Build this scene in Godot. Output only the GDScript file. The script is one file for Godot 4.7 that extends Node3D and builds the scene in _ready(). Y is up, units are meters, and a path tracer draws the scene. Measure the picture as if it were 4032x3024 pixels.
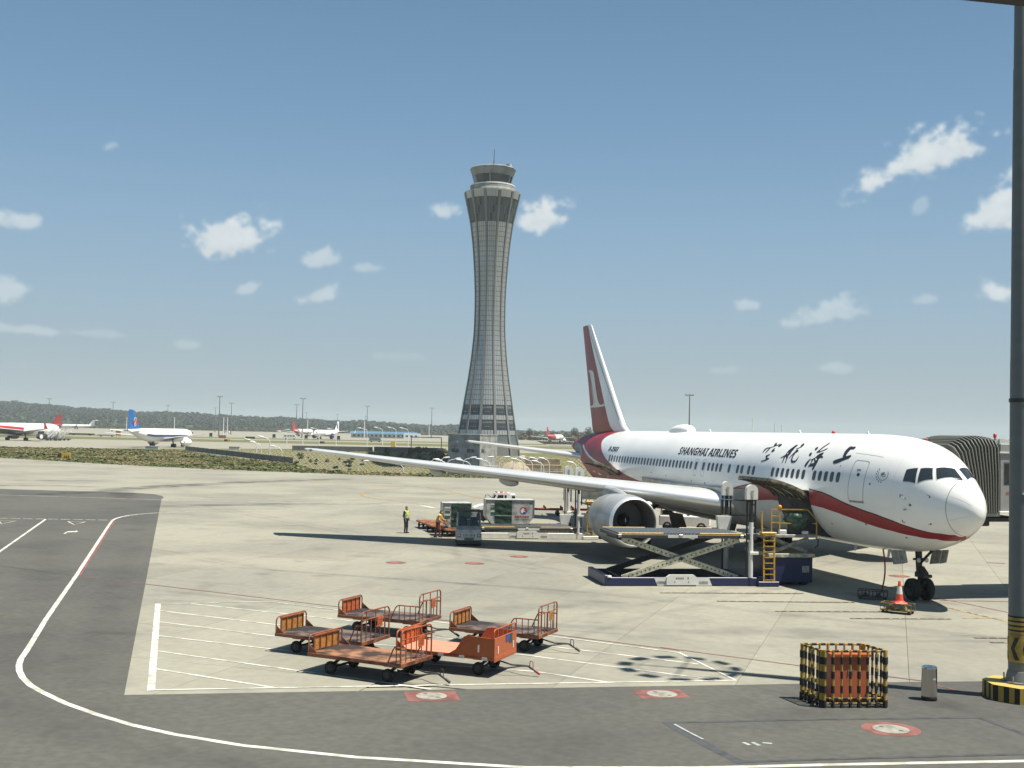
extends Node3D
# An airport apron seen from a terminal window: a parked airliner being loaded, a control tower, baggage carts and the airfield behind.

# --- the photograph's lens, used to turn photo pixels (4032 x 3024) into places on the ground -------------------------------
const LENS := 4569.22
const PITCH := 2.3621
const ROLL := 1.1986
const EYE := 6.8183
var zooms := {"O": [0.0, 0.0, 1.0], "C": [0.0, 1900.0, 1.475714], "A": [2600.0, 2200.0, 1.544693], "B": [1400.0, 2200.0, 1.474667], "P": [0.0, 1880.0, 3.16], "G": [1500.0, 1850.0, 2.457778], "L": [0.0, 1500.0, 2.765], "R": [700.0, 1500.0, 2.765], "T": [1400.0, 1600.0, 2.212], "W": [1200.0, 1500.0, 1.58], "K": [1650.0, 1920.0, 4.424]}
var used := {}
var mats := {}
var tex := {}

func gp(px: float, py: float, h := 0.0) -> Vector3:
	var r := deg_to_rad(ROLL)
	var a := deg_to_rad(PITCH)
	var uu := px - 2016.0
	var ww := py - 1512.0
	var u := uu * cos(r) + ww * sin(r)
	var w := -uu * sin(r) + ww * cos(r)
	var d := Vector3(u, -w * cos(a) + LENS * sin(a), -w * sin(a) - LENS * cos(a))
	var t := (h - EYE) / d.y
	return Vector3(d.x * t, h, d.z * t)

func horizon(px: float) -> float:
	return 1512.0 + (LENS * tan(deg_to_rad(PITCH)) + (px - 2016.0) * sin(deg_to_rad(ROLL))) / cos(deg_to_rad(ROLL))

func far(px: float, dist: float, y := 0.0) -> Vector3:
	var g := gp(px, horizon(px) + 40.0)
	return Vector3(g.x / -g.z * dist, y, -dist)

func zp(z: String, flat: Array, h := 0.0) -> Array:
	var o := []
	var q: Array = zooms[z]
	for i in range(0, flat.size(), 2):
		o.append(gp(q[0] + flat[i] / q[2], q[1] + flat[i + 1] / q[2], h))
	return o

# --- a small mesh builder ----------------------------------------------------------------------------------------------------
class Shape:
	var v := PackedVector3Array()
	var n := PackedVector3Array()
	var t := PackedVector2Array()
	var t2 := PackedVector2Array()
	var c := PackedColorArray()
	var tint := Color(1, 1, 1)
	var with_color := false
	var with_uv2 := false

	func tri3(a: Vector3, b: Vector3, d: Vector3, na: Vector3, nb: Vector3, nd: Vector3) -> void:
		if (b - a).cross(d - a).dot(na + nb + nd) > 0.0:
			v.append(a); v.append(d); v.append(b)
			n.append(na); n.append(nd); n.append(nb)
		else:
			v.append(a); v.append(b); v.append(d)
			n.append(na); n.append(nb); n.append(nd)
		if with_color:
			for i in 3:
				c.append(tint)

	func tri(a: Vector3, b: Vector3, d: Vector3, out: Vector3) -> void:
		tri3(a, b, d, out, out, out)

	func quad(a: Vector3, b: Vector3, d: Vector3, e: Vector3, out: Vector3) -> void:
		tri(a, b, d, out)
		tri(a, d, e, out)

	func face(p: Array, inside: Vector3) -> void:
		# a planar convex face, its normal turned away from the point inside
		var m := ((p[1] - p[0]) as Vector3).cross(p[2] - p[0]).normalized()
		if m.dot(p[0] - inside) < 0.0:
			m = -m
		for i in range(1, p.size() - 1):
			tri(p[0], p[i], p[i + 1], m)

	func box(at: Vector3, size: Vector3, turn := Basis.IDENTITY, bevel := 0.0) -> void:
		var h := size * 0.5
		var k: float = minf(bevel, minf(h.x, minf(h.y, h.z)) * 0.9)
		for axis in 3:
			for s: float in [-1.0, 1.0]:
				var o := Vector3.ZERO
				o[axis] = s
				var a1 := (axis + 1) % 3
				var a2 := (axis + 2) % 3
				var p := []
				for q: Array in [[-1, -1], [1, -1], [1, 1], [-1, 1]]:
					var w := Vector3.ZERO
					w[axis] = s * h[axis]
					w[a1] = q[0] * (h[a1] - k)
					w[a2] = q[1] * (h[a2] - k)
					p.append(at + turn * w)
				quad(p[0], p[1], p[2], p[3], turn * o)
		if k > 0.0:
			for axis in 3:
				var a1 := (axis + 1) % 3
				var a2 := (axis + 2) % 3
				for s1: float in [-1.0, 1.0]:
					for s2: float in [-1.0, 1.0]:
						var p := []
						for e: Array in [[-1, 0], [1, 0], [1, 1], [-1, 1]]:
							var w := Vector3.ZERO
							w[axis] = e[0] * (h[axis] - k)
							w[a1] = s1 * (h[a1] - (0.0 if e[1] == 0 else k))
							w[a2] = s2 * (h[a2] - (k if e[1] == 0 else 0.0))
							p.append(at + turn * w)
						var o := Vector3.ZERO
						o[a1] = s1
						o[a2] = s2
						quad(p[0], p[1], p[2], p[3], turn * o.normalized())

	func rod(a: Vector3, b: Vector3, ra: float, rb := -1.0, seg := 10, caps := true) -> void:
		if rb < 0.0:
			rb = ra
		var d := (b - a).normalized()
		var x := d.cross(Vector3.UP if absf(d.y) < 0.9 else Vector3.RIGHT).normalized()
		var y := d.cross(x)
		for i in seg:
			var p := x * cos(TAU * i / seg) + y * sin(TAU * i / seg)
			var q := x * cos(TAU * (i + 1) / seg) + y * sin(TAU * (i + 1) / seg)
			tri3(a + p * ra, a + q * ra, b + q * rb, p, q, q)
			tri3(a + p * ra, b + q * rb, b + p * rb, p, q, p)
			if caps:
				if ra > 0.0:
					tri(a, a + p * ra, a + q * ra, -d)
				if rb > 0.0:
					tri(b, b + p * rb, b + q * rb, d)

	func bar(a: Vector3, b: Vector3, w: float, h: float, up := Vector3.UP) -> void:
		# a square bar from a to b, h along up
		var d := (b - a)
		var x := d.normalized()
		if absf(x.dot(up)) > 0.95:
			up = Vector3.RIGHT
		var z := x.cross(up).normalized()
		var y := z.cross(x)
		box((a + b) * 0.5, Vector3(d.length(), h, w), Basis(x, y, z))

	func tube(pts: Array, r: float, seg := 8) -> void:
		# a bent pipe with joined rings
		var rings := []
		var side := Vector3.ZERO
		for i in pts.size():
			var d: Vector3 = (pts[mini(i + 1, pts.size() - 1)] - pts[maxi(i - 1, 0)]).normalized()
			if side == Vector3.ZERO:
				side = d.cross(Vector3.UP if absf(d.y) < 0.9 else Vector3.RIGHT).normalized()
			side = (side - d * side.dot(d)).normalized()
			var up := d.cross(side)
			var ring := []
			for k in seg:
				ring.append(side * cos(TAU * k / seg) + up * sin(TAU * k / seg))
			rings.append(ring)
		for i in pts.size() - 1:
			for k in seg:
				var k2 := (k + 1) % seg
				var a: Vector3 = rings[i][k]
				var b: Vector3 = rings[i][k2]
				var e: Vector3 = rings[i + 1][k2]
				var f: Vector3 = rings[i + 1][k]
				tri3(pts[i] + a * r, pts[i] + b * r, pts[i + 1] + e * r, a, b, e)
				tri3(pts[i] + a * r, pts[i + 1] + e * r, pts[i + 1] + f * r, a, e, f)
		for k in range(1, seg - 1):
			var d0: Vector3 = (pts[0] - pts[1]).normalized()
			tri(pts[0] + rings[0][0] * r, pts[0] + rings[0][k] * r, pts[0] + rings[0][k + 1] * r, d0)
			var m := pts.size() - 1
			var d1: Vector3 = (pts[m] - pts[m - 1]).normalized()
			tri(pts[m] + rings[m][0] * r, pts[m] + rings[m][k] * r, pts[m] + rings[m][k + 1] * r, d1)

	func grid(rows: Array, out_of: Variant = null, close := false) -> void:
		# a smooth surface through rows of points; normals from the grid itself, turned away from each row's middle or along out_of
		var nr := rows.size()
		var nc: int = rows[0].size()
		var nn := []
		for i in nr:
			var mid := Vector3.ZERO
			for p: Vector3 in rows[i]:
				mid += p
			mid /= nc
			var line := []
			for j in nc:
				var j0 := (j - 1 + nc) % nc if close else maxi(j - 1, 0)
				var j1 := (j + 1) % nc if close else mini(j + 1, nc - 1)
				var du: Vector3 = rows[mini(i + 1, nr - 1)][j] - rows[maxi(i - 1, 0)][j]
				var dv: Vector3 = rows[i][j1] - rows[i][j0]
				var m := du.cross(dv).normalized()
				if m == Vector3.ZERO:
					m = (rows[i][j] - mid).normalized()
				var want: Vector3 = (rows[i][j] - mid) if out_of == null else out_of
				if m.dot(want) < 0.0:
					m = -m
				line.append(m)
			nn.append(line)
		for i in nr - 1:
			for j in (nc if close else nc - 1):
				var k := (j + 1) % nc
				tri3(rows[i][j], rows[i][k], rows[i + 1][k], nn[i][j], nn[i][k], nn[i + 1][k])
				tri3(rows[i][j], rows[i + 1][k], rows[i + 1][j], nn[i][j], nn[i + 1][k], nn[i + 1][j])

	func lathe(profile: Array, at: Vector3, axis := Vector3.UP, seg := 24, smooth := true) -> void:
		# profile: [radius, distance along the axis]; neighbouring points with the same place make a hard edge
		var d := axis.normalized()
		var x := d.cross(Vector3.UP if absf(d.y) < 0.9 else Vector3.RIGHT).normalized()
		var y := d.cross(x)
		for i in profile.size() - 1:
			var r0: float = profile[i][0]
			var r1: float = profile[i + 1][0]
			var h0: float = profile[i][1]
			var h1: float = profile[i + 1][1]
			if absf(r0 - r1) + absf(h0 - h1) < 1e-6:
				continue
			var flat := Vector2(h1 - h0, r0 - r1).normalized()
			var sl := [flat, flat]
			if smooth:
				if i > 0:
					var b := Vector2(profile[i][1] - profile[i - 1][1], profile[i - 1][0] - profile[i][0])
					if b.length() > 1e-6 and b.normalized().dot(flat) > 0.6:
						sl[0] = (flat + b.normalized()).normalized()
				if i < profile.size() - 2:
					var b := Vector2(profile[i + 2][1] - profile[i + 1][1], profile[i + 1][0] - profile[i + 2][0])
					if b.length() > 1e-6 and b.normalized().dot(flat) > 0.6:
						sl[1] = (flat + b.normalized()).normalized()
			for k in seg:
				var p := x * cos(TAU * k / seg) + y * sin(TAU * k / seg)
				var q := x * cos(TAU * (k + 1) / seg) + y * sin(TAU * (k + 1) / seg)
				var np0: Vector3 = p * sl[0].x + d * sl[0].y
				var nq0: Vector3 = q * sl[0].x + d * sl[0].y
				var np1: Vector3 = p * sl[1].x + d * sl[1].y
				var nq1: Vector3 = q * sl[1].x + d * sl[1].y
				var a := at + d * h0 + p * r0
				var b := at + d * h0 + q * r0
				var e := at + d * h1 + q * r1
				var f := at + d * h1 + p * r1
				if r0 > 0.0:
					tri3(a, b, e, np0, nq0, nq1)
				if r1 > 0.0:
					tri3(a, e, f, np0, nq1, np1)

	func blob(at: Vector3, size: Vector3, seg := 10, rows := 6, turn := Basis.IDENTITY) -> void:
		var g := []
		for i in rows + 1:
			var line := []
			var th := PI * i / rows
			for j in seg:
				var ph := TAU * j / seg
				line.append(Vector3(sin(th) * cos(ph), cos(th), sin(th) * sin(ph)))
			g.append(line)
		for i in rows:
			for j in seg:
				var k := (j + 1) % seg
				var p := [g[i][j], g[i][k], g[i + 1][k], g[i + 1][j]]
				var w := []
				var m := []
				for q: Vector3 in p:
					w.append(at + turn * (q * size))
					m.append((turn * (q / size)).normalized())
				if i > 0:
					tri3(w[0], w[1], w[2], m[0], m[1], m[2])
				if i < rows - 1:
					tri3(w[0], w[2], w[3], m[0], m[2], m[3])

	func slab(poly: PackedVector2Array, place: Transform3D, depth: float) -> void:
		# a flat outline in the local xy plane, depth thick along local z (centred)
		var idx := Geometry2D.triangulate_polygon(poly)
		var z := place.basis.z
		var hz := z * depth * 0.5
		for i in range(0, idx.size(), 3):
			var a := place * Vector3(poly[idx[i]].x, poly[idx[i]].y, 0)
			var b := place * Vector3(poly[idx[i + 1]].x, poly[idx[i + 1]].y, 0)
			var e := place * Vector3(poly[idx[i + 2]].x, poly[idx[i + 2]].y, 0)
			tri(a + hz, b + hz, e + hz, z.normalized())
			if depth > 0.0:
				tri(a - hz, b - hz, e - hz, -z.normalized())
		if depth > 0.0:
			var turn := -1.0 if Geometry2D.is_polygon_clockwise(poly) else 1.0
			for i in poly.size():
				var p := poly[i]
				var q := poly[(i + 1) % poly.size()]
				var o := Vector2(q.y - p.y, p.x - q.x).normalized() * turn
				var a := place * Vector3(p.x, p.y, 0)
				var b := place * Vector3(q.x, q.y, 0)
				quad(a - hz, b - hz, b + hz, a + hz, (place.basis * Vector3(o.x, o.y, 0)).normalized())

	func sheet(poly: PackedVector2Array, y: float) -> void:
		# a flat sheet on the ground, poly in (x, z)
		var idx := Geometry2D.triangulate_polygon(poly)
		for i in range(0, idx.size(), 3):
			var a := poly[idx[i]]
			var b := poly[idx[i + 1]]
			var e := poly[idx[i + 2]]
			tri(Vector3(a.x, y, a.y), Vector3(b.x, y, b.y), Vector3(e.x, y, e.y), Vector3.UP)

	func ribbon(pts: Array, width: float, y: float) -> void:
		# a painted line along points on the ground
		var l := []
		var r := []
		for i in pts.size():
			var d: Vector3 = pts[mini(i + 1, pts.size() - 1)] - pts[maxi(i - 1, 0)]
			var s := Vector3(-d.z, 0, d.x).normalized() * width * 0.5
			l.append(Vector3(pts[i].x, y, pts[i].z) + s)
			r.append(Vector3(pts[i].x, y, pts[i].z) - s)
		for i in pts.size() - 1:
			quad(l[i], r[i], r[i + 1], l[i + 1], Vector3.UP)

	func ground_uv(x0: float, z0: float, size: float) -> void:
		with_uv2 = true
		t2 = PackedVector2Array()
		for p in v:
			t2.append(Vector2((p.x - x0) / size, (p.z - z0) / size))

	func mesh(m: Material) -> ArrayMesh:
		var a := []
		a.resize(Mesh.ARRAY_MAX)
		a[Mesh.ARRAY_VERTEX] = v
		a[Mesh.ARRAY_NORMAL] = n
		if t.size() == v.size():
			a[Mesh.ARRAY_TEX_UV] = t
		if with_uv2:
			a[Mesh.ARRAY_TEX_UV2] = t2
		if with_color:
			a[Mesh.ARRAY_COLOR] = c
		var r := ArrayMesh.new()
		r.add_surface_from_arrays(Mesh.PRIMITIVE_TRIANGLES, a)
		r.surface_set_material(0, m)
		return r

# --- objects -------------------------------------------------------------------------------------------------------------------
func numbered(called: String) -> String:
	used[called] = used.get(called, -1) + 1
	return called if used[called] == 0 else "%s_%03d" % [called, used[called]]

func tag(o: Node, label: String, category: String, group := "", kind := "") -> Node:
	if label: o.set_meta("label", label)
	if category: o.set_meta("category", category)
	if group: o.set_meta("group", group)
	if kind: o.set_meta("kind", kind)
	return o

func thing(called: String, label: String, category: String, at := Vector3.ZERO, turn := 0.0, group := "") -> Node3D:
	var o := Node3D.new()
	o.name = numbered(called)
	add_child(o)
	o.position = at
	o.rotation.y = turn
	tag(o, label, category, group)
	return o

func part(called: String, s: Shape, m: Material, parent: Node, label := "") -> MeshInstance3D:
	var o := MeshInstance3D.new()
	o.mesh = s.mesh(m)
	o.name = called
	o.cast_shadow = GeometryInstance3D.SHADOW_CASTING_SETTING_ON
	if parent == self:
		o.name = numbered(called)
	parent.add_child(o, true)
	if label: o.set_meta("label", label)
	return o

func again(called: String, mesh: Mesh, parent: Node, at: Vector3, turn := Basis.IDENTITY) -> MeshInstance3D:
	var o := MeshInstance3D.new()
	o.mesh = mesh
	o.name = called if parent != self else numbered(called)
	parent.add_child(o, true)
	o.transform = Transform3D(turn, at)
	return o

func copy(o: Node3D, at: Vector3, turn: float, label := "", group := "") -> Node3D:
	var base := String(o.name)
	var r: Node3D = o.duplicate()
	r.name = numbered(base)
	add_child(r)
	r.position = at
	r.rotation.y = turn
	if label: r.set_meta("label", label)
	if group: r.set_meta("group", group)
	return r

func structure(called: String, s: Shape, m: Material) -> MeshInstance3D:
	var o := part(called, s, m, self)
	o.set_meta("kind", "structure")
	return o

func paint(called: String, label: String, s: Shape, m: Material, group := "") -> MeshInstance3D:
	var o := part(called, s, m, self)
	tag(o, label, "marking", group)
	return o

# --- materials -------------------------------------------------------------------------------------------------------------------
func lin(r: float, g: float, b: float) -> Color:
	return Color(r, g, b).linear_to_srgb()

func noise_tex(key: String, seed_: int, freq: float, octaves: int, low: Color, high: Color, size := 512, lo := 0.25, hi := 0.75) -> Texture2D:
	if tex.has(key):
		return tex[key]
	var f := FastNoiseLite.new()
	f.seed = seed_
	f.noise_type = FastNoiseLite.TYPE_SIMPLEX_SMOOTH
	f.frequency = freq
	f.fractal_octaves = octaves
	f.fractal_gain = 0.55
	var g := Gradient.new()
	g.offsets = PackedFloat32Array([lo, hi])
	g.colors = PackedColorArray([low, high])
	var t := NoiseTexture2D.new()
	t.width = size
	t.height = size
	t.seamless = true
	t.noise = f
	t.color_ramp = g
	tex[key] = t
	return t

func mat(key: String, c: Color, rough := 0.6, metal := 0.0, grime := "", scale := 0.5, world := false) -> StandardMaterial3D:
	if mats.has(key):
		return mats[key]
	var m := StandardMaterial3D.new()
	m.albedo_color = c
	m.roughness = rough
	m.metallic = metal
	if grime:
		m.albedo_texture = tex[grime]
		m.uv1_triplanar = true
		m.uv1_world_triplanar = world
		m.uv1_scale = Vector3.ONE * scale
	mats[key] = m
	return m

# --- sky -------------------------------------------------------------------------------------------------------------------------
func make_sky() -> Sky:
	var w := 4096
	var h := 2048
	var im := Image.create(w, h, false, Image.FORMAT_RGB8)
	# colour of the clear air by height above the horizon, in degrees
	var stops := [[-90.0, Color8(150, 152, 148)], [-6.0, Color8(158, 166, 168)], [0.0, Color8(176, 190, 194)], [2.5, Color8(174, 192, 200)], [6.0, Color8(163, 190, 209)], [10.0, Color8(147, 181, 209)], [15.0, Color8(127, 165, 200)], [21.0, Color8(111, 148, 184)], [40.0, Color8(106, 139, 170)], [90.0, Color8(102, 131, 160)]]
	for y in h:
		var el := 90.0 - 180.0 * (y + 0.5) / h
		var c: Color = stops[0][1]
		for i in stops.size() - 1:
			if el >= stops[i][0]:
				c = (stops[i][1] as Color).lerp(stops[i + 1][1], clampf((el - stops[i][0]) / (stops[i + 1][0] - stops[i][0]), 0, 1))
		im.fill_rect(Rect2i(0, y, w, 1), c)
	# small fair-weather clouds: middle in the photograph (pixels of a 2212-wide view), half width, half height, lean, thickness
	var list := [[500, 510, 105, 46, -0.05, 0.95], [1166, 470, 62, 46, 0.1, 1.0], [962, 456, 40, 24, 0.0, 0.75], [1995, 345, 128, 50, -0.36, 1.1], [2172, 440, 62, 54, -0.3, 1.0], [2215, 370, 34, 36, 0.0, 0.8], [2162, 634, 55, 28, 0.0, 0.9], [1790, 682, 75, 26, -0.2, 0.55], [1612, 661, 36, 14, 0.0, 0.5], [688, 556, 52, 25, -0.2, 0.65], [788, 579, 46, 12, 0.0, 0.45], [688, 640, 46, 20, -0.2, 0.6], [535, 624, 38, 16, -0.3, 0.5], [38, 480, 56, 20, 0.0, 0.7], [22, 634, 50, 30, 0.0, 0.6], [30, 712, 90, 11, 0.0, 0.45], [406, 745, 26, 10, 0.0, 0.3], [1548, 802, 40, 10, 0.0, 0.25], [1802, 797, 30, 14, 0.0, 0.35], [240, 316, 16, 9, -0.4, 0.4], [1990, 446, 16, 22, -0.4, 0.35], [2000, 650, 26, 12, 0.0, 0.4], [200, 720, 60, 10, 0.0, 0.25], [850, 770, 50, 12, 0.0, 0.2]]
	var rng := RandomNumberGenerator.new()
	rng.seed = 11
	var places := []
	for c: Array in list:
		var d := ray(c[0] * 1.82278, c[1] * 1.82278)
		places.append([rad_to_deg(atan2(d.x, -d.z)), rad_to_deg(asin(d.y)), c[2] * 2.15 / LENS * 57.3, c[3] * 2.2 / LENS * 57.3, c[4], c[5]])
	for i in 46:    # the rest of the sky carries the same kind of clouds
		var az := 34.0 + 292.0 * (i + rng.randf()) / 46.0
		places.append([az, rng.randf_range(6, 32), rng.randf_range(1.0, 3.6), rng.randf_range(0.5, 1.3), rng.randf_range(-0.2, 0.2), rng.randf_range(0.5, 1.0)])
	var f := FastNoiseLite.new()
	f.seed = 5
	f.frequency = 1.0
	f.fractal_octaves = 6
	f.fractal_gain = 0.58
	for c: Array in places:
		var hw: float = c[2] * 1.5
		var hh: float = c[3] * 1.7 + absf(c[4]) * hw * 0.8
		var x0 := int((c[0] - hw) / 360.0 * w)
		var x1 := int((c[0] + hw) / 360.0 * w) + 1
		var y0 := int((90.0 - c[1] - hh) / 180.0 * h)
		var y1 := int((90.0 - c[1] + hh) / 180.0 * h) + 1
		for y in range(y0, y1):
			for x in range(x0, x1):
				var u: float = ((x + 0.5) / w * 360.0 - c[0]) / c[2]
				var e: float = (90.0 - (y + 0.5) / h * 180.0 - c[1]) / c[3]
				e += u * c[4] * c[2] / c[3]
				if e < -0.2:
					e *= 1.35      # flatter undersides
				var r := sqrt(u * u + e * e)
				var n1 := f.get_noise_2d(x * 0.022 + c[0] * 7.0, y * 0.03)
				var n2 := f.get_noise_2d(x * 0.075 + 50.0, y * 0.09 + c[0])
				var dens: float = (0.95 - r + n1 * 0.7 + n2 * 0.5)
				var a: float = clampf(dens * 1.9, 0, 1)
				a = a * a * (3.0 - 2.0 * a) * minf(c[5], 1.0)
				if a > 0.004:
					var px := posmod(x, w)
					var lit := clampf(0.72 + e * 0.18 + n2 * 0.22 + dens * 0.12, 0, 1)
					var base := im.get_pixel(px, y)
					im.set_pixel(px, y, base.lerp(Color8(196, 208, 216).lerp(Color8(238, 244, 245), lit), a * 0.94))
	var sm := PanoramaSkyMaterial.new()
	sm.panorama = ImageTexture.create_from_image(im)
	sm.energy_multiplier = 0.52
	var sky := Sky.new()
	sky.sky_material = sm
	return sky

func ray(px: float, py: float) -> Vector3:
	var r := deg_to_rad(ROLL)
	var a := deg_to_rad(PITCH)
	var uu := px - 2016.0
	var ww := py - 1512.0
	var u := uu * cos(r) + ww * sin(r)
	var w := -uu * sin(r) + ww * cos(r)
	return Vector3(u, -w * cos(a) + LENS * sin(a), -w * sin(a) - LENS * cos(a)).normalized()

# --- all materials -----------------------------------------------------------------------------------------------------------------
func make_materials() -> void:
	noise_tex("dust", 3, 0.008, 5, Color(0.955, 0.955, 0.95), Color(1, 1, 1))
	noise_tex("dirt", 8, 0.009, 6, Color(0.8, 0.79, 0.77), Color(1, 1, 1), 512, 0.22, 0.6)
	noise_tex("rust", 21, 0.009, 6, Color(0.6, 0.56, 0.55), Color(1, 1, 1), 512, 0.28, 0.6)
	noise_tex("scuff", 25, 0.006, 6, Color(0.36, 0.38, 0.46), Color(1, 1, 1), 512, 0.34, 0.66)
	noise_tex("turf", 41, 0.03, 6, Color(0.62, 0.74, 0.5), Color(1.0, 0.95, 0.86), 512, 0.3, 0.7)
	noise_tex("cement", 51, 0.018, 6, Color(0.95, 0.945, 0.935), Color(1, 1, 1), 1024, 0.2, 0.8)
	noise_tex("tar", 61, 0.02, 6, Color(0.9, 0.9, 0.9), Color(1, 1, 1), 1024, 0.2, 0.8)
	mat("white_skin", lin(0.8, 0.81, 0.8), 0.34, 0.0, "dust", 0.05)
	mats.white_skin.clearcoat_enabled = true
	mats.white_skin.clearcoat = 0.6
	mats.white_skin.clearcoat_roughness = 0.12
	mat("nacelle", lin(0.38, 0.4, 0.41), 0.36, 0.2, "dirt", 0.12)
	mat("wing", lin(0.42, 0.43, 0.43), 0.42, 0.1, "dust", 0.1)
	mat("slat", lin(0.84, 0.85, 0.86), 0.34, 0.6, "dust", 0.1)
	mat("red_skin", lin(0.3, 0.02, 0.03), 0.36, 0.0, "dust", 0.1)
	mats.red_skin.clearcoat_enabled = true
	mats.red_skin.clearcoat = 0.5
	mat("red_tail", lin(0.25, 0.018, 0.026), 0.4, 0.0, "dirt", 0.07)
	mat("ink", lin(0.012, 0.014, 0.02), 0.45)
	mat("seam", lin(0.16, 0.17, 0.17), 0.5)
	mat("pale_paint", lin(0.62, 0.64, 0.63), 0.4, 0.0, "dust", 0.4)
	mat("cabin_window", lin(0.03, 0.032, 0.035), 0.08)
	mat("cockpit_glass", lin(0.02, 0.028, 0.032), 0.04)
	mats.cockpit_glass.metallic_specular = 0.8
	mat("hold", lin(0.34, 0.345, 0.32), 0.8, 0.0, "dirt", 0.3)
	mat("primer", lin(0.19, 0.18, 0.125), 0.65, 0.0, "rust", 0.5)
	mat("dark_metal", lin(0.035, 0.037, 0.038), 0.5, 0.3, "dirt", 1.2)
	mat("black_fan", lin(0.13, 0.13, 0.135), 0.5, 0.3)
	mat("steel", lin(0.36, 0.37, 0.37), 0.4, 0.7, "dirt", 0.8)
	mat("chrome", lin(0.62, 0.62, 0.6), 0.06, 1.0)
	mat("rubber", lin(0.014, 0.014, 0.014), 0.85, 0.0, "dirt", 1.5)
	mat("grey_paint", lin(0.3, 0.31, 0.3), 0.5, 0.0, "dirt", 0.7)
	mat("light_grey", lin(0.52, 0.53, 0.51), 0.5, 0.0, "dust", 0.4)
	mat("white_paint", lin(0.64, 0.65, 0.62), 0.42, 0.0, "dust", 0.3)
	mat("clean_white", lin(0.78, 0.79, 0.78), 0.35, 0.0, "dust", 0.8)
	mat("cream", lin(0.5, 0.49, 0.37), 0.5, 0.0, "dirt", 0.9)
	mat("loader_blue", lin(0.012, 0.019, 0.075), 0.42, 0.0, "dust", 0.4)
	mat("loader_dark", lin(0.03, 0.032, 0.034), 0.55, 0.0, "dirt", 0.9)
	mat("yellow_paint", lin(0.5, 0.3, 0.035), 0.45, 0.0, "dirt", 1.1)
	mat("orange_paint", lin(0.4, 0.092, 0.025), 0.42, 0.0, "dust", 0.9)
	mat("orange_worn", lin(0.24, 0.085, 0.035), 0.6, 0.0, "rust", 0.3)
	mat("rail_brown", lin(0.27, 0.085, 0.036), 0.45, 0.0, "dirt", 0.5)
	mat("panel_ochre", lin(0.42, 0.19, 0.045), 0.55, 0.0, "dirt", 1.2)
	mat("panel_orange", lin(0.5, 0.11, 0.035), 0.5, 0.0, "dirt", 1.2)
	mat("deck_worn", lin(0.27, 0.13, 0.065), 0.75, 0.0, "scuff", 0.2)
	mat("deck_grey", lin(0.125, 0.088, 0.072), 0.78, 0.0, "scuff", 0.22)
	mat("deck_orange", lin(0.52, 0.23, 0.15), 0.6, 0.0, "dust", 0.7)
	mat("dolly_orange", lin(0.3, 0.125, 0.05), 0.6, 0.0, "rust", 0.4)
	mat("red_dolly", lin(0.3, 0.035, 0.02), 0.5, 0.0, "dirt", 1.0)
	mat("tarp", lin(0.02, 0.055, 0.038), 0.5, 0.0, "dirt", 1.4)
	mat("film", lin(0.06, 0.11, 0.085), 0.25, 0.0, "dirt", 1.0)
	mat("aluminium", lin(0.5, 0.51, 0.5), 0.5, 0.2, "dirt", 0.3)
	mat("tractor_grey", lin(0.42, 0.43, 0.43), 0.4, 0.0, "dirt", 0.4)
	mat("roof_brown", lin(0.07, 0.05, 0.04), 0.7, 0.0, "dirt", 1.0)
	mat("glass_dark", lin(0.02, 0.024, 0.026), 0.06)
	mat("lamp_glass", lin(0.5, 0.5, 0.48), 0.12)
	mat("green_plate", lin(0.02, 0.12, 0.05), 0.5)
	mat("beacon_red", lin(0.5, 0.03, 0.02), 0.25)
	mat("beacon_amber", lin(0.7, 0.25, 0.03), 0.25)
	mat("black_paint", lin(0.015, 0.015, 0.016), 0.5, 0.0, "dust", 1.0)
	mat("stripe_yellow", lin(0.4, 0.27, 0.045), 0.5, 0.0, "dirt", 1.0)
	mat("mast_grey", lin(0.15, 0.165, 0.16), 0.55, 0.25, "dust", 0.4)
	mat("far_mast", lin(0.15, 0.165, 0.16), 0.55, 0.25)
	mat("lamp_white", lin(0.74, 0.75, 0.73), 0.4)
	mat("bellows", lin(0.085, 0.09, 0.08), 0.75, 0.0, "dirt", 0.7)
	mat("bellows_edge", lin(0.15, 0.155, 0.135), 0.7, 0.0, "dust", 0.5)
	mat("bridge_grey", lin(0.26, 0.27, 0.26), 0.5, 0.0, "dust", 0.5)
	mat("cladding", lin(0.5, 0.505, 0.48), 0.36, 0.55, "dust", 0.03)
	mat("pilaster", lin(0.24, 0.245, 0.235), 0.45, 0.3, "dust", 0.05)
	mat("core", lin(0.13, 0.135, 0.13), 0.6)
	mat("tower_glass", lin(0.05, 0.062, 0.068), 0.12, 0.0)
	mat("tower_band", lin(0.13, 0.155, 0.16), 0.25, 0.0, "dust", 0.1)
	mat("render_grey", lin(0.33, 0.34, 0.325), 0.8, 0.0, "dirt", 0.08)
	mat("blue_roof", lin(0.06, 0.15, 0.25), 0.6)
	mat("fence_metal", lin(0.11, 0.115, 0.105), 0.6)
	mat("fence_panel", lin(0.2, 0.19, 0.155), 0.7, 0.0, "dirt", 0.3)
	mat("lattice", lin(0.26, 0.24, 0.18), 0.9, 0.0, "dirt", 0.2)
	mat("soil", lin(0.2, 0.185, 0.125), 0.95, 0.0, "turf", 0.12, true)
	mat("rock", lin(0.3, 0.26, 0.19), 0.9, 0.0, "dirt", 0.15)
	mat("brown_wall", lin(0.3, 0.24, 0.16), 0.8, 0.0, "dirt", 0.15)
	mat("ground_turf", lin(0.155, 0.15, 0.078), 0.95, 0.0, "turf", 0.05, true)
	mat("far_concrete", lin(0.238, 0.233, 0.192), 0.88, 0.0, "cement", 0.01, true)
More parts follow.
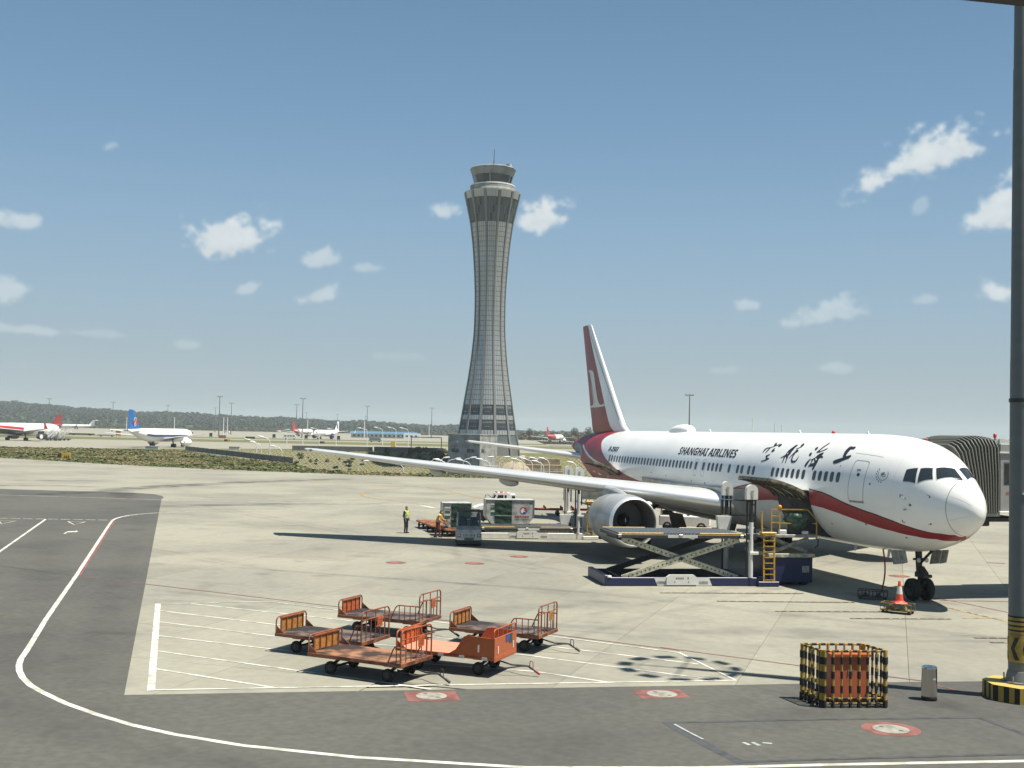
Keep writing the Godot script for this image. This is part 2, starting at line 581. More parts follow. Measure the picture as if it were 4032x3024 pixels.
	mat("concrete", lin(0.252, 0.25, 0.215), 0.88, 0.0, "cement", 0.11, true)
	mat("asphalt", lin(0.086, 0.087, 0.08), 0.92, 0.0, "tar", 0.13, true)
	mat("line_white", lin(0.54, 0.55, 0.51), 0.7, 0.0, "dirt", 0.25, true)
	mat("line_red", lin(0.2, 0.078, 0.068), 0.75, 0.0, "dirt", 0.3, true)
	mat("line_yellow", lin(0.38, 0.27, 0.1), 0.75, 0.0, "rust", 0.5, true)
	mat("line_dark", lin(0.05, 0.056, 0.064), 0.8, 0.0, "dirt", 0.3, true)
	mat("line_pale", lin(0.3, 0.34, 0.35), 0.8, 0.0, "dirt", 0.8, true)
	mat("iron_cover", lin(0.27, 0.27, 0.24), 0.75, 0.0, "dirt", 0.5, true)
	mat("wood_green", lin(0.035, 0.055, 0.03), 0.9)
	mat("far_wood", lin(0.05, 0.066, 0.04), 0.95, 0.0, "turf", 0.02, true)
	mat("scrub", lin(0.07, 0.078, 0.04), 0.9)
	mat("scrub_dry", lin(0.13, 0.105, 0.06), 0.9)
	mat("bark", lin(0.08, 0.065, 0.05), 0.9)
	mat("sign_yellow", lin(0.55, 0.36, 0.04), 0.5)
	mat("sign_orange", lin(0.45, 0.18, 0.06), 0.5)
	mat("brick_red", lin(0.3, 0.1, 0.07), 0.8)
	mat("cone_orange", lin(0.65, 0.07, 0.03), 0.5)
	mat("cone_white", lin(0.6, 0.58, 0.52), 0.5)
	mat("trolley_olive", lin(0.17, 0.13, 0.04), 0.6, 0.0, "dirt", 0.6)
	mat("cabinet", lin(0.5, 0.13, 0.06), 0.5, 0.0, "dust", 1.0)
	for k in ["blue_tail", "navy", "jet_red", "jet_black", "jet_white"]:
		pass
	mat("blue_tail", lin(0.02, 0.14, 0.42), 0.35)
	mat("navy", lin(0.03, 0.045, 0.16), 0.35)
	mat("jet_red", lin(0.42, 0.03, 0.03), 0.35)
	mat("jet_black", lin(0.03, 0.03, 0.032), 0.4)
	mat("jet_white", lin(0.76, 0.77, 0.77), 0.35)
	mat("logo_red", lin(0.45, 0.03, 0.05), 0.5)
	mat("logo_blue", lin(0.03, 0.06, 0.25), 0.5)
	mat("logo_white", lin(0.7, 0.71, 0.7), 0.5)
	mat("coloured", Color(1, 1, 1), 0.75)
	mats.coloured.vertex_color_use_as_albedo = true
	mat("vest", lin(0.4, 0.52, 0.09), 0.7)
	mat("vest_orange", lin(0.75, 0.2, 0.06), 0.6)
	mat("leafy", Color(1, 1, 1), 0.85)
	mats.leafy.vertex_color_use_as_albedo = true

# --- wear on the pavement: oil, tyre rubber and patches, as a map laid over the apron --------------------------------------------
var wear := PackedFloat32Array()
const WEAR_N := 1024
const WEAR_X := -110.0
const WEAR_Z := -200.0
const WEAR_SIZE := 200.0

func smear(pts: Array, width: float, depth: float, seed_: int) -> void:
	var f := FastNoiseLite.new()
	f.seed = seed_
	f.frequency = 0.35
	f.fractal_octaves = 3
	var k := WEAR_N / WEAR_SIZE
	for i in pts.size() - 1:
		var a := Vector2(pts[i].x - WEAR_X, pts[i].z - WEAR_Z) * k
		var b := Vector2(pts[i + 1].x - WEAR_X, pts[i + 1].z - WEAR_Z) * k
		var r := width * k
		for y in range(maxi(0, int(minf(a.y, b.y) - r)), mini(WEAR_N, int(maxf(a.y, b.y) + r) + 1)):
			for x in range(maxi(0, int(minf(a.x, b.x) - r)), mini(WEAR_N, int(maxf(a.x, b.x) + r) + 1)):
				var p := Vector2(x, y)
				var q := Geometry2D.get_closest_point_to_segment(p, a, b)
				var d := p.distance_to(q) / r
				if d < 1.0:
					var m := (1.0 - d * d) * clampf(0.75 + f.get_noise_2d(x / k, y / k) * 1.2, 0, 1) * depth
					var j := y * WEAR_N + x
					wear[j] = minf(wear[j], 1.0 - m) if false else wear[j] * (1.0 - m)

func make_wear() -> Texture2D:
	wear.resize(WEAR_N * WEAR_N)
	var f := FastNoiseLite.new()
	f.seed = 77
	f.frequency = 0.011
	f.fractal_octaves = 5
	var big := f.get_image(WEAR_N, WEAR_N).get_data()
	f.seed = 78
	f.frequency = 0.06
	var small := f.get_image(WEAR_N, WEAR_N).get_data()
	for i in WEAR_N * WEAR_N:
		wear[i] = 0.82 + 0.22 * clampf((big[i] - 70) / 120.0, 0, 1) - 0.13 * clampf((112 - small[i]) / 80.0, 0, 1)
	smear(zp("P", [1450, 150, 1700, 130, 2000, 112, 2300, 95, 3000, 60, 4200, 20]), 2.6, 0.5, 1)
	smear(zp("P", [300, 215, 600, 205, 900, 190, 1200, 175, 1450, 160]), 1.8, 0.4, 2)
	smear(zp("P", [1550, 260, 1520, 200, 1480, 165]), 1.6, 0.45, 3)
	smear(zp("P", [-300, 95, 0, 100, 300, 102, 700, 100, 1200, 118]), 1.2, 0.35, 4)
	smear(zp("P", [300, 40, 600, 38, 900, 40, 1300, 42]), 1.8, 0.3, 5)
	smear(zp("P", [2050, 360, 2600, 345, 3400, 330, 4600, 325]), 2.0, 0.3, 6)
	smear(zp("A", [0, 470, 500, 430, 900, 440, 1400, 480]), 1.0, 0.16, 7)
	smear(zp("B", [100, 330, 700, 300, 1300, 260]), 1.4, 0.14, 8)
	smear(zp("A", [1180, 215, 1500, 250, 1700, 270]), 0.9, 0.3, 9)
	smear([Vector3(12, 0, -58), Vector3(9, 0, -68), Vector3(6, 0, -80)], 1.5, 0.3, 10)
	smear([Vector3(6, 0, -60), Vector3(3, 0, -72), Vector3(0.5, 0, -84)], 1.2, 0.25, 12)
	smear(zp("A", [1400, 800, 1700, 880, 1990, 940]), 0.7, 0.25, 13)
	smear(zp("A", [560, 990, 900, 900, 760, 840]), 1.2, 0.18, 14)
	smear(zp("C", [60, 1300, 400, 1450, 900, 1560, 1500, 1650]), 1.0, 0.14, 15)
	smear(zp("C", [300, 250, 220, 560, 100, 900, -60, 1250]), 1.2, 0.13, 16)
	smear(zp("C", [830, 200, 640, 640, 480, 1000, 430, 1160]), 0.8, 0.12, 17)
	for q: Array in [[-24, -96, -6, -70, 2, -58], [-12, -104, 6, -98, 30, -94], [-26, -70, -12, -56, 4, -50, 18, -40], [-8, -92, -3, -74, -2, -62], [-14, -48, -2, -42, 12, -40, 26, -42], [20, -66, 12, -54, 4, -44, -2, -34]]:      # faint tyre tracks, two by two
		for side: float in [-0.8, 0.8]:
			var track := []
			for i in range(0, q.size(), 2):
				track.append(Vector3(q[i] + side, 0, q[i + 1] + side * 0.4))
			smear(track, 0.32, 0.16, 40 + int(side * 5))
	var rng := RandomNumberGenerator.new()
	rng.seed = 4
	for i in 150:      # drips
		var at := Vector3(rng.randf_range(-30, 26), 0, rng.randf_range(-110, -22))
		smear([at, at + Vector3(rng.randf_range(-1.5, 1.5), 0, rng.randf_range(-0.6, 0.6))], rng.randf_range(0.25, 0.7), rng.randf_range(0.1, 0.3), 100 + i)
	var out := PackedByteArray()
	out.resize(WEAR_N * WEAR_N * 3)
	for i in WEAR_N * WEAR_N:
		var q := clampi(int(pow(clampf(wear[i], 0.0, 1.0), 0.4545) * 255.0), 0, 255)
		out[i * 3] = q
		out[i * 3 + 1] = q
		out[i * 3 + 2] = clampi(int(q * (0.985 if q > 240 else 1.0)), 0, 255)
	return ImageTexture.create_from_image(Image.create_from_data(WEAR_N, WEAR_N, false, Image.FORMAT_RGB8, out))

func flat2(a: Array) -> PackedVector2Array:
	var o := PackedVector2Array()
	for p: Vector3 in a:
		o.append(Vector2(p.x, p.z))
	return o

func pairs(a: Array) -> PackedVector2Array:
	var o := PackedVector2Array()
	for i in range(0, a.size(), 2):
		o.append(Vector2(a[i], a[i + 1]))
	return o

func ground_root(called: String) -> Node3D:
	var o := Node3D.new()
	o.name = called
	add_child(o)
	o.set_meta("kind", "structure")
	return o

func line_on(root: Node3D, called: String, pts: Array, width: float, m: Material, y := 0.008) -> void:
	var s := Shape.new()
	s.ribbon(pts, width, y)
	part(called, s, m, root)

func disc(at: Vector3, r: float, y: float, s: Shape, seg := 28, inner := 0.0) -> void:
	for i in seg:
		var a := Vector3(cos(TAU * i / seg), 0, sin(TAU * i / seg))
		var b := Vector3(cos(TAU * (i + 1) / seg), 0, sin(TAU * (i + 1) / seg))
		var c := Vector3(at.x, y, at.z)
		if inner > 0.0:
			s.quad(c + a * inner, c + a * r, c + b * r, c + b * inner, Vector3.UP)
		else:
			s.tri(c, c + a * r, c + b * r, Vector3.UP)

func build_ground() -> void:
	var near_cut := [220, -215, 100, -197, 50, -188, 17.3, -181, -0.3, -177.5, -15.8, -180, -31.1, -187, -40.4, -215.8, -59.1, -247.5, -88, -312]
	var far_cut := [-80, -332, -65, -341, -40, -345, -19, -345, -13, -326, 12, -326, 16, -338, 40, -332, 100, -330, 220, -335]
	var s := Shape.new()
	s.sheet(pairs([-4000, 300, 4000, 300, 4000, -420] + near_cut + far_cut + [4000, -540, 4000, -7000, -4000, -7000]), -0.05)
	structure("ground", s, mats.ground_turf)
	# the sunken road behind the apron: floor, walls and the far bank
	s = Shape.new()
	s.sheet(pairs([-110, -300, -20, -170, 240, -170, 240, -360, -110, -360]), -7.0)
	structure("sunken_road", s, mats.asphalt)
	s = Shape.new()
	for i in range(0, near_cut.size() - 2, 2):
		var a := Vector3(near_cut[i], -0.05, near_cut[i + 1])
		var b := Vector3(near_cut[i + 2], -0.05, near_cut[i + 3])
		s.quad(a, b, b + Vector3(0, -7.2, 0), a + Vector3(0, -7.2, 0), Vector3(0, 0, -1))
	structure("cutting_wall", s, mats.rock)
	s = Shape.new()
	var lat := Shape.new()
	for i in range(0, far_cut.size() - 2, 2):
		var a := Vector3(far_cut[i], -0.05, far_cut[i + 1])
		var b := Vector3(far_cut[i + 2], -0.05, far_cut[i + 3])
		var run := Vector3(0, -7.0, 14)
		s.quad(a, b, b + run, a + run, Vector3(0, 0.9, 0.44))
		# diagonal stone ribs on the bank
		var len := (b - a).length()
		if absf(b.x - a.x) > 6.0:
			var k := 0.0
			while k < len:
				for dir: float in [-1.0, 1.0]:
					var t0 := k / len
					var t1 := clampf((k + dir * 9.0) / len, 0, 1)
					var f := absf(t1 - t0) * len / 9.0
					if f > 0.15:
						lat.bar(a.lerp(b, t0) + Vector3(0, 0.06, 0), a.lerp(b, t1) + run * f + Vector3(0, 0.06, 0), 0.16, 0.14, Vector3(0, 0.9, 0.44))
				k += 1.25
	structure("bank", s, mats.soil)
	var lo := structure("bank_ribs", lat, mats.lattice)
	lo.set_meta("kind", "stuff")
	tag(lo, "diagonal pale stone ribs crossing over the cutting bank", "stonework", "", "stuff")
	# far taxiways and aprons
	var strips := [[-900, -490, 120, -490, 120, -385, 20, -380, -30, -372, -70, -366, -96, -335, -118, -312, -200, -304, -900, -288], [-900, -577, 200, -577, 200, -628, -900, -628], [-1500, -690, 60, -690, 60, -1500, -1500, -1560], [20, -560, 700, -560, 700, -960, 20, -930]]
	for q in strips.size():
		s = Shape.new()
		s.sheet(pairs(strips[q]), -0.02)
		structure("far_taxiway" if q == 0 else "far_taxiway_%03d" % q, s, mats.far_concrete)
	# --- the apron: concrete slabs with open joints -----------------------------------------------------------------------
	var overlay := make_wear()
	for k: String in ["concrete", "asphalt"]:
		var m: StandardMaterial3D = mats[k]
		m.detail_enabled = true
		m.detail_albedo = overlay
		m.detail_blend_mode = BaseMaterial3D.BLEND_MODE_MUL
		m.detail_uv_layer = BaseMaterial3D.DETAIL_UV_2
	var edge := [-400, -450, -160, -272, -104.2, -225.4, -95.5, -217.6, -69.6, -197.7, -48.4, -183.6, -31.1, -176.3, -15.8, -171, -0.6, -169.5, 14.7, -172.3, 46.6, -178.9, 93.8, -187.5, 210, -205]
	var apron := ground_root("apron")
	s = Shape.new()
	s.sheet(pairs(edge + [210, 120, -400, 120]), -0.03)
	s.ground_uv(WEAR_X, WEAR_Z, WEAR_SIZE)
	part("slab_bed", s, mats.concrete, apron)
	var rng := RandomNumberGenerator.new()
	rng.seed = 9
	var tones := []
	for i in 5:
		var m: StandardMaterial3D = mats.concrete.duplicate()
		var k := [0.93, 1.0, 1.03, 0.97, 1.05][i] as float
		m.albedo_color = lin(0.252 * k, 0.25 * k, 0.215 * k)
		tones.append(m)
	var along := Vector2(cos(deg_to_rad(108.3)), sin(deg_to_rad(108.3)))
	var across := Vector2(sin(deg_to_rad(108.3)), -cos(deg_to_rad(108.3)))
	var outline := pairs(edge + [210, -20, -400, -20])
	var found := []
	for i in range(-40, 40):
		for j in range(-45, 20):
			var c := across * (0.43 + 4.55 * (i + 0.5)) + along * (5.0 * (j + 0.5) + 0.9)
			if c.y > -27.0 or absf(c.x) > 9.0 - c.y * 0.47:
				continue
			if not Geometry2D.is_point_in_polygon(c, outline) or not Geometry2D.is_point_in_polygon(c + Vector2(0, -4), outline):
				continue
			# slabs wholly under the asphalt road are left out
			if c.y > -33.0 - maxf(0, c.x) * 0.17 + 3.2 and c.x > -14.0:
				continue
			if c.x < -13.0 - (c.y + 29.5) * -0.289 and c.y > -112.0:
				continue
			found.append([c.length(), c])
	found.sort_custom(func(a, b): return a[0] < b[0])
	var rest := Shape.new()
	for k in found.size():
		var c: Vector2 = found[k][1]
		var sh := rest if k >= 300 else Shape.new()
		var drop := -0.0028 * rng.randf()
		sh.box(Vector3(c.x, drop - 0.0135, c.y), Vector3(4.55 - 0.013, 0.027, 5.0 - 0.013), Basis(Vector3(across.x, 0, across.y), Vector3.UP, Vector3(-along.x, 0, -along.y) if false else Vector3(across.x, 0, across.y).cross(Vector3.UP)))
		if k < 300:
			sh.ground_uv(WEAR_X, WEAR_Z, WEAR_SIZE)
			part("slab", sh, tones[rng.randi() % 5], apron)
	if rest.v.size() > 0:
		rest.ground_uv(WEAR_X, WEAR_Z, WEAR_SIZE)
		var ro := part("far_slabs", rest, mats.concrete, apron)
		ro.set_meta("kind", "stuff")
	# --- the asphalt service road ---------------------------------------------------------------------------------------------
	var road := ground_root("service_road")
	s = Shape.new()
	var tip := [-31.94, -106.9, -32.3, -108.8, -33.2, -111.3, -34.6, -113.6, -36.3, -114.9, -38.5, -115.6, -300, -150]
	s.sheet(pairs([-9.59, -29.5] + tip + [-300, 100, 150, 100, 150, -55, 40, -37.4, 14.27, -33.45, 11.37, -33.06, 6.76, -32.27, -3.9, -30.48]), 0.004)
	s.ground_uv(WEAR_X, WEAR_Z, WEAR_SIZE)
	part("asphalt", s, mats.asphalt, road)
	# white edge line of the road
	line_on(road, "white_edge_line", zp("C", [920, 176, 860, 180, 800, 185, 750, 191, 705, 200, 675, 209, 655, 219, 640, 238, 620, 268, 440, 545, 270, 790, 200, 905, 150, 985, 122, 1025, 110, 1060, 112, 1095, 132, 1135, 175, 1178, 240, 1216, 380, 1283, 560, 1348, 760, 1408, 1000, 1462, 1400, 1528, 2066, 1597]) + zp("B", [700, 1196, 1000, 1214]) + zp("A", [200, 1273, 480, 1268, 1000, 1255, 1600, 1243, 2212, 1232, 2700, 1224]), 0.17, mats.line_white)
	line_on(apron, "white_edge_line", zp("C", [2700, 160, 2066, 161, 1400, 164, 1100, 168, 920, 176]), 0.12, mats.line_white, 0.0095)
	line_on(apron, "white_edge_line", zp("C", [-700, 50, 0, 72, 940, 100, 2066, 125]) + zp("G", [520, 345, 930, 356, 1500, 372]), 0.15, mats.line_white, 0.0095)
	line_on(road, "lane_line", zp("C", [265, 214, 0, 400, -300, 612]), 0.15, mats.line_white)
	line_on(road, "red_edge_line", zp("C", [668, 225, 640, 262, 470, 530, 460, 547]), 0.11, mats.line_red)
	line_on(apron, "red_line", zp("C", [455, 545, 845, 590, 1960, 722]) + zp("B", [1150, 440, 1880, 533]) + zp("A", [0, 540, 850, 652, 1385, 718]), 0.07, mats.line_red, 0.0095)
	line_on(road, "red_line", zp("A", [1385, 718, 1600, 745, 1700, 778, 1980, 846]), 0.08, mats.line_red, 0.0125)
	line_on(road, "dark_line", zp("C", [-200, 462, 0, 484, 440, 543]), 0.1, mats.line_dark)
	var x := -160.0
	while x < 1390.0:
		var w := 118.0 if x > 0 else 108.0
		line_on(road, "give_way_dash", zp("P", [x, 509 + x * 0.0165, minf(x + w, 1395.0), 509 + (x + w) * 0.0165]), 0.16, mats.line_white)
		x += w + 38.0
	for q: Array in [[848, 550, 1060, 553, 922, 588], [-20, 540, 195, 541, 20, 578]]:
		var p := zp("P", q)
		line_on(road, "give_way_triangle", [p[0], p[1], p[2], p[0]], 0.12, mats.line_white)
	s = Shape.new()
	s.sheet(flat2(zp("P", [785, 702, 812, 703, 838, 684, 935, 678, 933, 685, 973, 673, 945, 660, 942, 669, 838, 671])), 0.008)
	part("turn_arrow", s, mats.line_white, road)
	# --- hatched cart parking box -----------------------------------------------------------------------------------------
	line_on(apron, "parking_line", zp("C", [918, 704, 877, 1210]), 0.2, mats.line_white)
	line_on(apron, "parking_line", zp("C", [860, 1207, 2066, 1186]) + zp("B", [1400, 720, 2212, 707]), 0.1, mats.line_white, 0.0095)
	line_on(apron, "parking_line", zp("C", [905, 706, 1560, 692, 1960, 740]) + zp("B", [1150, 452, 1880, 547, 2205, 706]), 0.09, mats.line_white, 0.0108)
	for q: Array in [["C", 930, 745, 1590, 825, "B", 1150, 512, 1990, 612], ["C", 928, 810, 1700, 907, "B", 985, 560, 2100, 705], ["C", 918, 890, 2066, 1025, "B", 1040, 655, 1460, 717], ["C", 905, 978, 2066, 1140], ["C", 900, 1082, 1590, 1192], ["C", 1110, 704, 2050, 805]]:
		var p := zp(q[0], q.slice(1, 5))
		if q.size() > 5:
			p += zp(q[5], q.slice(6, 10))
		line_on(apron, "hatch_line", p, 0.1, mats.line_white, 0.007)
	var p2 := zp("C", [905, 978, 2066, 1140])
	line_on(apron, "hatch_line", [p2[1], p2[1] + (p2[1] - p2[0]).normalized() * 2.4], 0.1, mats.line_white, 0.007)
	# --- covers, spots and lines ----------------------------------------------------------------------------------------------
	for q: Array in [[-2.64, -30.47, -1.33, -30.69, -1.13, -29.64, -2.44, -29.43, -1.9, -30.09, 0.40], [3.37, -31.24, 4.66, -31.46, 4.82, -30.51, 3.53, -30.25, 4.12, -30.86, 0.40]]:
		s = Shape.new()
		s.sheet(pairs(q.slice(0, 8)), 0.008)
		part("red_cover_square", s, mats.line_red, road)
		cover(road, Vector3(q[8], 0, q[9]), q[10])
	s = Shape.new()
	disc(Vector3(9.1, 0, -27.66), 0.68, 0.008, s, 32)
	part("red_cover_ring", s, mats.line_red, road)
	cover(road, Vector3(9.1, 0, -27.66), 0.42)
	for q: Array in [[-5.75, -59.8], [-1.73, -60.2], [0.58, -63.92], [19.6, -58.5]]:
		s = Shape.new()
		disc(Vector3(q[0], 0, q[1]), 0.52, 0.008, s, 24)
		part("red_spot", s, mats.line_red, apron)
		s = Shape.new()
		disc(Vector3(q[0], 0, q[1]), 0.2, 0.012, s, 18)
		part("pit_lid", s, mats.brick_red, apron)
	line_on(road, "dark_frame_line", zp("A", [45, 1000, 150, 1060, 300, 1145, 420, 1205, 500, 1244]), 0.26, mats.line_dark)
	line_on(road, "pale_frame_line", zp("A", [85, 1008, 180, 1060, 260, 1100]), 0.06, mats.line_pale, 0.0125)
	line_on(road, "dark_frame_line", zp("A", [10, 998, 250, 996, 800, 982, 1945, 968]), 0.13, mats.line_dark, 0.0095)
	line_on(road, "dark_frame_line", zp("A", [1940, 967, 2212, 1068, 2600, 1220]), 0.16, mats.line_dark, 0.0108)
	line_on(road, "dark_frame_line", zp("A", [480, 1237, 1000, 1222, 2212, 1190, 2700, 1178]), 0.13, mats.line_dark, 0.0108)
	for q: Array in [[505, 1118, 545, 1135], [560, 1118, 605, 1138], [620, 1120, 680, 1126]]:
		line_on(road, "paint_drip", zp("A", q), 0.1, mats.line_pale)
	# stop marks for the nose wheels: dark bars with pale dashes
	for q: Array in [[0, 208, 870, 212], [345, 259, 1180, 267], [700, 321, 1345, 324], [1155, 364, 1765, 368], [1910, 483, 2212, 485], [2005, 510, 2212, 513]]:
		var p := zp("A", q)
		line_on(apron, "stop_mark", p, 0.2, mats.line_dark)
		var n := int((p[1] - p[0]).length() / 0.34)
		for i in n:
			var a: Vector3 = p[0].lerp(p[1], (i + 0.15) / n)
			var b: Vector3 = p[0].lerp(p[1], (i + 0.6) / n)
			line_on(apron, "stop_mark_dash", [a + Vector3(0.02, 0, 0.05), b + Vector3(0.02, 0, -0.05)], 0.07, mats.line_yellow, 0.012)
	line_on(apron, "yellow_line", zp("A", [1560, 240, 1745, 298, 2115, 384, 2400, 452]), 0.13, mats.line_yellow)
	line_on(apron, "yellow_line", zp("A", [1840, 363, 2010, 362]), 0.1, mats.line_yellow)
	line_on(apron, "red_line", zp("A", [940, 78, 1400, 180, 1560, 222, 1820, 266, 2125, 330, 2400, 390]), 0.08, mats.line_red, 0.0095)
	line_on(apron, "red_line", zp("A", [1700, 255, 2130, 262, 2500, 268]), 0.08, mats.line_red, 0.0108)
	line_on(apron, "red_line", zp("A", [1985, 24, 2095, 29]), 0.3, mats.line_red, 0.0095)
	line_on(apron, "yellow_line", zp("T", [680, 868, 500, 845, 250, 812, 120, 795, 60, 780, 45, 768, 62, 752, 120, 738, 250, 722, 430, 712]), 0.28, mats.line_yellow)
	line_on(apron, "yellow_line", zp("T", [430, 686, 640, 708, 760, 725, 930, 765, 1170, 818]), 0.28, mats.line_yellow, 0.0095)
	line_on(apron, "yellow_line", zp("T", [-400, 655, 0, 662, 300, 672]), 0.9, mats.line_yellow)
	line_on(apron, "yellow_line", zp("T", [1420, 700, 1800, 712]), 0.7, mats.line_yellow)
	line_on(apron, "white_arrow", zp("G", [390, 345, 520, 372]), 0.5, mats.line_white, 0.0125)

func cover(root: Node3D, at: Vector3, r: float) -> void:
	var s := Shape.new()
	s.lathe([[r, 0.0], [r, 0.014], [r - 0.015, 0.018], [0.0, 0.018]], at, Vector3.UP, 30)
	var o := part("manhole_cover", s, mats.iron_cover, root)
	s = Shape.new()
	for k: float in [-1.0, 1.0]:
		s.box(at + Vector3(k * r * 0.42, 0.02, k * r * 0.45), Vector3(0.1, 0.006, 0.05))
	part("lifting_hole", s, mats.black_paint, o)

# --- the airliner --------------------------------------------------------------------------------------------------------------
# fuselage stations (metres aft of the nose), crown and keel heights, half widths
const HULL_S := [0.000, 0.020, 0.060, 0.120, 0.200, 0.300, 0.420, 0.560, 0.720, 0.900, 1.100, 1.350, 1.600, 1.900, 2.200, 2.500, 2.800, 3.100, 3.400, 3.800, 4.200, 4.700, 5.200, 5.800, 6.500, 7.300, 8.200, 9.200, 10.500, 12.000, 14.000, 36.000, 38.000, 40.000, 41.500, 43.000, 44.500, 46.000, 47.500, 49.000, 50.300, 51.500, 52.500, 53.200, 53.500, 53.670]
const HULL_TOP := [3.940, 4.138, 4.281, 4.418, 4.557, 4.695, 4.830, 4.965, 5.101, 5.240, 5.388, 5.568, 5.756, 6.000, 6.208, 6.381, 6.511, 6.616, 6.703, 6.792, 6.863, 6.929, 6.977, 7.016, 7.051, 7.066, 7.073, 7.075, 7.075, 7.075, 7.075, 7.075, 7.070, 7.060, 7.048, 7.030, 6.999, 6.950, 6.868, 6.750, 6.615, 6.450, 6.281, 6.100, 5.949, 5.850]
const HULL_BOTTOM := [3.940, 3.801, 3.705, 3.618, 3.522, 3.417, 3.315, 3.213, 3.110, 3.006, 2.901, 2.781, 2.674, 2.558, 2.455, 2.364, 2.282, 2.212, 2.152, 2.087, 2.033, 1.985, 1.950, 1.922, 1.898, 1.884, 1.874, 1.869, 1.866, 1.866, 1.866, 1.866, 1.959, 2.150, 2.363, 2.650, 2.998, 3.400, 3.840, 4.300, 4.697, 5.050, 5.295, 5.500, 5.636, 5.720]
const HULL_WIDTH := [0.000, 0.124, 0.218, 0.315, 0.410, 0.506, 0.609, 0.716, 0.825, 0.935, 1.043, 1.165, 1.276, 1.400, 1.511, 1.613, 1.707, 1.792, 1.869, 1.962, 2.047, 2.137, 2.216, 2.289, 2.357, 2.409, 2.449, 2.477, 2.501, 2.507, 2.511, 2.515, 2.496, 2.450, 2.361, 2.220, 2.034, 1.800, 1.523, 1.220, 0.966, 0.720, 0.525, 0.330, 0.160, 0.050]
# brush-written characters on the hull: outlines as (station, degrees from the crown)
const BRUSH := [
		[6.718, 38.93, 6.645, 41.42, 6.681, 43.34, 6.905, 43.89, 6.917, 47.32, 6.914, 50.88, 6.880, 52.67, 6.578, 50.81, 6.478, 52.22, 6.548, 55.34, 6.869, 57.97, 7.208, 61.41, 7.445, 62.48, 7.599, 61.49, 7.647, 59.56, 7.560, 58.08, 7.065, 54.69, 7.134, 52.03, 7.215, 46.65, 7.203, 41.32, 7.115, 38.54, 7.004, 39.57],
		[9.787, 41.52, 9.668, 44.65, 9.692, 47.51, 9.830, 46.83, 9.923, 44.08, 9.864, 41.99],
		[9.905, 50.11, 9.817, 52.84, 9.828, 55.35, 9.972, 54.87, 10.058, 52.72, 10.027, 50.60],
		[9.667, 57.10, 9.668, 60.29, 9.698, 64.31, 9.790, 68.50, 9.882, 68.32, 9.953, 65.89, 9.889, 62.75, 9.786, 59.52],
		[9.160, 33.58, 9.113, 36.46, 9.219, 42.10, 9.329, 46.51, 9.278, 48.27, 9.026, 45.65, 8.851, 42.90, 8.809, 44.47, 8.956, 47.00, 9.244, 49.87, 9.510, 50.71, 9.516, 48.76, 9.447, 45.92, 9.324, 40.25, 9.229, 35.26],
		[8.882, 48.95, 8.823, 51.88, 8.880, 53.47, 8.676, 54.82, 8.642, 56.61, 8.897, 56.53, 8.945, 58.60, 8.901, 60.87, 8.931, 64.84, 9.005, 69.72, 9.098, 71.30, 9.169, 70.11, 9.132, 66.64, 9.521, 67.74, 9.597, 67.02, 9.497, 63.62, 9.494, 60.17, 9.640, 59.73, 9.520, 58.43, 9.335, 56.50, 9.250, 53.41, 9.165, 51.47, 9.016, 50.07],
		[11.909, 38.87, 11.820, 40.90, 11.875, 44.82, 11.853, 47.75, 11.877, 50.90, 11.853, 53.24, 11.920, 55.87, 11.877, 58.96, 11.879, 61.34, 11.844, 64.83, 11.925, 64.92, 11.953, 61.98, 11.998, 59.64, 12.179, 56.68, 12.164, 60.38, 12.166, 65.40, 12.242, 65.13, 12.261, 61.05, 12.345, 57.42, 12.532, 60.02, 12.606, 58.54, 12.306, 55.14, 12.292, 51.49, 12.288, 48.76, 12.150, 44.28, 12.078, 40.66],
		[11.425, 36.65, 11.266, 39.77, 11.283, 43.37, 11.453, 45.37, 11.647, 46.91, 11.689, 45.88, 11.448, 43.05, 11.545, 39.50, 11.517, 37.27],
		[11.320, 47.77, 11.259, 49.80, 11.419, 52.26, 11.416, 57.37, 11.336, 60.34, 11.250, 61.79, 11.006, 61.30, 10.931, 58.56, 10.935, 54.24, 10.848, 58.22, 10.860, 61.47, 10.953, 63.89, 11.173, 64.45, 11.358, 63.62, 11.469, 61.06, 11.535, 56.84, 11.521, 53.11, 11.646, 57.56, 11.768, 60.39, 11.709, 56.31, 11.592, 50.74, 11.568, 47.60, 11.465, 46.84],
		[14.228, 37.12, 14.066, 40.10, 13.989, 42.93, 14.162, 43.89, 14.295, 41.04, 14.320, 37.87],
		[13.552, 38.98, 13.459, 41.45, 13.515, 44.26, 13.693, 44.03, 13.773, 41.38, 13.957, 42.97, 14.334, 46.29, 14.359, 50.39, 14.476, 54.24, 14.535, 53.60, 14.496, 48.99, 14.444, 46.95, 14.633, 47.58, 14.730, 50.56, 14.800, 54.29, 14.852, 53.09, 14.880, 48.45, 14.755, 45.95, 14.368, 44.90, 14.046, 41.57, 13.735, 39.20],
		[13.853, 45.66, 13.806, 48.56, 13.678, 49.91, 13.779, 52.31, 13.916, 52.52, 14.012, 50.48, 13.970, 47.55],
		[13.889, 54.71, 13.895, 56.21, 14.049, 57.93, 13.992, 60.08, 13.758, 60.11, 13.737, 61.45, 13.946, 63.43, 14.433, 65.46, 14.511, 64.13, 14.279, 63.08, 14.112, 62.02, 14.175, 59.28, 14.292, 57.74, 14.126, 55.87],
]
const BRUSH_GAPS := [
		[9.365, 58.92, 9.216, 61.11, 9.176, 62.79, 9.405, 63.80, 9.386, 61.82],
		[9.213, 56.75, 9.064, 58.74, 9.124, 59.94, 9.241, 58.23],
		[12.150, 51.77, 12.092, 53.39, 12.098, 54.72, 12.174, 52.77],
]

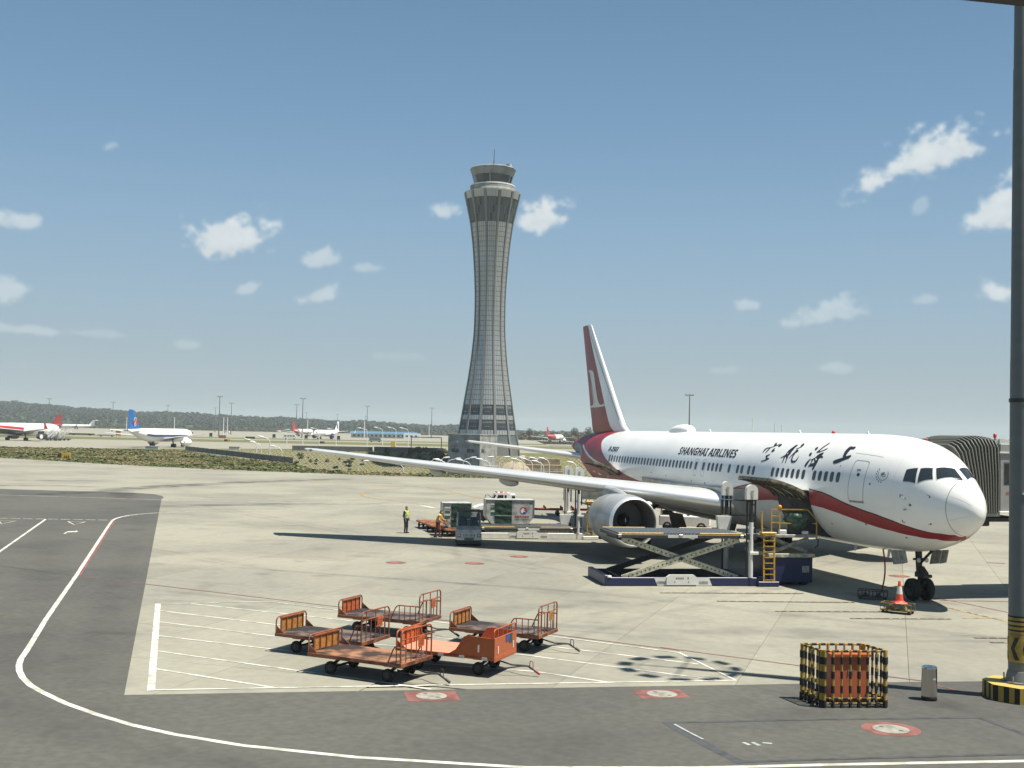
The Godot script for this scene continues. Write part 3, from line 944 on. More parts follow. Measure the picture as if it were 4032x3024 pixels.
func hull_row(s: float) -> Vector3:
	var i := 0
	while i < HULL_S.size() - 2 and HULL_S[i + 1] < s:
		i += 1
	var k := clampf((s - HULL_S[i]) / (HULL_S[i + 1] - HULL_S[i]), 0, 1)
	return Vector3(lerpf(HULL_TOP[i], HULL_TOP[i + 1], k), lerpf(HULL_BOTTOM[i], HULL_BOTTOM[i + 1], k), lerpf(HULL_WIDTH[i], HULL_WIDTH[i + 1], k))

func hull(s: float, deg: float, off := 0.0) -> Vector3:
	var r := hull_row(s)
	var t := deg_to_rad(deg)
	var b := (r.x - r.y) * 0.5
	var yc := (r.x + r.y) * 0.5
	var o := Vector3(0, cos(t) * r.z, sin(t) * b)
	if o.length() > 1e-4:
		o = o.normalized()
	return Vector3(-s, yc + b * cos(t), r.z * sin(t)) + o * off

func skin_quad(a: Vector2, b: Vector2, c: Vector2, d: Vector2, nu: int, nv: int, off: float, s: Shape, mirror := 1.0) -> void:
	# a patch of skin between four corners given as (station, degrees)
	var rows := []
	for i in nu + 1:
		var line := []
		for j in nv + 1:
			var p := a.lerp(b, float(i) / nu).lerp(d.lerp(c, float(i) / nu), float(j) / nv)
			line.append(hull(p.x, p.y * mirror, off))
		rows.append(line)
	var mid := hull((a.x + c.x) * 0.5, (a.y + c.y) * 0.5 * mirror)
	var rr := hull_row((a.x + c.x) * 0.5)
	s.grid(rows, mid - Vector3(mid.x, (rr.x + rr.y) * 0.5, 0) + Vector3(0.001, 0, 0))

func skin_band(top: Array, bottom: Array, s0: float, s1: float, n: int, off: float, s: Shape, mirror := 1.0, rows_n := 8) -> void:
	# a band of skin between two edges; each edge a list [station, degrees, ...] with stations rising
	for k in n:
		var a := lerpf(s0, s1, float(k) / n)
		var b := lerpf(s0, s1, float(k + 1) / n)
		for r in rows_n:
			var p := []
			var m := []
			for q: Array in [[a, r], [b, r], [b, r + 1], [a, r + 1]]:
				var d: float = lerpf(edge_at(top, q[0]), edge_at(bottom, q[0]), float(q[1]) / rows_n)
				p.append(hull(q[0], d * mirror, off))
				m.append((hull(q[0], d * mirror, off + 0.5) - p[-1]).normalized())
			s.tri3(p[0], p[1], p[2], m[0], m[1], m[2])
			s.tri3(p[0], p[2], p[3], m[0], m[2], m[3])

func edge_at(e: Array, s: float) -> float:
	for i in range(0, e.size() - 2, 2):
		if s <= e[i + 2]:
			return lerpf(e[i + 1], e[i + 3], clampf((s - e[i]) / (e[i + 2] - e[i]), 0, 1))
	return e[-1]

func skin_tri(a: Vector2, b: Vector2, c: Vector2, off: float, s: Shape, mirror: float, depth := 0) -> void:
	var k := Vector2(1.0, 0.045)
	var ab := ((a - b) * k).length()
	var bc := ((b - c) * k).length()
	var ca := ((c - a) * k).length()
	if depth < 9 and maxf(ab, maxf(bc, ca)) > 0.16:
		if ab >= bc and ab >= ca:
			skin_tri(a, (a + b) * 0.5, c, off, s, mirror, depth + 1)
			skin_tri((a + b) * 0.5, b, c, off, s, mirror, depth + 1)
		elif bc >= ca:
			skin_tri(a, b, (b + c) * 0.5, off, s, mirror, depth + 1)
			skin_tri(a, (b + c) * 0.5, c, off, s, mirror, depth + 1)
		else:
			skin_tri(a, b, (c + a) * 0.5, off, s, mirror, depth + 1)
			skin_tri((c + a) * 0.5, b, c, off, s, mirror, depth + 1)
		return
	var p := [hull(a.x, a.y * mirror, off), hull(b.x, b.y * mirror, off), hull(c.x, c.y * mirror, off)]
	var q := [hull(a.x, a.y * mirror, off + 0.5), hull(b.x, b.y * mirror, off + 0.5), hull(c.x, c.y * mirror, off + 0.5)]
	s.tri3(p[0], p[1], p[2], (q[0] - p[0]).normalized(), (q[1] - p[1]).normalized(), (q[2] - p[2]).normalized())

func skin_poly(flat: Array, off: float, s: Shape, mirror := 1.0) -> void:
	var poly := pairs(flat)
	var scaled := PackedVector2Array()
	for p in poly:
		scaled.append(Vector2(p.x, p.y * 0.045))
	var idx := Geometry2D.triangulate_polygon(scaled)
	for i in range(0, idx.size(), 3):
		skin_tri(poly[idx[i]], poly[idx[i + 1]], poly[idx[i + 2]], off, s, mirror)

func text_faces(words: String, bold := true) -> PackedVector2Array:
	# the letters as flat triangles, cap height about 1
	var tm := TextMesh.new()
	var f := SystemFont.new()
	f.font_names = PackedStringArray(["Droid Sans"])
	f.font_weight = 700 if bold else 400
	tm.font = f
	tm.text = words
	tm.font_size = 64
	tm.pixel_size = 1.0 / 46.0
	tm.depth = 0.0
	tm.curve_step = 2.0
	var a := tm.get_mesh_arrays()
	var v: PackedVector3Array = a[Mesh.ARRAY_VERTEX]
	var idx: PackedInt32Array = a[Mesh.ARRAY_INDEX] if a[Mesh.ARRAY_INDEX] != null else PackedInt32Array()
	var o := PackedVector2Array()
	if idx.size() > 0:
		for i in idx:
			o.append(Vector2(v[i].x, v[i].y))
	else:
		for p in v:
			o.append(Vector2(p.x, p.y))
	var lo := Vector2(1e9, 1e9)
	var hi := Vector2(-1e9, -1e9)
	for p in o:
		lo = lo.min(p)
		hi = hi.max(p)
	for i in o.size():
		o[i] = (o[i] - lo) / (hi - lo)      # 0..1 in both directions
	return o

func skin_text(words: String, s0: float, s1: float, d0: float, d1: float, slant: float, off: float, s: Shape) -> void:
	# letters from station s0 (start) to s1, between degrees d0 (foot) and d1 (head)
	var o := text_faces(words)
	for pass_: Array in [[0.0, 0.0, 0.0], [0.022, -0.25, 0.004]]:      # a heavier cut of the letters
		var h: float = absf(d1 - d0) / 11.6
		for i in range(0, o.size(), 3):
			var q := []
			for k in 3:
				var p := o[i + k]
				q.append(Vector2(lerpf(s0, s1 + slant, p.x) - slant * p.y + pass_[0] * h, lerpf(d0, d1, p.y) + pass_[1] * h))
			skin_tri(q[0], q[1], q[2], off + pass_[2], s, 1.0)

func flat_text(words: String, place: Transform3D, w: float, h: float, s: Shape, slant := 0.0) -> void:
	# letters on a flat face: local x to the right, y up, z out of the face, starting at the origin
	var o := text_faces(words)
	var z := place.basis.z.normalized()
	for i in range(0, o.size(), 3):
		var q := []
		for k in 3:
			q.append(place * Vector3(o[i + k].x * w + slant * o[i + k].y, o[i + k].y * h, 0))
		s.tri(q[0], q[1], q[2], z)

func foil(n: int, t: float, camber := 0.02) -> Array:
	# points round a wing section: from the trailing edge over the top to the leading edge and back, as (chord part, height part)
	var o := []
	for i in 2 * n + 1:
		var k := absf(float(i) / n - 1.0)
		var x := k * k * (1.6 - 0.6 * k)
		var y := 5.0 * t * (0.2969 * sqrt(x) - 0.126 * x - 0.3516 * x * x + 0.2843 * x * x * x - 0.1036 * x * x * x * x)
		var c := camber * 4.0 * x * (1.0 - x)
		o.append(Vector2(x, c + (y if i <= n else -y)))
	return o

func loft(stations: Array, s: Shape, x0: float, x1: float, n := 16, upright := false) -> void:
	# stations: [leading edge Vector3, chord, thickness part, droop of the trailing edge]; only the chord parts between x0 and x1
	var rows := []
	for st: Array in stations:
		var line := []
		for p: Vector2 in foil(n, st[2], 0.0 if upright else 0.015):
			var x := clampf(p.x, x0, x1)
			var y := p.y
			if x != p.x:
				var q := foil(1, st[2], 0.0)
				var t: float = st[2]
				var yy := 5.0 * t * (0.2969 * sqrt(x) - 0.126 * x - 0.3516 * x * x + 0.2843 * x * x * x - 0.1036 * x * x * x * x)
				var c := (0.0 if upright else 0.015) * 4.0 * x * (1.0 - x)
				y = c + (yy if p.y >= c or line.size() < n else -yy)
			var w: Vector3 = st[0] + Vector3(-x * st[1], 0, 0)
			if upright:
				w += Vector3(0, 0, y * st[1])
			else:
				w += Vector3(0, y * st[1] - st[3] * x, 0)
			line.append(w)
		rows.append(line)
	s.grid(rows)
	for e in [0, rows.size() - 1]:
		var mid := Vector3.ZERO
		for p: Vector3 in rows[e]:
			mid += p / rows[e].size()
		var out: Vector3 = rows[e][0] - rows[1 if e == 0 else e - 1][0]
		out = (Vector3(0, out.y, 0) if upright else Vector3(0, 0, out.z)).normalized()
		for j in rows[e].size() - 1:
			s.tri(mid, rows[e][j], rows[e][j + 1], out)

func wheel(root: Node3D, at: Vector3, r: float, w: float, side := Vector3.BACK, called := "wheel", rim_m: Material = null) -> void:
	var s := Shape.new()
	s.lathe([[r * 0.55, -w * 0.5], [r * 0.86, -w * 0.5], [r * 0.97, -w * 0.38], [r, -w * 0.2], [r, w * 0.2], [r * 0.97, w * 0.38], [r * 0.86, w * 0.5], [r * 0.55, w * 0.5]], at, side, 28)
	var o := part(called, s, mats.rubber, root)
	s = Shape.new()
	s.lathe([[0.0, -w * 0.4], [r * 0.5, -w * 0.42], [r * 0.56, -w * 0.5], [r * 0.56, w * 0.5], [r * 0.5, w * 0.42], [r * 0.18, w * 0.4], [r * 0.14, w * 0.52], [0.0, w * 0.52]], at, side, 20)
	part("rim", s, rim_m if rim_m else mats.dark_metal, o)

func build_airliner() -> void:
	var plane := thing("airliner", "large white airliner with red belly stripe and red tail being loaded", "airplane", Vector3(18.591, 0, -45.981), -1.322)
	# --- fuselage, with openings for the two cargo doors ---------------------------------------------------------------
	var stations := HULL_S.duplicate()
	for extra: float in [9.15, 12.35, 16.0, 19.0, 22.0, 25.0, 28.0, 31.0, 34.0, 35.2, 36.95]:
		if not stations.has(extra):
			stations.append(extra)
	stations.sort()
	var s := Shape.new()
	for i in stations.size() - 1:
		var a: float = stations[i]
		var b: float = stations[i + 1]
		for j in 90:
			var d := j * 4.0
			if a >= 9.149 and b <= 12.351 and d >= 92.0 and d < 152.0:
				continue
			if a >= 35.19 and b <= 36.96 and d >= 92.0 and d < 144.0:
				continue
			var p := [hull(a, d), hull(b, d), hull(b, d + 4), hull(a, d + 4)]
			var m := []
			for q: Array in [[a, d], [b, d], [b, d + 4], [a, d + 4]]:
				var da := hull(maxf(q[0] - 0.02, 0.0), q[1]) - hull(minf(q[0] + 0.02, 53.67), q[1])
				var db := hull(q[0], q[1] + 1.0) - hull(q[0], q[1] - 1.0)
				var nn := da.cross(db).normalized()
				if nn == Vector3.ZERO or q[0] < 0.001:
					nn = Vector3.RIGHT
				var rr := hull_row(q[0])
				if nn.dot(hull(q[0], q[1]) - Vector3(-q[0] - (0.4 if q[0] < 8.0 else (-0.4 if q[0] > 36.0 else 0.0)), (rr.x + rr.y) * 0.5, 0)) < 0:
					nn = -nn
				m.append(nn)
			s.tri3(p[0], p[1], p[2], m[0], m[1], m[2])
			s.tri3(p[0], p[2], p[3], m[0], m[2], m[3])
	var body := part("fuselage", s, mats.white_skin, plane)
	# hold behind the openings
	for q: Array in [[9.15, 12.35, 92.0, 152.0], [35.2, 36.95, 92.0, 144.0]]:
		s = Shape.new()
		var up := hull(q[0], q[2], -0.02)
		var low := hull(q[0], q[3], -0.02)
		for e in 2:
			var x: float = -q[e]
			var line := [Vector3(x, up.y, -1.2), Vector3(x, low.y, -1.2)]
			for k in 9:
				var h := hull(q[e], lerpf(q[3], q[2], k / 8.0), -0.005)
				line.append(Vector3(x, h.y, h.z))
			for k in range(1, line.size() - 1):
				s.tri(line[0], line[k], line[k + 1], Vector3(1 if e == 1 else -1, 0, 0))
		s.quad(Vector3(-q[0], up.y, -1.2), Vector3(-q[1], up.y, -1.2), Vector3(-q[1], low.y, -1.2), Vector3(-q[0], low.y, -1.2), Vector3(0, 0, 1))
		s.quad(Vector3(-q[0], up.y, -1.2), Vector3(-q[1], up.y, -1.2), Vector3(-q[1], up.y, up.z), Vector3(-q[0], up.y, up.z), Vector3.DOWN)
		s.quad(Vector3(-q[0], low.y, -1.2), Vector3(-q[1], low.y, -1.2), Vector3(-q[1], low.y, low.z), Vector3(-q[0], low.y, low.z), Vector3.UP)
		part("cargo_hold", s, mats.hold, plane)
	# open cargo doors, swung up and out
	for q: Array in [[9.18, 12.42], [35.23, 36.92]]:
		var prof := [Vector2(4.12, 2.5), Vector2(4.42, 2.82), Vector2(4.62, 3.3), Vector2(4.76, 3.72), Vector2(4.86, 4.1), Vector2(4.92, 4.46)]
		s = Shape.new()
		var rows := []
		for x: float in [q[0], q[1]]:
			var line := []
			for p: Vector2 in prof:
				line.append(Vector3(-x, p.x, p.y))
			rows.append(line)
		s.grid(rows, Vector3(0, 1, -0.4))
		var door := part("cargo_door", s, mats.white_skin, plane, "raised cargo door with olive inner face")
		s = Shape.new()
		var low := []
		for line: Array in rows:
			var l2 := []
			for k in line.size():
				l2.append(line[k] + Vector3(0, -0.13, 0.06))
			low.append(l2)
		s.grid(low, Vector3(0, -1, 0.4))
		for e in 2:
			for k in prof.size() - 1:
				s.quad(rows[e][k], rows[e][k + 1], low[e][k + 1], low[e][k], Vector3(1 if e == 0 else -1, 0, 0))
		s.quad(rows[0][5], rows[1][5], low[1][5], low[0][5], Vector3(0, 0, 1))
		part("door_lining", s, mats.primer, door)
		for k in int((q[1] - q[0]) / 0.45) + 1:      # ribs inside the door
			s = Shape.new()
			var x := lerpf(q[0] + 0.06, q[1] - 0.06, k / float(int((q[1] - q[0]) / 0.45)))
			for j in prof.size() - 1:
				s.bar(Vector3(-x, prof[j].x - 0.17, prof[j].y + 0.07), Vector3(-x, prof[j + 1].x - 0.17, prof[j + 1].y + 0.07), 0.05, 0.05)
			part("door_rib", s, mats.primer, door)
		for f: float in [0.3, 0.62]:
			s = Shape.new()
			var x := lerpf(q[0], q[1], f)
			s.rod(Vector3(-x, 3.9, 2.35), Vector3(-x, 4.5, 3.45), 0.035)
			s.box(Vector3(-x, 4.53, 3.5), Vector3(0.07, 0.07, 0.22))
			part("door_actuator", s, mats.light_grey, door)
	# --- red stripe with dark upper edge, both sides ------------------------------------------------------------------------
	var top := [0.9, 180.0, 0.98, 157.0, 1.41, 141.6, 2.04, 132.4, 2.72, 124.3, 3.46, 116.7, 4.31, 110.7, 5.27, 106.4, 6.35, 101.3, 7.23, 96.5, 7.93, 93.5, 9.06, 91.2, 9.82, 89.8, 13.1, 90.6, 14.98, 91.7, 16.75, 97.2, 18.2, 105.2, 20.4, 126.0]
	var low := [0.9, 180.0, 1.36, 180.0, 1.43, 169.2, 1.85, 150.0, 2.71, 137.5, 3.72, 128.9, 4.89, 122.4, 5.86, 117.1, 6.96, 112.4, 8.11, 108.6, 9.1, 107.0, 13.08, 107.1, 14.79, 110.1, 16.51, 117.4, 18.23, 126.2, 20.4, 143.7]
	var line_top := []
	for i in range(0, top.size(), 2):
		line_top.append_array([top[i], top[i + 1] - clampf((top[i] - 0.9) * 0.9, 0.0, 1.3)])
	for side: float in [1.0, -1.0]:
		for r: Array in ([[0.9, 9.14, 70], [12.36, 20.4, 30]] if side > 0 else [[0.9, 20.4, 80]]):
			s = Shape.new()
			skin_band(top, low, r[0], r[1], r[2], 0.006, s, side, 10)
			part("red_stripe", s, mats.red_skin, plane)
			s = Shape.new()
			skin_band(line_top, top, r[0], r[1], r[2], 0.007, s, side, 2)
			part("dark_stripe_edge", s, mats.ink, plane)
		# red tail end
		var front := [0.0, 40.4, 20.9, 40.94, 29.5, 41.26, 37.9, 41.42, 46.1, 41.35, 53.5, 40.95, 61.8, 40.28, 70.0, 39.45, 77.3, 38.51, 82.4, 37.62, 88.0, 36.59, 92.5, 35.65, 95.5, 34.77, 100.1, 33.53, 105.1, 31.56, 107.4, 29.16, 112.0, 27.0, 180.0, 26.0]
		s = Shape.new()
		for j in 60:
			var d0 := j * 3.0
			var d1 := d0 + 3.0
			for k in 64:
				var p := []
				var m := []
				for q: Array in [[d0, k], [d1, k], [d1, k + 1], [d0, k + 1]]:
					var x: float = lerpf(edge_at(front, q[0]), 52.6, q[1] / 64.0)
					p.append(hull(x, q[0] * side, 0.006))
					m.append((hull(x, q[0] * side, 0.5) - p[-1]).normalized())
				if side > 0 and p[0].x < -35.1 and p[2].x > -37.0 and d0 > 90 and d0 < 144:
					pass
				s.tri3(p[0], p[1], p[2], m[0], m[1], m[2])
				s.tri3(p[0], p[2], p[3], m[0], m[2], m[3])
		part("red_tail_paint", s, mats.red_tail, plane)
		s = Shape.new()
		skin_band([38.6, 87.6, 38.81, 87.4, 40.17, 85.6, 41.62, 82.8, 42.97, 79.6, 44.21, 75.0, 45.34, 69.5, 46.4, 62.0], [38.6, 88.4, 38.81, 88.6, 40.17, 88.6, 41.62, 86.8, 42.97, 84.6, 44.21, 80.2, 45.34, 75.5, 46.4, 69.0], 38.6, 46.4, 30, 0.011, s, side, 2)
		part("silver_curve", s, mats.pale_paint, plane)
	s = Shape.new()
	s.lathe([[0.5, 0.0], [0.36, 0.55], [0.3, 0.95], [0.18, 1.05], [0.0, 1.05]], Vector3(-52.6, 5.78, 0), Vector3(-1, 0.0, 0), 24)
	part("exhaust_cone", s, mats.steel, plane)
	# --- windows, doors, lettering -----------------------------------------------------------------------------------------------
	var rows_s := [12.91, 12.4, 11.88, 11.37, 10.85, 10.34, 9.82, 8.82, 8.32, 7.83, 7.33, 6.84, 15.02, 15.56, 16.37, 16.9, 17.94, 19.02, 19.55, 20.09, 20.62]
	for k in 28:
		rows_s.append(23.14 + (37.64 - 23.14) / 27.0 * k)
	rows_s.append_array([22.42, 21.36])
	for x: float in rows_s:
		s = Shape.new()
		var poly := []
		var glass := []
		for k in 16:
			var a := TAU * k / 16.0
			var c := Vector2(signf(cos(a)) * pow(absf(cos(a)), 0.6), signf(sin(a)) * pow(absf(sin(a)), 0.6))
			poly.append_array([x + c.x * 0.15, 76.1 + c.y * 5.4])
			glass.append_array([x + c.x * 0.125, 76.1 + c.y * 4.8])
		skin_poly(poly, 0.005, s)
		var w := part("cabin_window", s, mats.seam, plane)
		s = Shape.new()
		skin_poly(glass, 0.009, s)
		part("pane", s, mats.cabin_window, w)
	for q: Array in [[4.96, 6.0, 55.8, 99.2, 0.022, "cabin_door"], [22.2, 22.66, 67.2, 88.8, 0.018, "emergency_exit"], [21.15, 21.6, 67.2, 88.8, 0.018, "emergency_exit"]]:
		s = Shape.new()
		var w: float = q[4]
		var dw := w * 22.0
		var ring := []
		for k in 33:
			var a := TAU * k / 32.0
			var c := Vector2(signf(cos(a)) * pow(absf(cos(a)), 0.25), signf(sin(a)) * pow(absf(sin(a)), 0.25))
			ring.append(c)
		var mx: float = (q[0] + q[1]) * 0.5
		var my: float = (q[2] + q[3]) * 0.5
		for k in 32:
			var p := []
			for e: Array in [[k, 0.0], [k + 1, 0.0], [k + 1, 1.0], [k, 1.0]]:
				var c: Vector2 = ring[e[0]]
				p.append(Vector2(mx + c.x * ((q[1] - q[0]) * 0.5 - w * e[1]), my + c.y * ((q[3] - q[2]) * 0.5 - dw * e[1])))
			skin_tri(p[0], p[1], p[2], 0.006, s, 1.0)
			skin_tri(p[0], p[2], p[3], 0.006, s, 1.0)
		var door := part(q[5], s, mats.seam, plane)
		if q[5] == "cabin_door":
			s = Shape.new()
			skin_poly([5.35, 65.8, 5.62, 65.8, 5.62, 67.4, 5.35, 67.4], 0.008, s)
			part("door_handle", s, mats.seam, door)
			s = Shape.new()
			skin_poly([5.38, 69.8, 5.52, 69.8, 5.55, 71.5, 5.5, 73.2, 5.38, 73.2, 5.35, 71.5], 0.008, s)
			part("door_window", s, mats.cabin_window, door)
			s = Shape.new()
			skin_poly([4.94, 97.6, 5.9, 97.6, 5.9, 99.4, 4.94, 99.4], 0.012, s)
			part("door_sill", s, mats.steel, door)
	s = Shape.new()
	skin_text("SHANGHAI AIRLINES", 25.6, 17.76, 62.7, 51.0, -0.1, 0.006, s)
	part("airline_name", s, mats.ink, plane, "slanted dark lettering along the upper fuselage")
	s = Shape.new()
	skin_text("B-2563", 38.45, 36.45, 65.0, 56.4, 0.05, 0.006, s)
	part("registration", s, mats.ink, plane)
	for q: Array in BRUSH:
		s = Shape.new()
		skin_poly(q, 0.006, s)
		part("brush_stroke", s, mats.ink, plane)
	for q: Array in BRUSH_GAPS:
		s = Shape.new()
		skin_poly(q, 0.01, s)
		part("brush_gap", s, mats.white_skin, plane)
	# alliance badge: broken ring, squiggle and a ring of small letters
	s = Shape.new()
	for k in 20:
		var a := TAU * (k + 1.0) / 30.0 - 0.9
		var b := TAU * (k + 2.0) / 30.0 - 0.9
		skin_tri(Vector2(3.95 - cos(a) * 0.29, 67.8 + sin(a) * 6.6), Vector2(3.95 - cos(b) * 0.29, 67.8 + sin(b) * 6.6), Vector2(3.95 - cos(b) * 0.265, 67.8 + sin(b) * 6.0), 0.006, s, 1.0)
		skin_tri(Vector2(3.95 - cos(a) * 0.29, 67.8 + sin(a) * 6.6), Vector2(3.95 - cos(b) * 0.265, 67.8 + sin(b) * 6.0), Vector2(3.95 - cos(a) * 0.265, 67.8 + sin(a) * 6.0), 0.006, s, 1.0)
	for q: Array in [[4.12, 69.0, 3.95, 66.0, 3.86, 66.2, 4.02, 69.2], [4.05, 68.4, 3.8, 67.0, 3.78, 67.6, 4.02, 69.0], [4.0, 70.0, 3.8, 68.6, 3.76, 69.3, 3.96, 70.6], [4.1, 66.6, 3.9, 65.2, 3.86, 65.7, 4.06, 67.2]]:
		skin_poly(q, 0.006, s)
	for k in 7:
		var a := 2.5 + k * 0.36
		var c := Vector2(3.95 - cos(a) * 0.38, 67.8 - sin(a) * 8.4)
		skin_poly([c.x - 0.03, c.y - 0.7, c.x + 0.03, c.y - 0.7, c.x + 0.03, c.y + 0.7, c.x - 0.03, c.y + 0.7], 0.006, s)
	part("alliance_badge", s, mats.seam, plane).set_meta("kind", "stuff")
	# cockpit windows
	var panes := [[2.85, 56.0, 2.41, 48.4, 2.25, 67.6, 2.82, 70.5], [2.3, 46.9, 1.92, 35.8, 1.66, 49.9, 2.16, 65.6], [1.83, 32.0, 1.5, 4.2, 0.93, 6.5, 1.53, 46.4]]
	for side: float in [1.0, -1.0]:
		for q: Array in panes:
			s = Shape.new()
			var c := Vector2((q[0] + q[2] + q[4] + q[6]) * 0.25, (q[1] + q[3] + q[5] + q[7]) * 0.25)
			var big := []
			for k in 4:
				var p := Vector2(q[k * 2], q[k * 2 + 1])
				p = c + (p - c) * 1.09
				big.append(p)
			skin_quad(big[0], big[1], big[2], big[3], 10, 10, 0.006, s, side)
			var fr := part("cockpit_window", s, mats.pale_paint, plane)
			s = Shape.new()
			skin_quad(Vector2(q[0], q[1]), Vector2(q[2], q[3]), Vector2(q[4], q[5]), Vector2(q[6], q[7]), 10, 10, 0.012, s, side)
			part("pane", s, mats.cockpit_glass, fr)
	for q: Array in [[1.6, 9.0, 0.98, 13.0], [1.78, 38.0, 1.45, 27.0]]:
		s = Shape.new()
		s.rod(hull(0.92, 9.0, 0.03), hull(1.12, 24.0, 0.05), 0.018, 0.01, 6)
	part("wiper", s, mats.ink, plane)
	# radome seam, lightning strips, small ports and marks
	s = Shape.new()
	for k in 60:
		var a := k * 6.0
		for e in 1:
			skin_tri(Vector2(0.885, a), Vector2(0.885, a + 6), Vector2(0.903, a + 6), 0.005, s, 1.0)
			skin_tri(Vector2(0.885, a), Vector2(0.903, a + 6), Vector2(0.903, a), 0.005, s, 1.0)
	part("radome_seam", s, mats.seam, plane)
	for d: float in [63.0, 117.0, -63.0, -117.0]:
		s = Shape.new()
		skin_poly([0.86, d, 0.86, d + 0.4, 0.13, d - 6.2, 0.13, d - 7.2], 0.006, s)
		part("lightning_strip", s, mats.pale_paint, plane)
	s = Shape.new()
	skin_poly([6.3, 47.6, 4.37, 48.4, 4.37, 48.7, 6.3, 47.9], 0.006, s)
	part("panel_line", s, mats.seam, plane)
	for q: Array in [[4.59, 79.5, 0.06, 1.2], [2.39, 96.0, 0.07, 1.7], [6.9, 64.0, 0.04, 0.8], [21.0, 97.0, 0.07, 1.3], [22.9, 96.0, 0.06, 1.2], [26.8, 93.0, 0.06, 1.2], [29.3, 91.0, 0.06, 1.2], [5.2, 122.0, 0.06, 1.2], [7.9, 126.0, 0.05, 1.0], [3.2, 139.0, 0.06, 1.3]]:
		s = Shape.new()
		var poly := []
		for k in 10:
			poly.append_array([q[0] + cos(TAU * k / 10) * q[2], q[1] + sin(TAU * k / 10) * q[3]])
		skin_poly(poly, 0.006, s)
		part("static_port", s, mats.seam, plane)
	for q: Array in [[2.61, 89.3], [2.63, 102.0]]:       # pitot probes
		s = Shape.new()
		s.rod(hull(q[0], q[1], 0.0), hull(q[0], q[1], 0.12), 0.03, 0.02, 8)
		s.rod(hull(q[0], q[1], 0.12), hull(q[0], q[1], 0.12) + Vector3(0.2, 0, 0), 0.015, 0.01, 8)
		part("pitot_probe", s, mats.steel, plane)
	for q: Array in [[2.89, 85.8, 1, 1], [1.52, 75.8, -1, 1], [1.59, 121.7, -1, -1], [2.95, 118.0, 1, -1]]:
		s = Shape.new()
		skin_poly([q[0], q[1], q[0] - q[2] * 0.16, q[1], q[0] - q[2] * 0.16, q[1] + q[3] * 0.7, q[0], q[1] + q[3] * 0.7], 0.006, s)
		skin_poly([q[0], q[1], q[0] - q[2] * 0.05, q[1], q[0] - q[2] * 0.05, q[1] + q[3] * 3.2, q[0], q[1] + q[3] * 3.2], 0.007, s)
		part("corner_mark", s, mats.red_skin, plane)
	# hull panel joints: thin rings and lengthwise laps
	s = Shape.new()
	for x: float in [3.3, 6.55, 14.0, 17.3, 20.9, 24.4, 27.6, 30.9, 34.2, 38.4]:
		for k in range(0, 60):
			var a := k * 6.0 if k < 30 else k * 6.0
			if a > 84 and a < 152:
				continue
			skin_tri(Vector2(x, a), Vector2(x, a + 6), Vector2(x + 0.008, a + 6), 0.004, s, 1.0)
			skin_tri(Vector2(x, a), Vector2(x + 0.008, a + 6), Vector2(x + 0.008, a), 0.004, s, 1.0)
	part("skin_joint", s, mats.pale_paint, plane).set_meta("kind", "stuff")
	# satellite dome, antennas and beacon on the crown
	s = Shape.new()
	var dome := []
	for i in 15:
		var u := i / 14.0
		var h := 0.55 * pow(sin(PI * pow(u, 0.72)), 0.45) if i > 0 and i < 14 else 0.02
		var w := 0.62 * pow(sin(PI * clampf(u, 0.02, 0.98)), 0.4)
		var line := []
		for k in 17:
			var a := PI * k / 16.0
			line.append(Vector3(-28.7 - 3.3 * u, 6.98 + h * pow(sin(a), 0.7) if k > 0 and k < 16 else 6.98, cos(a) * w))
		dome.append(line)
	s.grid(dome, Vector3(0, 1, 0))
	part("satellite_dome", s, mats.clean_white, plane)
	for q: Array in [[8.0, 0.12, 0.2], [14.5, 0.16, 0.24], [25.8, 0.16, 0.2]]:
		s = Shape.new()
		s.slab(pairs([0, -0.05, -q[2], -0.05, -q[2] - 0.08, q[1] * 0.9, -0.2, q[1]]), Transform3D(Basis.IDENTITY, Vector3(-q[0], 7.07, 0)), 0.03)
		part("blade_antenna", s, mats.clean_white, plane)
	s = Shape.new()
	s.lathe([[0.09, 0.0], [0.09, 0.08], [0.06, 0.14], [0.0, 0.16]], Vector3(-11.3, 7.06, 0), Vector3.UP, 14)
	part("beacon", s, mats.beacon_red, plane)
	for q: Array in [[6.2, 0.35], [9.0, 0.3], [13.6, 0.3]]:
		s = Shape.new()
		s.slab(pairs([0, 0.05, -0.25, 0.05, -0.3, -q[1], -0.18, -q[1]]), Transform3D(Basis.IDENTITY, Vector3(-q[0], hull_row(q[0]).y, 0)), 0.03)
		part("blade_antenna", s, mats.clean_white, plane)
	# --- wings ---------------------------------------------------------------------------------------------------------------------
	for side: float in [1.0, -1.0]:
		var st := [[Vector3(-17.1, 3.1, 1.6 * side), 11.4, 0.135, 0.55], [Vector3(-17.75, 3.22, 2.7 * side), 10.7, 0.13, 0.5], [Vector3(-21.66, 3.85, 7.92 * side), 7.55, 0.115, 0.34], [Vector3(-25.66, 4.36, 13.2 * side), 5.75, 0.11, 0.26], [Vector3(-29.66, 4.88, 18.5 * side), 3.97, 0.11, 0.16], [Vector3(-33.2, 5.38, 23.2 * side), 2.35, 0.11, 0.06], [Vector3(-33.75, 5.44, 23.7 * side), 1.9, 0.09, 0.03], [Vector3(-34.1, 5.46, 23.85 * side), 1.5, 0.05, 0.02]]
		s = Shape.new()
		loft(st, s, 0.115, 1.0, 18)
		var wing := part("wing", s, mats.wing, plane)
		s = Shape.new()
		loft(st, s, 0.0, 0.1152, 18)
		part("leading_edge_slat", s, mats.slat, wing)
		s = Shape.new()
		s.blob(Vector3(-33.6, 5.42, 23.55 * side), Vector3(0.32, 0.07, 0.12), 8, 5)
		part("navigation_light", s, mats.film, wing)
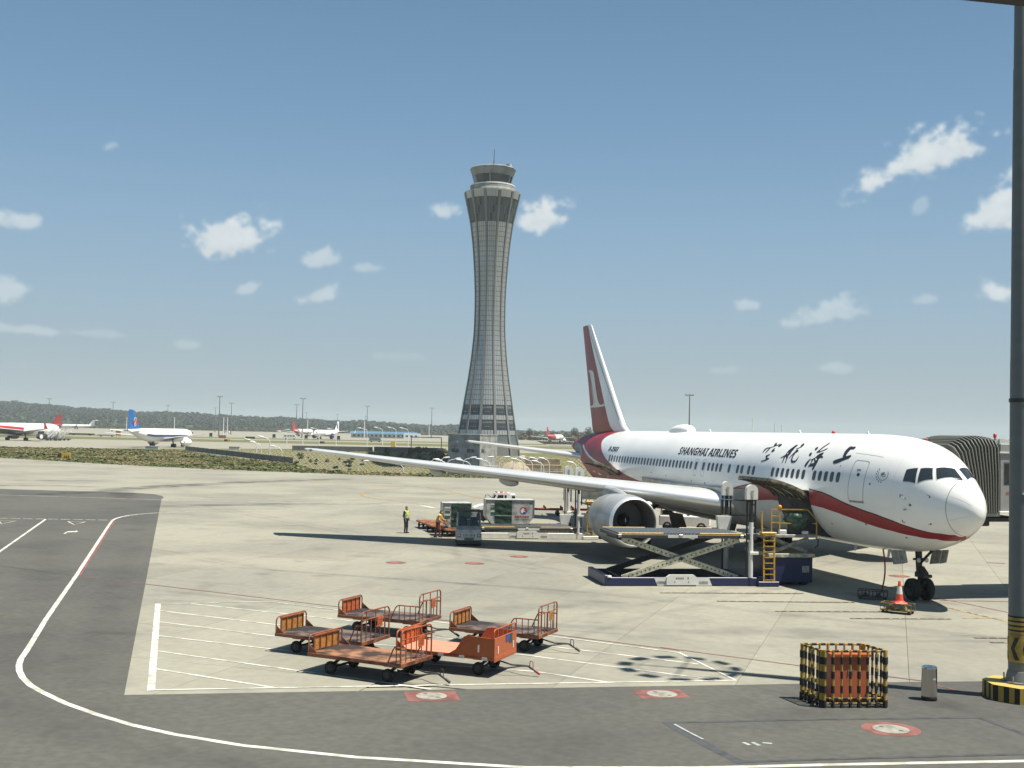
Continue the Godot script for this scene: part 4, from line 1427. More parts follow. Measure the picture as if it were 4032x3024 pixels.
		for q: Array in [[5.2, 3.1, 27.0, 4.6], [11.9, 3.9, 29.0, 4.2], [16.1, 4.4, 30.6, 3.6]]:       # flap track fairings
			s = Shape.new()
			s.blob(Vector3(-q[2], q[1] - 0.12, q[0] * side), Vector3(q[3] * 0.55, 0.28, 0.24), 14, 10)
			part("flap_fairing", s, mats.wing, wing)
		for q: Array in [[20.0, 0.62], [13.6, 0.62], [21.5, 0.85]]:       # static wicks and panel gaps
			s = Shape.new()
			var z: float = q[0] * side
			s.rod(Vector3(-34.0 + (23.8 - q[0]) * 0.45, 5.0 - (23.8 - q[0]) * 0.1, z), Vector3(-34.4 + (23.8 - q[0]) * 0.45, 5.0 - (23.8 - q[0]) * 0.1, z), 0.01, 0.005, 5)
			part("static_wick", s, mats.ink, wing)
		# root fairing
		s = Shape.new()
		var rows := []
		for i in 17:
			var u := i / 16.0
			var x := lerpf(15.8, 31.0, u)
			var k := pow(sin(PI * clampf(u, 0.01, 0.99)), 0.5)
			var line := []
			for j in 11:
				var a := deg_to_rad(lerpf(98.0, 185.0, j / 10.0))
				var h := hull(x, rad_to_deg(a) * side, -0.05)
				line.append(h + Vector3(0, -0.12, 0.42 * side * sin(a)) * k)
			rows.append(line)
		s.grid(rows, Vector3(0, -1, 0.6 * side))
		part("wing_root_fairing", s, mats.nacelle, plane)
		# --- engine ----------------------------------------------------------------------------------------------------------------
		var c := Vector3(-17.6, 2.2, 7.92 * side)
		s = Shape.new()
		s.lathe([[1.16, 0.5], [1.175, 0.2], [1.19, 0.07], [1.215, 0.01], [1.25, 0.02], [1.285, 0.1], [1.33, 0.24]], c, Vector3(-1, 0, 0), 48)
		var eng := part("engine_lip", s, mats.slat, plane)
		s = Shape.new()
		s.lathe([[1.33, 0.24], [1.38, 0.6], [1.415, 1.2], [1.42, 1.9], [1.39, 2.8], [1.31, 3.6], [1.19, 4.3], [1.16, 4.3], [1.15, 3.9], [1.17, 0.5]], c, Vector3(-1, 0, 0), 48)
		part("engine_cowling", s, mats.nacelle, plane)
		s = Shape.new()
		s.lathe([[1.165, 0.12], [1.15, 0.5], [1.12, 2.2], [0.0, 2.2]], c, Vector3(-1, 0, 0), 40)
		part("inlet_duct", s, mats.black_fan, eng)
		s = Shape.new()
		for k in 24:
			var a := TAU * k / 24
			var d := Vector3(0, cos(a), sin(a))
			var e := Vector3(0, -sin(a), cos(a))
			s.quad(c + d * 0.3 + e * 0.06 + Vector3(-1.85, 0, 0), c + d * 1.08 + e * 0.14 + Vector3(-1.95, 0, 0), c + d * 1.08 - e * 0.12 + Vector3(-1.8, 0, 0), c + d * 0.3 - e * 0.05 + Vector3(-1.8, 0, 0), Vector3(1, 0, 0))
		part("fan", s, mats.black_fan, eng)
		s = Shape.new()
		s.lathe([[0.36, 0.62], [0.3, 0.36], [0.2, 0.16], [0.1, 0.05], [0.0, 0.0]], c + Vector3(-1.15, 0, 0), Vector3(-1, 0, 0), 20)
		part("spinner", s, mats.jet_black, eng)
		s = Shape.new()
		s.blob(c + Vector3(-1.12, 0.05, 0.1), Vector3(0.03, 0.13, 0.03), 6, 4)
		part("spinner_mark", s, mats.clean_white, eng)
		s = Shape.new()
		s.lathe([[0.85, 4.0], [0.78, 4.8], [0.6, 5.7], [0.5, 5.7], [0.35, 5.6], [0.12, 6.5], [0.0, 6.6]], c, Vector3(-1, 0, 0), 28)
		part("exhaust_nozzle", s, mats.dark_metal, plane)
		s = Shape.new()
		var py := []
		for i in 12:
			var u := i / 11.0
			var x := lerpf(18.3, 26.5, u)
			var hi := lerpf(3.5, 3.72, clampf(u * 2.2, 0, 1)) + 0.28 * sin(PI * clampf(u * 1.2, 0, 1)) - 0.15 * u
			var lo := lerpf(3.25, 2.9, u)
			var w := 0.3 * sin(PI * clampf(0.08 + u * 0.86, 0, 1)) + 0.02
			var line := []
			for k in 13:
				var a := TAU * k / 12.0
				line.append(Vector3(-x, (hi + lo) * 0.5 + (hi - lo) * 0.5 * signf(cos(a)) * pow(absf(cos(a)), 0.7), (7.92 + signf(sin(a)) * pow(absf(sin(a)), 0.6) * w) * side))
			py.append(line)
		s.grid(py)
		part("engine_pylon", s, mats.nacelle, plane)
		s = Shape.new()
		s.blob(c + Vector3(-0.95, 0.93, -1.12), Vector3(0.42, 0.13, 0.14), 10, 6)
		part("nacelle_strake", s, mats.clean_white, plane)
		# --- tailplane ---------------------------------------------------------------------------------------------------------------
		s = Shape.new()
		var hs := [[Vector3(-46.0, 4.92, 0.6 * side), 5.0, 0.11, 0.05], [Vector3(-46.6, 5.0, 1.4 * side), 4.7, 0.11, 0.05], [Vector3(-49.7, 5.5, 5.4 * side), 3.3, 0.1, 0.03], [Vector3(-52.6, 5.95, 9.1 * side), 2.0, 0.1, 0.02], [Vector3(-52.85, 5.98, 9.31 * side), 1.6, 0.06, 0.02]]
		loft(hs, s, 0.1, 1.0, 14)
		var tp := part("tailplane", s, mats.wing, plane)
		s = Shape.new()
		loft(hs, s, 0.0, 0.1002, 14)
		part("tailplane_leading_edge", s, mats.slat, tp)
	s = Shape.new()
	skin_poly([45.6, 86.0, 47.2, 68.0, 50.2, 64.0, 51.0, 84.0, 50.0, 104.0, 46.6, 106.0], 0.014, s)
	part("trim_plate", s, mats.grey_paint, plane)
	# --- fin -----------------------------------------------------------------------------------------------------------------------------
	var fin := [[Vector3(-39.3, 6.85, 0), 9.3, 0.055, 0.0], [Vector3(-40.3, 7.06, 0), 8.5, 0.07, 0.0], [Vector3(-41.15, 7.4, 0), 7.85, 0.09, 0.0], [Vector3(-41.75, 7.9, 0), 7.4, 0.1, 0.0], [Vector3(-42.9, 9.0, 0), 6.7, 0.1, 0.0], [Vector3(-44.5, 10.6, 0), 5.6, 0.1, 0.0], [Vector3(-47.3, 13.35, 0), 3.8, 0.1, 0.0], [Vector3(-49.5, 15.55, 0), 2.38, 0.09, 0.0], [Vector3(-49.75, 15.68, 0), 2.1, 0.06, 0.0]]
	s = Shape.new()
	loft(fin, s, 0.0, 0.31, 14, true)
	var fo := part("fin_leading_edge", s, mats.white_skin, plane)
	s = Shape.new()
	loft(fin, s, 0.3098, 1.0, 14, true)
	part("fin", s, mats.red_tail, plane)
	s = Shape.new()
	for side: float in [1.0, -1.0]:
		var em := [-49.92, 11.9, -49.4, 11.94, -48.58, 11.87, -48.12, 11.57, -47.59, 10.47, -47.05, 9.63, -46.64, 9.25, -46.24, 9.09, -45.57, 9.06, -45.33, 9.22, -45.13, 9.05, -44.81, 8.97, -46.62, 8.9, -49.33, 8.9, -49.44, 9.06, -48.93, 9.04, -48.4, 9.15, -48.25, 9.3, -48.5, 9.79, -49.05, 10.83, -49.6, 11.69]
		fin_sheet(fin, em, 0.012, side, s)
	part("fin_emblem", s, mats.pale_paint, fo)
	s = Shape.new()
	for side: float in [1.0, -1.0]:
		fin_sheet(fin, [-49.66, 11.72, -49.5, 11.78, -48.58, 10.4, -47.84, 9.25, -47.94, 9.25, -48.7, 10.4], 0.018, side, s)
	part("emblem_line", s, mats.seam, fo)
	s = Shape.new()
	fin_sheet(fin, [-42.0, 7.9, -42.1, 7.9, -50.2, 15.5, -50.12, 15.5], 0.01, 1.0, s)
	part("fin_panel_line", s, mats.grey_paint, fo)
	# --- landing gear ---------------------------------------------------------------------------------------------------------------------
	var g := Vector3(-4.05, 0, 0)
	s = Shape.new()
	s.rod(g + Vector3(0, 1.0, 0), g + Vector3(-0.1, 2.4, 0), 0.13, 0.15, 16)
	s.rod(g + Vector3(0, 0.4, 0), g + Vector3(0, 1.05, 0), 0.085, 0.085, 14)
	s.rod(g + Vector3(0, 0.47, -0.36), g + Vector3(0, 0.47, 0.36), 0.07, 0.07, 12)
	s.lathe([[0.2, 0.0], [0.2, 0.18], [0.16, 0.22]], g + Vector3(0, 1.0, 0), Vector3.UP, 16)
	var gear := part("nose_gear", s, mats.dark_metal, plane)
	s = Shape.new()
	s.slab(pairs([0.02, 1.42, 0.16, 1.46, 0.5, 1.2, 0.52, 1.05, 0.4, 0.96, 0.05, 1.0]), Transform3D(Basis.IDENTITY, g), 0.22)
	s.rod(g + Vector3(0.55, 1.08, -0.2), g + Vector3(0.55, 1.08, 0.2), 0.075, 0.075, 12)
	s.bar(g + Vector3(0.1, 1.02, 0), g + Vector3(0.36, 0.76, 0), 0.16, 0.06)
	s.bar(g + Vector3(0.36, 0.76, 0), g + Vector3(0.08, 0.5, 0), 0.16, 0.06)
	part("steering_link", s, mats.dark_metal, gear)
	s = Shape.new()
	s.rod(g + Vector3(-0.05, 1.5, 0.0), g + Vector3(0.9, 2.2, 0.0), 0.06, 0.06, 10)
	s.rod(g + Vector3(0, 1.75, -0.3), g + Vector3(0, 1.75, 0.3), 0.05, 0.05, 10)
	part("drag_brace", s, mats.dark_metal, gear)
	for q: Array in [[0.18, 1.72], [-0.2, 1.72]]:
		s = Shape.new()
		s.lathe([[0.0, 0.0], [0.06, 0.0], [0.1, 0.1], [0.1, 0.12], [0.0, 0.12]], g + Vector3(0.1, q[1], q[0]), Vector3.RIGHT, 14)
		part("taxi_light", s, mats.steel, gear)
	for z: float in [0.33, -0.33]:
		wheel(plane, g + Vector3(0, 0.47, z), 0.47, 0.33, Vector3.BACK if z > 0 else Vector3.FORWARD, "nose_wheel")
	for side: float in [1.0, -1.0]:
		s = Shape.new()
		var z := 0.57 * side
		for q: Array in [[-4.62, -3.98, 1.45, 2.08], [-3.92, -3.52, 1.55, 2.14]]:
			s.slab(pairs([q[0], q[2], q[1], q[2] + 0.1, q[1], q[3] + 0.05, q[0], q[3]]), Transform3D(Basis(Vector3.RIGHT, 0.22 * side), Vector3(0, 0.05, z - 0.42 * side + 0.42 * side)), 0.04)
		var gd := part("nose_gear_door", s, mats.grey_paint, plane)
		if side > 0:
			s = Shape.new()
			flat_text("563", Transform3D(Basis(Vector3.RIGHT, 0.22), Vector3(-4.5, 1.62, z + 0.0) + Vector3(0, 0.04, 0.32 - 0.26 + 0.03)), 0.46, 0.26, s)
			part("gear_door_number", s, mats.ink, gd)
	for side: float in [1.0, -1.0]:
		var m := Vector3(-26.8, 0, 4.65 * side)
		s = Shape.new()
		s.rod(m + Vector3(0, 0.6, 0), m + Vector3(0.15, 3.0, -0.25 * side), 0.16, 0.2, 16)
		s.bar(m + Vector3(-0.72, 0.58, 0), m + Vector3(0.72, 0.58, 0), 0.22, 0.26)
		s.rod(m + Vector3(0, 1.3, 0), m + Vector3(0.2, 2.6, -1.6 * side), 0.09, 0.09, 10)
		s.rod(m + Vector3(0, 1.2, 0), m + Vector3(1.5, 2.7, 0), 0.07, 0.07, 10)
		var mg := part("main_gear", s, mats.dark_metal, plane)
		for x: float in [-0.71, 0.71]:
			for z: float in [-0.57, 0.57]:
				wheel(plane, m + Vector3(x, 0.57, z), 0.57, 0.42, Vector3.BACK if z * side > 0 else Vector3.FORWARD, "main_wheel")
			s = Shape.new()
			s.rod(m + Vector3(x, 0.57, -0.5), m + Vector3(x, 0.57, 0.5), 0.09, 0.09, 10)
			part("axle", s, mats.dark_metal, mg)
		s = Shape.new()
		s.slab(pairs([-0.9, 1.3, 0.9, 1.4, 1.0, 2.9, -1.0, 2.8]), Transform3D(Basis.IDENTITY, m + Vector3(0, 0, 0.75 * side)), 0.05)
		part("main_gear_door", s, mats.grey_paint, plane)
		s = Shape.new()
		s.slab(pairs([-1.2, 0.95, 1.2, 1.0, 1.1, 2.05, -1.1, 2.05]), Transform3D(Basis(Vector3.RIGHT, 0.3 * side), m + Vector3(0, 0.1, -3.4 * side)), 0.05)
		part("main_gear_door", s, mats.dark_metal, plane)
	# ground power cable hanging from the belly
	s = Shape.new()
	var cable := []
	for k in 14:
		var u := k / 13.0
		cable.append(Vector3(-6.3 + 0.25 * sin(u * 3.0) + 0.15 * u, lerpf(1.95, 0.04, u), 0.35 + 0.2 * u))
	s.tube(cable, 0.035, 7)
	part("power_cable", s, mats.red_dolly, plane)

func fin_sheet(fin: Array, poly_flat: Array, off: float, side: float, s: Shape) -> void:
	var poly := pairs(poly_flat)
	var idx := Geometry2D.triangulate_polygon(poly)
	for i in range(0, idx.size(), 3):
		fin_tri(fin, poly[idx[i]], poly[idx[i + 1]], poly[idx[i + 2]], off, side, s, 0)

func fin_tri(fin: Array, a: Vector2, b: Vector2, c: Vector2, off: float, side: float, s: Shape, depth: int) -> void:
	var l := [a.distance_to(b), b.distance_to(c), c.distance_to(a)]
	var m: float = l.max()
	if m > 0.45 and depth < 7:
		if l[0] == m:
			fin_tri(fin, a, (a + b) / 2, c, off, side, s, depth + 1)
			fin_tri(fin, (a + b) / 2, b, c, off, side, s, depth + 1)
		elif l[1] == m:
			fin_tri(fin, a, b, (b + c) / 2, off, side, s, depth + 1)
			fin_tri(fin, a, (b + c) / 2, c, off, side, s, depth + 1)
		else:
			fin_tri(fin, a, b, (c + a) / 2, off, side, s, depth + 1)
			fin_tri(fin, (c + a) / 2, b, c, off, side, s, depth + 1)
		return
	var p := []
	for q: Vector2 in [a, b, c]:
		var i := 0
		while i < fin.size() - 2 and fin[i + 1][0].y < q.y:
			i += 1
		var k: float = clampf((q.y - fin[i][0].y) / (fin[i + 1][0].y - fin[i][0].y), 0, 1)
		var le: float = lerpf(fin[i][0].x, fin[i + 1][0].x, k)
		var ch: float = lerpf(fin[i][1], fin[i + 1][1], k)
		var t: float = lerpf(fin[i][2], fin[i + 1][2], k)
		var x := clampf((le - q.x) / ch, 0.0, 1.0)
		var y := 5.0 * t * (0.2969 * sqrt(x) - 0.126 * x - 0.3516 * x * x + 0.2843 * x * x * x - 0.1036 * x * x * x * x)
		p.append(Vector3(q.x, q.y, (y * ch + off) * side))
	s.tri(p[0], p[1], p[2], Vector3(0, 0, side))

# --- people ------------------------------------------------------------------------------------------------------------------------
func capsule_gap(p: Vector3, a: Vector3, b: Vector3, ra: float, rb: float) -> float:
	var ab := b - a
	var h := clampf((p - a).dot(ab) / maxf(ab.length_squared(), 1e-9), 0.0, 1.0)
	return p.distance_to(a + ab * h) - lerpf(ra, rb, h)

func flesh(bones: Array, cell: float, blend: float, s: Shape, colour: Callable, grow := 0.0, keep: Variant = null) -> void:
	# joins tapered bones into one smooth surface (surface nets)
	var lo := Vector3(1e9, 1e9, 1e9)
	var hi := -lo
	for b: Array in bones:
		var r: float = maxf(b[2], b[3]) + grow + cell * 2.0
		lo = lo.min((b[0] as Vector3).min(b[1]) - Vector3.ONE * r)
		hi = hi.max((b[0] as Vector3).max(b[1]) + Vector3.ONE * r)
	var n := Vector3i(((hi - lo) / cell).ceil()) + Vector3i.ONE
	var f := PackedFloat32Array()
	f.resize(n.x * n.y * n.z)
	f.fill(1.0)
	for b: Array in bones:
		var r: float = maxf(b[2], b[3]) + grow + cell * 2.0 + blend
		var i0 := Vector3i((((b[0] as Vector3).min(b[1]) - Vector3.ONE * r - lo) / cell).floor()).clamp(Vector3i.ZERO, n - Vector3i.ONE)
		var i1 := Vector3i((((b[0] as Vector3).max(b[1]) + Vector3.ONE * r - lo) / cell).ceil()).clamp(Vector3i.ZERO, n - Vector3i.ONE)
		for z in range(i0.z, i1.z + 1):
			for y in range(i0.y, i1.y + 1):
				for x in range(i0.x, i1.x + 1):
					var p := lo + Vector3(x, y, z) * cell
					var d := capsule_gap(p, b[0], b[1], b[2] + grow, b[3] + grow)
					var k := (z * n.y + y) * n.x + x
					var o := f[k]
					if o >= 1.0:
						f[k] = minf(d, 0.99)
					else:
						var h := clampf(0.5 + 0.5 * (o - d) / blend, 0.0, 1.0)
						f[k] = lerpf(o, d, h) - blend * h * (1.0 - h)
	var at := {}
	var corners := [Vector3i(0, 0, 0), Vector3i(1, 0, 0), Vector3i(0, 1, 0), Vector3i(1, 1, 0), Vector3i(0, 0, 1), Vector3i(1, 0, 1), Vector3i(0, 1, 1), Vector3i(1, 1, 1)]
	for z in n.z - 1:
		for y in n.y - 1:
			for x in n.x - 1:
				var k := (z * n.y + y) * n.x + x
				var v0 := f[k]
				if v0 > cell * 3.0:
					continue
				var neg := 0
				var vals := []
				for c: Vector3i in corners:
					var q := f[((z + c.z) * n.y + y + c.y) * n.x + x + c.x]
					vals.append(q)
					if q < 0.0:
						neg += 1
				if neg == 0 or neg == 8:
					continue
				var sum := Vector3.ZERO
				var cnt := 0
				for e: Array in [[0, 1], [2, 3], [4, 5], [6, 7], [0, 2], [1, 3], [4, 6], [5, 7], [0, 4], [1, 5], [2, 6], [3, 7]]:
					if (vals[e[0]] < 0.0) != (vals[e[1]] < 0.0):
						var t: float = vals[e[0]] / (vals[e[0]] - vals[e[1]])
						sum += Vector3(corners[e[0]]).lerp(Vector3(corners[e[1]]), t)
						cnt += 1
				at[k] = lo + (Vector3(x, y, z) + sum / cnt) * cell
	var step := [1, n.x, n.x * n.y]
	for k: int in at:
		for axis in 3:
			var k2: int = k + step[axis]
			if k2 >= f.size() or (f[k] < 0.0) == (f[k2] < 0.0):
				continue
			var b1: int = step[(axis + 1) % 3]
			var b2: int = step[(axis + 2) % 3]
			if at.has(k - b1) and at.has(k - b2) and at.has(k - b1 - b2):
				var p := [at[k], at[k - b1], at[k - b1 - b2], at[k - b2]]
				var mid: Vector3 = (p[0] + p[2]) * 0.5
				if keep != null and not [mid].map(keep)[0]:
					continue
				if s.with_color:
					s.tint = [mid].map(colour)[0]
				var m := []
				for q: Vector3 in p:
					m.append(flesh_normal(q, bones))
				s.tri3(p[0], p[1], p[2], m[0], m[1], m[2])
				s.tri3(p[0], p[2], p[3], m[0], m[2], m[3])

func flesh_normal(p: Vector3, bones: Array) -> Vector3:
	var g := Vector3.ZERO
	for b: Array in bones:
		var ab: Vector3 = b[1] - b[0]
		var h := clampf((p - b[0]).dot(ab) / maxf(ab.length_squared(), 1e-9), 0.0, 1.0)
		var q: Vector3 = b[0] + ab * h
		var d := p.distance_to(q) - lerpf(b[2], b[3], h)
		g += (p - q).normalized() * exp(-maxf(d, 0.0) * 60.0)
	return g.normalized()

func hand(s: Shape, wrist: Vector3, dir: Vector3, out: Vector3, curl: float) -> void:
	# palm and five bent fingers; dir along the hand, out towards the back of the hand
	var side := dir.cross(out).normalized()
	var palm := wrist + dir * 0.05
	s.box(palm, Vector3(0.078, 0.095, 0.03), Basis(side, dir, out), 0.008)
	for i in 4:
		var base := wrist + dir * 0.095 + side * (0.03 - 0.02 * i)
		var l: float = [0.068, 0.078, 0.072, 0.056][i]
		var d2 := (dir - out * curl).normalized()
		var d3 := (dir - out * curl * 2.2).normalized()
		var mid := base + d2 * l * 0.55
		s.rod(base, mid, 0.009, 0.0085, 6)
		s.rod(mid, mid + d3 * l * 0.45, 0.0085, 0.007, 6)
	var tb := wrist + dir * 0.03 + side * 0.04
	var tm := tb + (dir + side * 0.8 - out * 0.3).normalized() * 0.035
	s.rod(tb, tm, 0.011, 0.0095, 6)
	s.rod(tm, tm + (dir * 1.2 + side * 0.2 - out * 0.4).normalized() * 0.03, 0.0095, 0.008, 6)

func person(label: String, at: Vector3, turn: float, j: Dictionary, shirt: Color, trousers: Color, sleeve: Color, vest_m: Material, group: String) -> void:
	# joints in the person's own axes: x to the person's left, z forward
	var root := thing("person", label, "person", at, turn, group)
	var bones := [[j.hip, j.chest, 0.135, 0.15], [j.hip + Vector3(0.07, 0, 0), j.hip - Vector3(0.07, 0, 0), 0.125, 0.125], [j.chest, j.neck, 0.14, 0.07], [j.sl, j.sr, 0.085, 0.085], [j.neck, j.head, 0.058, 0.06],
		[j.sl, j.el, 0.066, 0.052], [j.el, j.wl, 0.05, 0.033], [j.sr, j.er, 0.066, 0.052], [j.er, j.wr, 0.05, 0.033],
		[j.hl, j.kl, 0.1, 0.068], [j.kl, j.al, 0.068, 0.05], [j.hr, j.kr, 0.1, 0.068], [j.kr, j.ar, 0.068, 0.05],
		[j.al + Vector3(0, -0.03, -0.03), j.al + Vector3(0.01, -0.055, 0.16), 0.045, 0.036], [j.ar + Vector3(0, -0.03, -0.03), j.ar + Vector3(-0.01, -0.055, 0.16), 0.045, 0.036]]
	var face: Vector3 = j.face
	var up: Vector3 = j.get("crown", Vector3.UP)
	bones.append([j.head + up * 0.05, j.head + up * 0.14, 0.082, 0.088])
	bones.append([j.head + face * 0.02 + up * 0.015, j.head + face * 0.045 + up * 0.06, 0.055, 0.066])
	bones.append([j.head + face * 0.095 + up * 0.075, j.head + face * 0.105 + up * 0.055, 0.012, 0.016])     # nose
	var skin := Color(0.36, 0.2, 0.13)
	var hair := Color(0.012, 0.011, 0.01)
	var s := Shape.new()
	s.with_color = true
	flesh(bones, 0.02, 0.035, s, func(p: Vector3) -> Color:
		if p.distance_to(j.head + up * 0.1) < 0.15 and (p - j.head).dot(up) > -0.02:
			var q: Vector3 = p - (j.head + up * 0.1)
			return hair if q.dot(up) > 0.045 or q.dot(face) < -0.01 else skin
		if capsule_gap(p, j.neck, j.head, 0.058, 0.06) < 0.02 and p.y > j.neck.y + 0.02:
			return skin
		if p.y < 0.1 and minf(p.distance_to(j.al), p.distance_to(j.ar)) < 0.26:
			return Color(0.015, 0.015, 0.017)
		for q: Array in [[j.el, j.wl], [j.er, j.wr], [j.sl, j.el], [j.sr, j.er]]:
			if capsule_gap(p, q[0], q[1], 0.05, 0.04) < 0.022:
				return sleeve
		if p.y < j.hip.y + 0.05:
			return trousers
		return shirt)
	s.tint = skin
	for q: Array in [[j.wl, j.el, 1.0], [j.wr, j.er, -1.0]]:
		var d: Vector3 = (q[0] - q[1]).normalized()
		var o := Vector3(q[2], 0, 0)
		o = (o - d * o.dot(d)).normalized()
		hand(s, q[0] - d * 0.01, d, o, 0.35)
	var ear: Vector3 = up.cross(face).normalized()
	for k: float in [-1.0, 1.0]:
		s.tint = skin
		s.blob(j.head + up * 0.085 + ear * 0.088 * k, Vector3(0.012, 0.03, 0.02), 6, 4)
		s.tint = Color(0.02, 0.015, 0.012)
		s.blob(j.head + up * 0.095 + ear * 0.034 * k + face * 0.1, Vector3(0.014, 0.007, 0.008), 6, 4)
	s.tint = Color(0.3, 0.1, 0.08)
	s.blob(j.head + up * 0.022 + face * 0.104, Vector3(0.024, 0.006, 0.008), 6, 4)
	var body := part("body", s, mats.coloured, root)
	s = Shape.new()
	flesh([[j.hip + Vector3(0, 0.08, 0), j.chest, 0.14, 0.155], [j.chest, j.neck, 0.145, 0.08], [j.sl * 0.8 + j.sr * 0.2, j.sr * 0.8 + j.sl * 0.2, 0.095, 0.095]], 0.02, 0.035, s, func(_p: Vector3) -> Color: return Color.WHITE, 0.018, func(p: Vector3) -> bool: return p.y > j.hip.y + 0.02 and p.distance_to(j.neck) > 0.09)
	part("safety_vest", s, vest_m, root)
	s = Shape.new()
	var b := Basis(Vector3.RIGHT, Vector3.UP, Vector3.BACK)
	for y: float in [0.14, 0.28]:
		var c: Vector3 = j.hip.lerp(j.chest, y / maxf(0.1, (j.chest - j.hip).length()))
		s.lathe([[0.178, -0.022], [0.18, 0.0], [0.178, 0.022]], c, (j.chest - j.hip).normalized(), 20)
	part("reflective_band", s, mats.lamp_white, root)

func build_people() -> void:
	var stand := {"hip": Vector3(0, 0.93, 0), "chest": Vector3(0, 1.26, 0.0), "neck": Vector3(0, 1.46, -0.01), "head": Vector3(0, 1.54, 0.02), "face": Vector3(0, -0.1, 1).normalized(), "sl": Vector3(0.17, 1.4, 0), "sr": Vector3(-0.17, 1.4, 0), "el": Vector3(0.24, 1.13, -0.04), "wl": Vector3(0.2, 0.92, 0.08), "er": Vector3(-0.24, 1.13, -0.04), "wr": Vector3(-0.19, 0.91, 0.08), "hl": Vector3(0.09, 0.9, 0), "hr": Vector3(-0.09, 0.9, 0), "kl": Vector3(0.1, 0.49, 0.02), "kr": Vector3(-0.1, 0.49, 0.02), "al": Vector3(0.12, 0.09, -0.02), "ar": Vector3(-0.1, 0.09, -0.02)}
	person("ground worker in dark clothes and yellow-green vest standing alone on the apron", Vector3(-6.8, 0.0, -76.9), deg_to_rad(55), stand, Color(0.02, 0.024, 0.035), Color(0.018, 0.022, 0.035), Color(0.02, 0.024, 0.035), mats.vest, "ground workers")
	var lean := {"hip": Vector3(0, 0.93, -0.04), "chest": Vector3(0, 1.25, 0.06), "neck": Vector3(0, 1.44, 0.12), "head": Vector3(0, 1.51, 0.17), "face": Vector3(0, -0.2, 1).normalized(), "sl": Vector3(0.17, 1.38, 0.1), "sr": Vector3(-0.17, 1.38, 0.1), "el": Vector3(0.25, 1.14, 0.2), "wl": Vector3(0.16, 1.08, 0.44), "er": Vector3(-0.25, 1.12, 0.12), "wr": Vector3(-0.14, 0.95, 0.34), "hl": Vector3(0.09, 0.9, -0.04), "hr": Vector3(-0.09, 0.9, -0.04), "kl": Vector3(0.1, 0.5, 0.06), "kr": Vector3(-0.11, 0.48, -0.06), "al": Vector3(0.11, 0.09, 0.05), "ar": Vector3(-0.11, 0.09, -0.2)}
	person("worker in yellow vest and orange sleeves leaning towards the tarped cargo container", Vector3(-4.5, 0.0, -74.3), deg_to_rad(78), lean, Color(0.6, 0.2, 0.06), Color(0.16, 0.045, 0.025), Color(0.62, 0.2, 0.08), mats.vest, "ground workers")

# --- baggage carts ----------------------------------------------------------------------------------------------------------------
func arc_hoop(z0: float, z1: float, y0: float, y1: float, x: float, r: float) -> Array:
	var o := [Vector3(x, y0, z0)]
	for k in 6:
		var a := PI * 0.5 * k / 5.0
		o.append(Vector3(x, y1 - r + r * sin(a), z0 + signf(z1 - z0) * (r - r * cos(a))))
	for k in 6:
		var a := PI * 0.5 * k / 5.0
		o.append(Vector3(x, y1 - r + r * cos(a), z1 - signf(z1 - z0) * (r - r * sin(a))))
	o.append(Vector3(x, y0, z1))
	return o

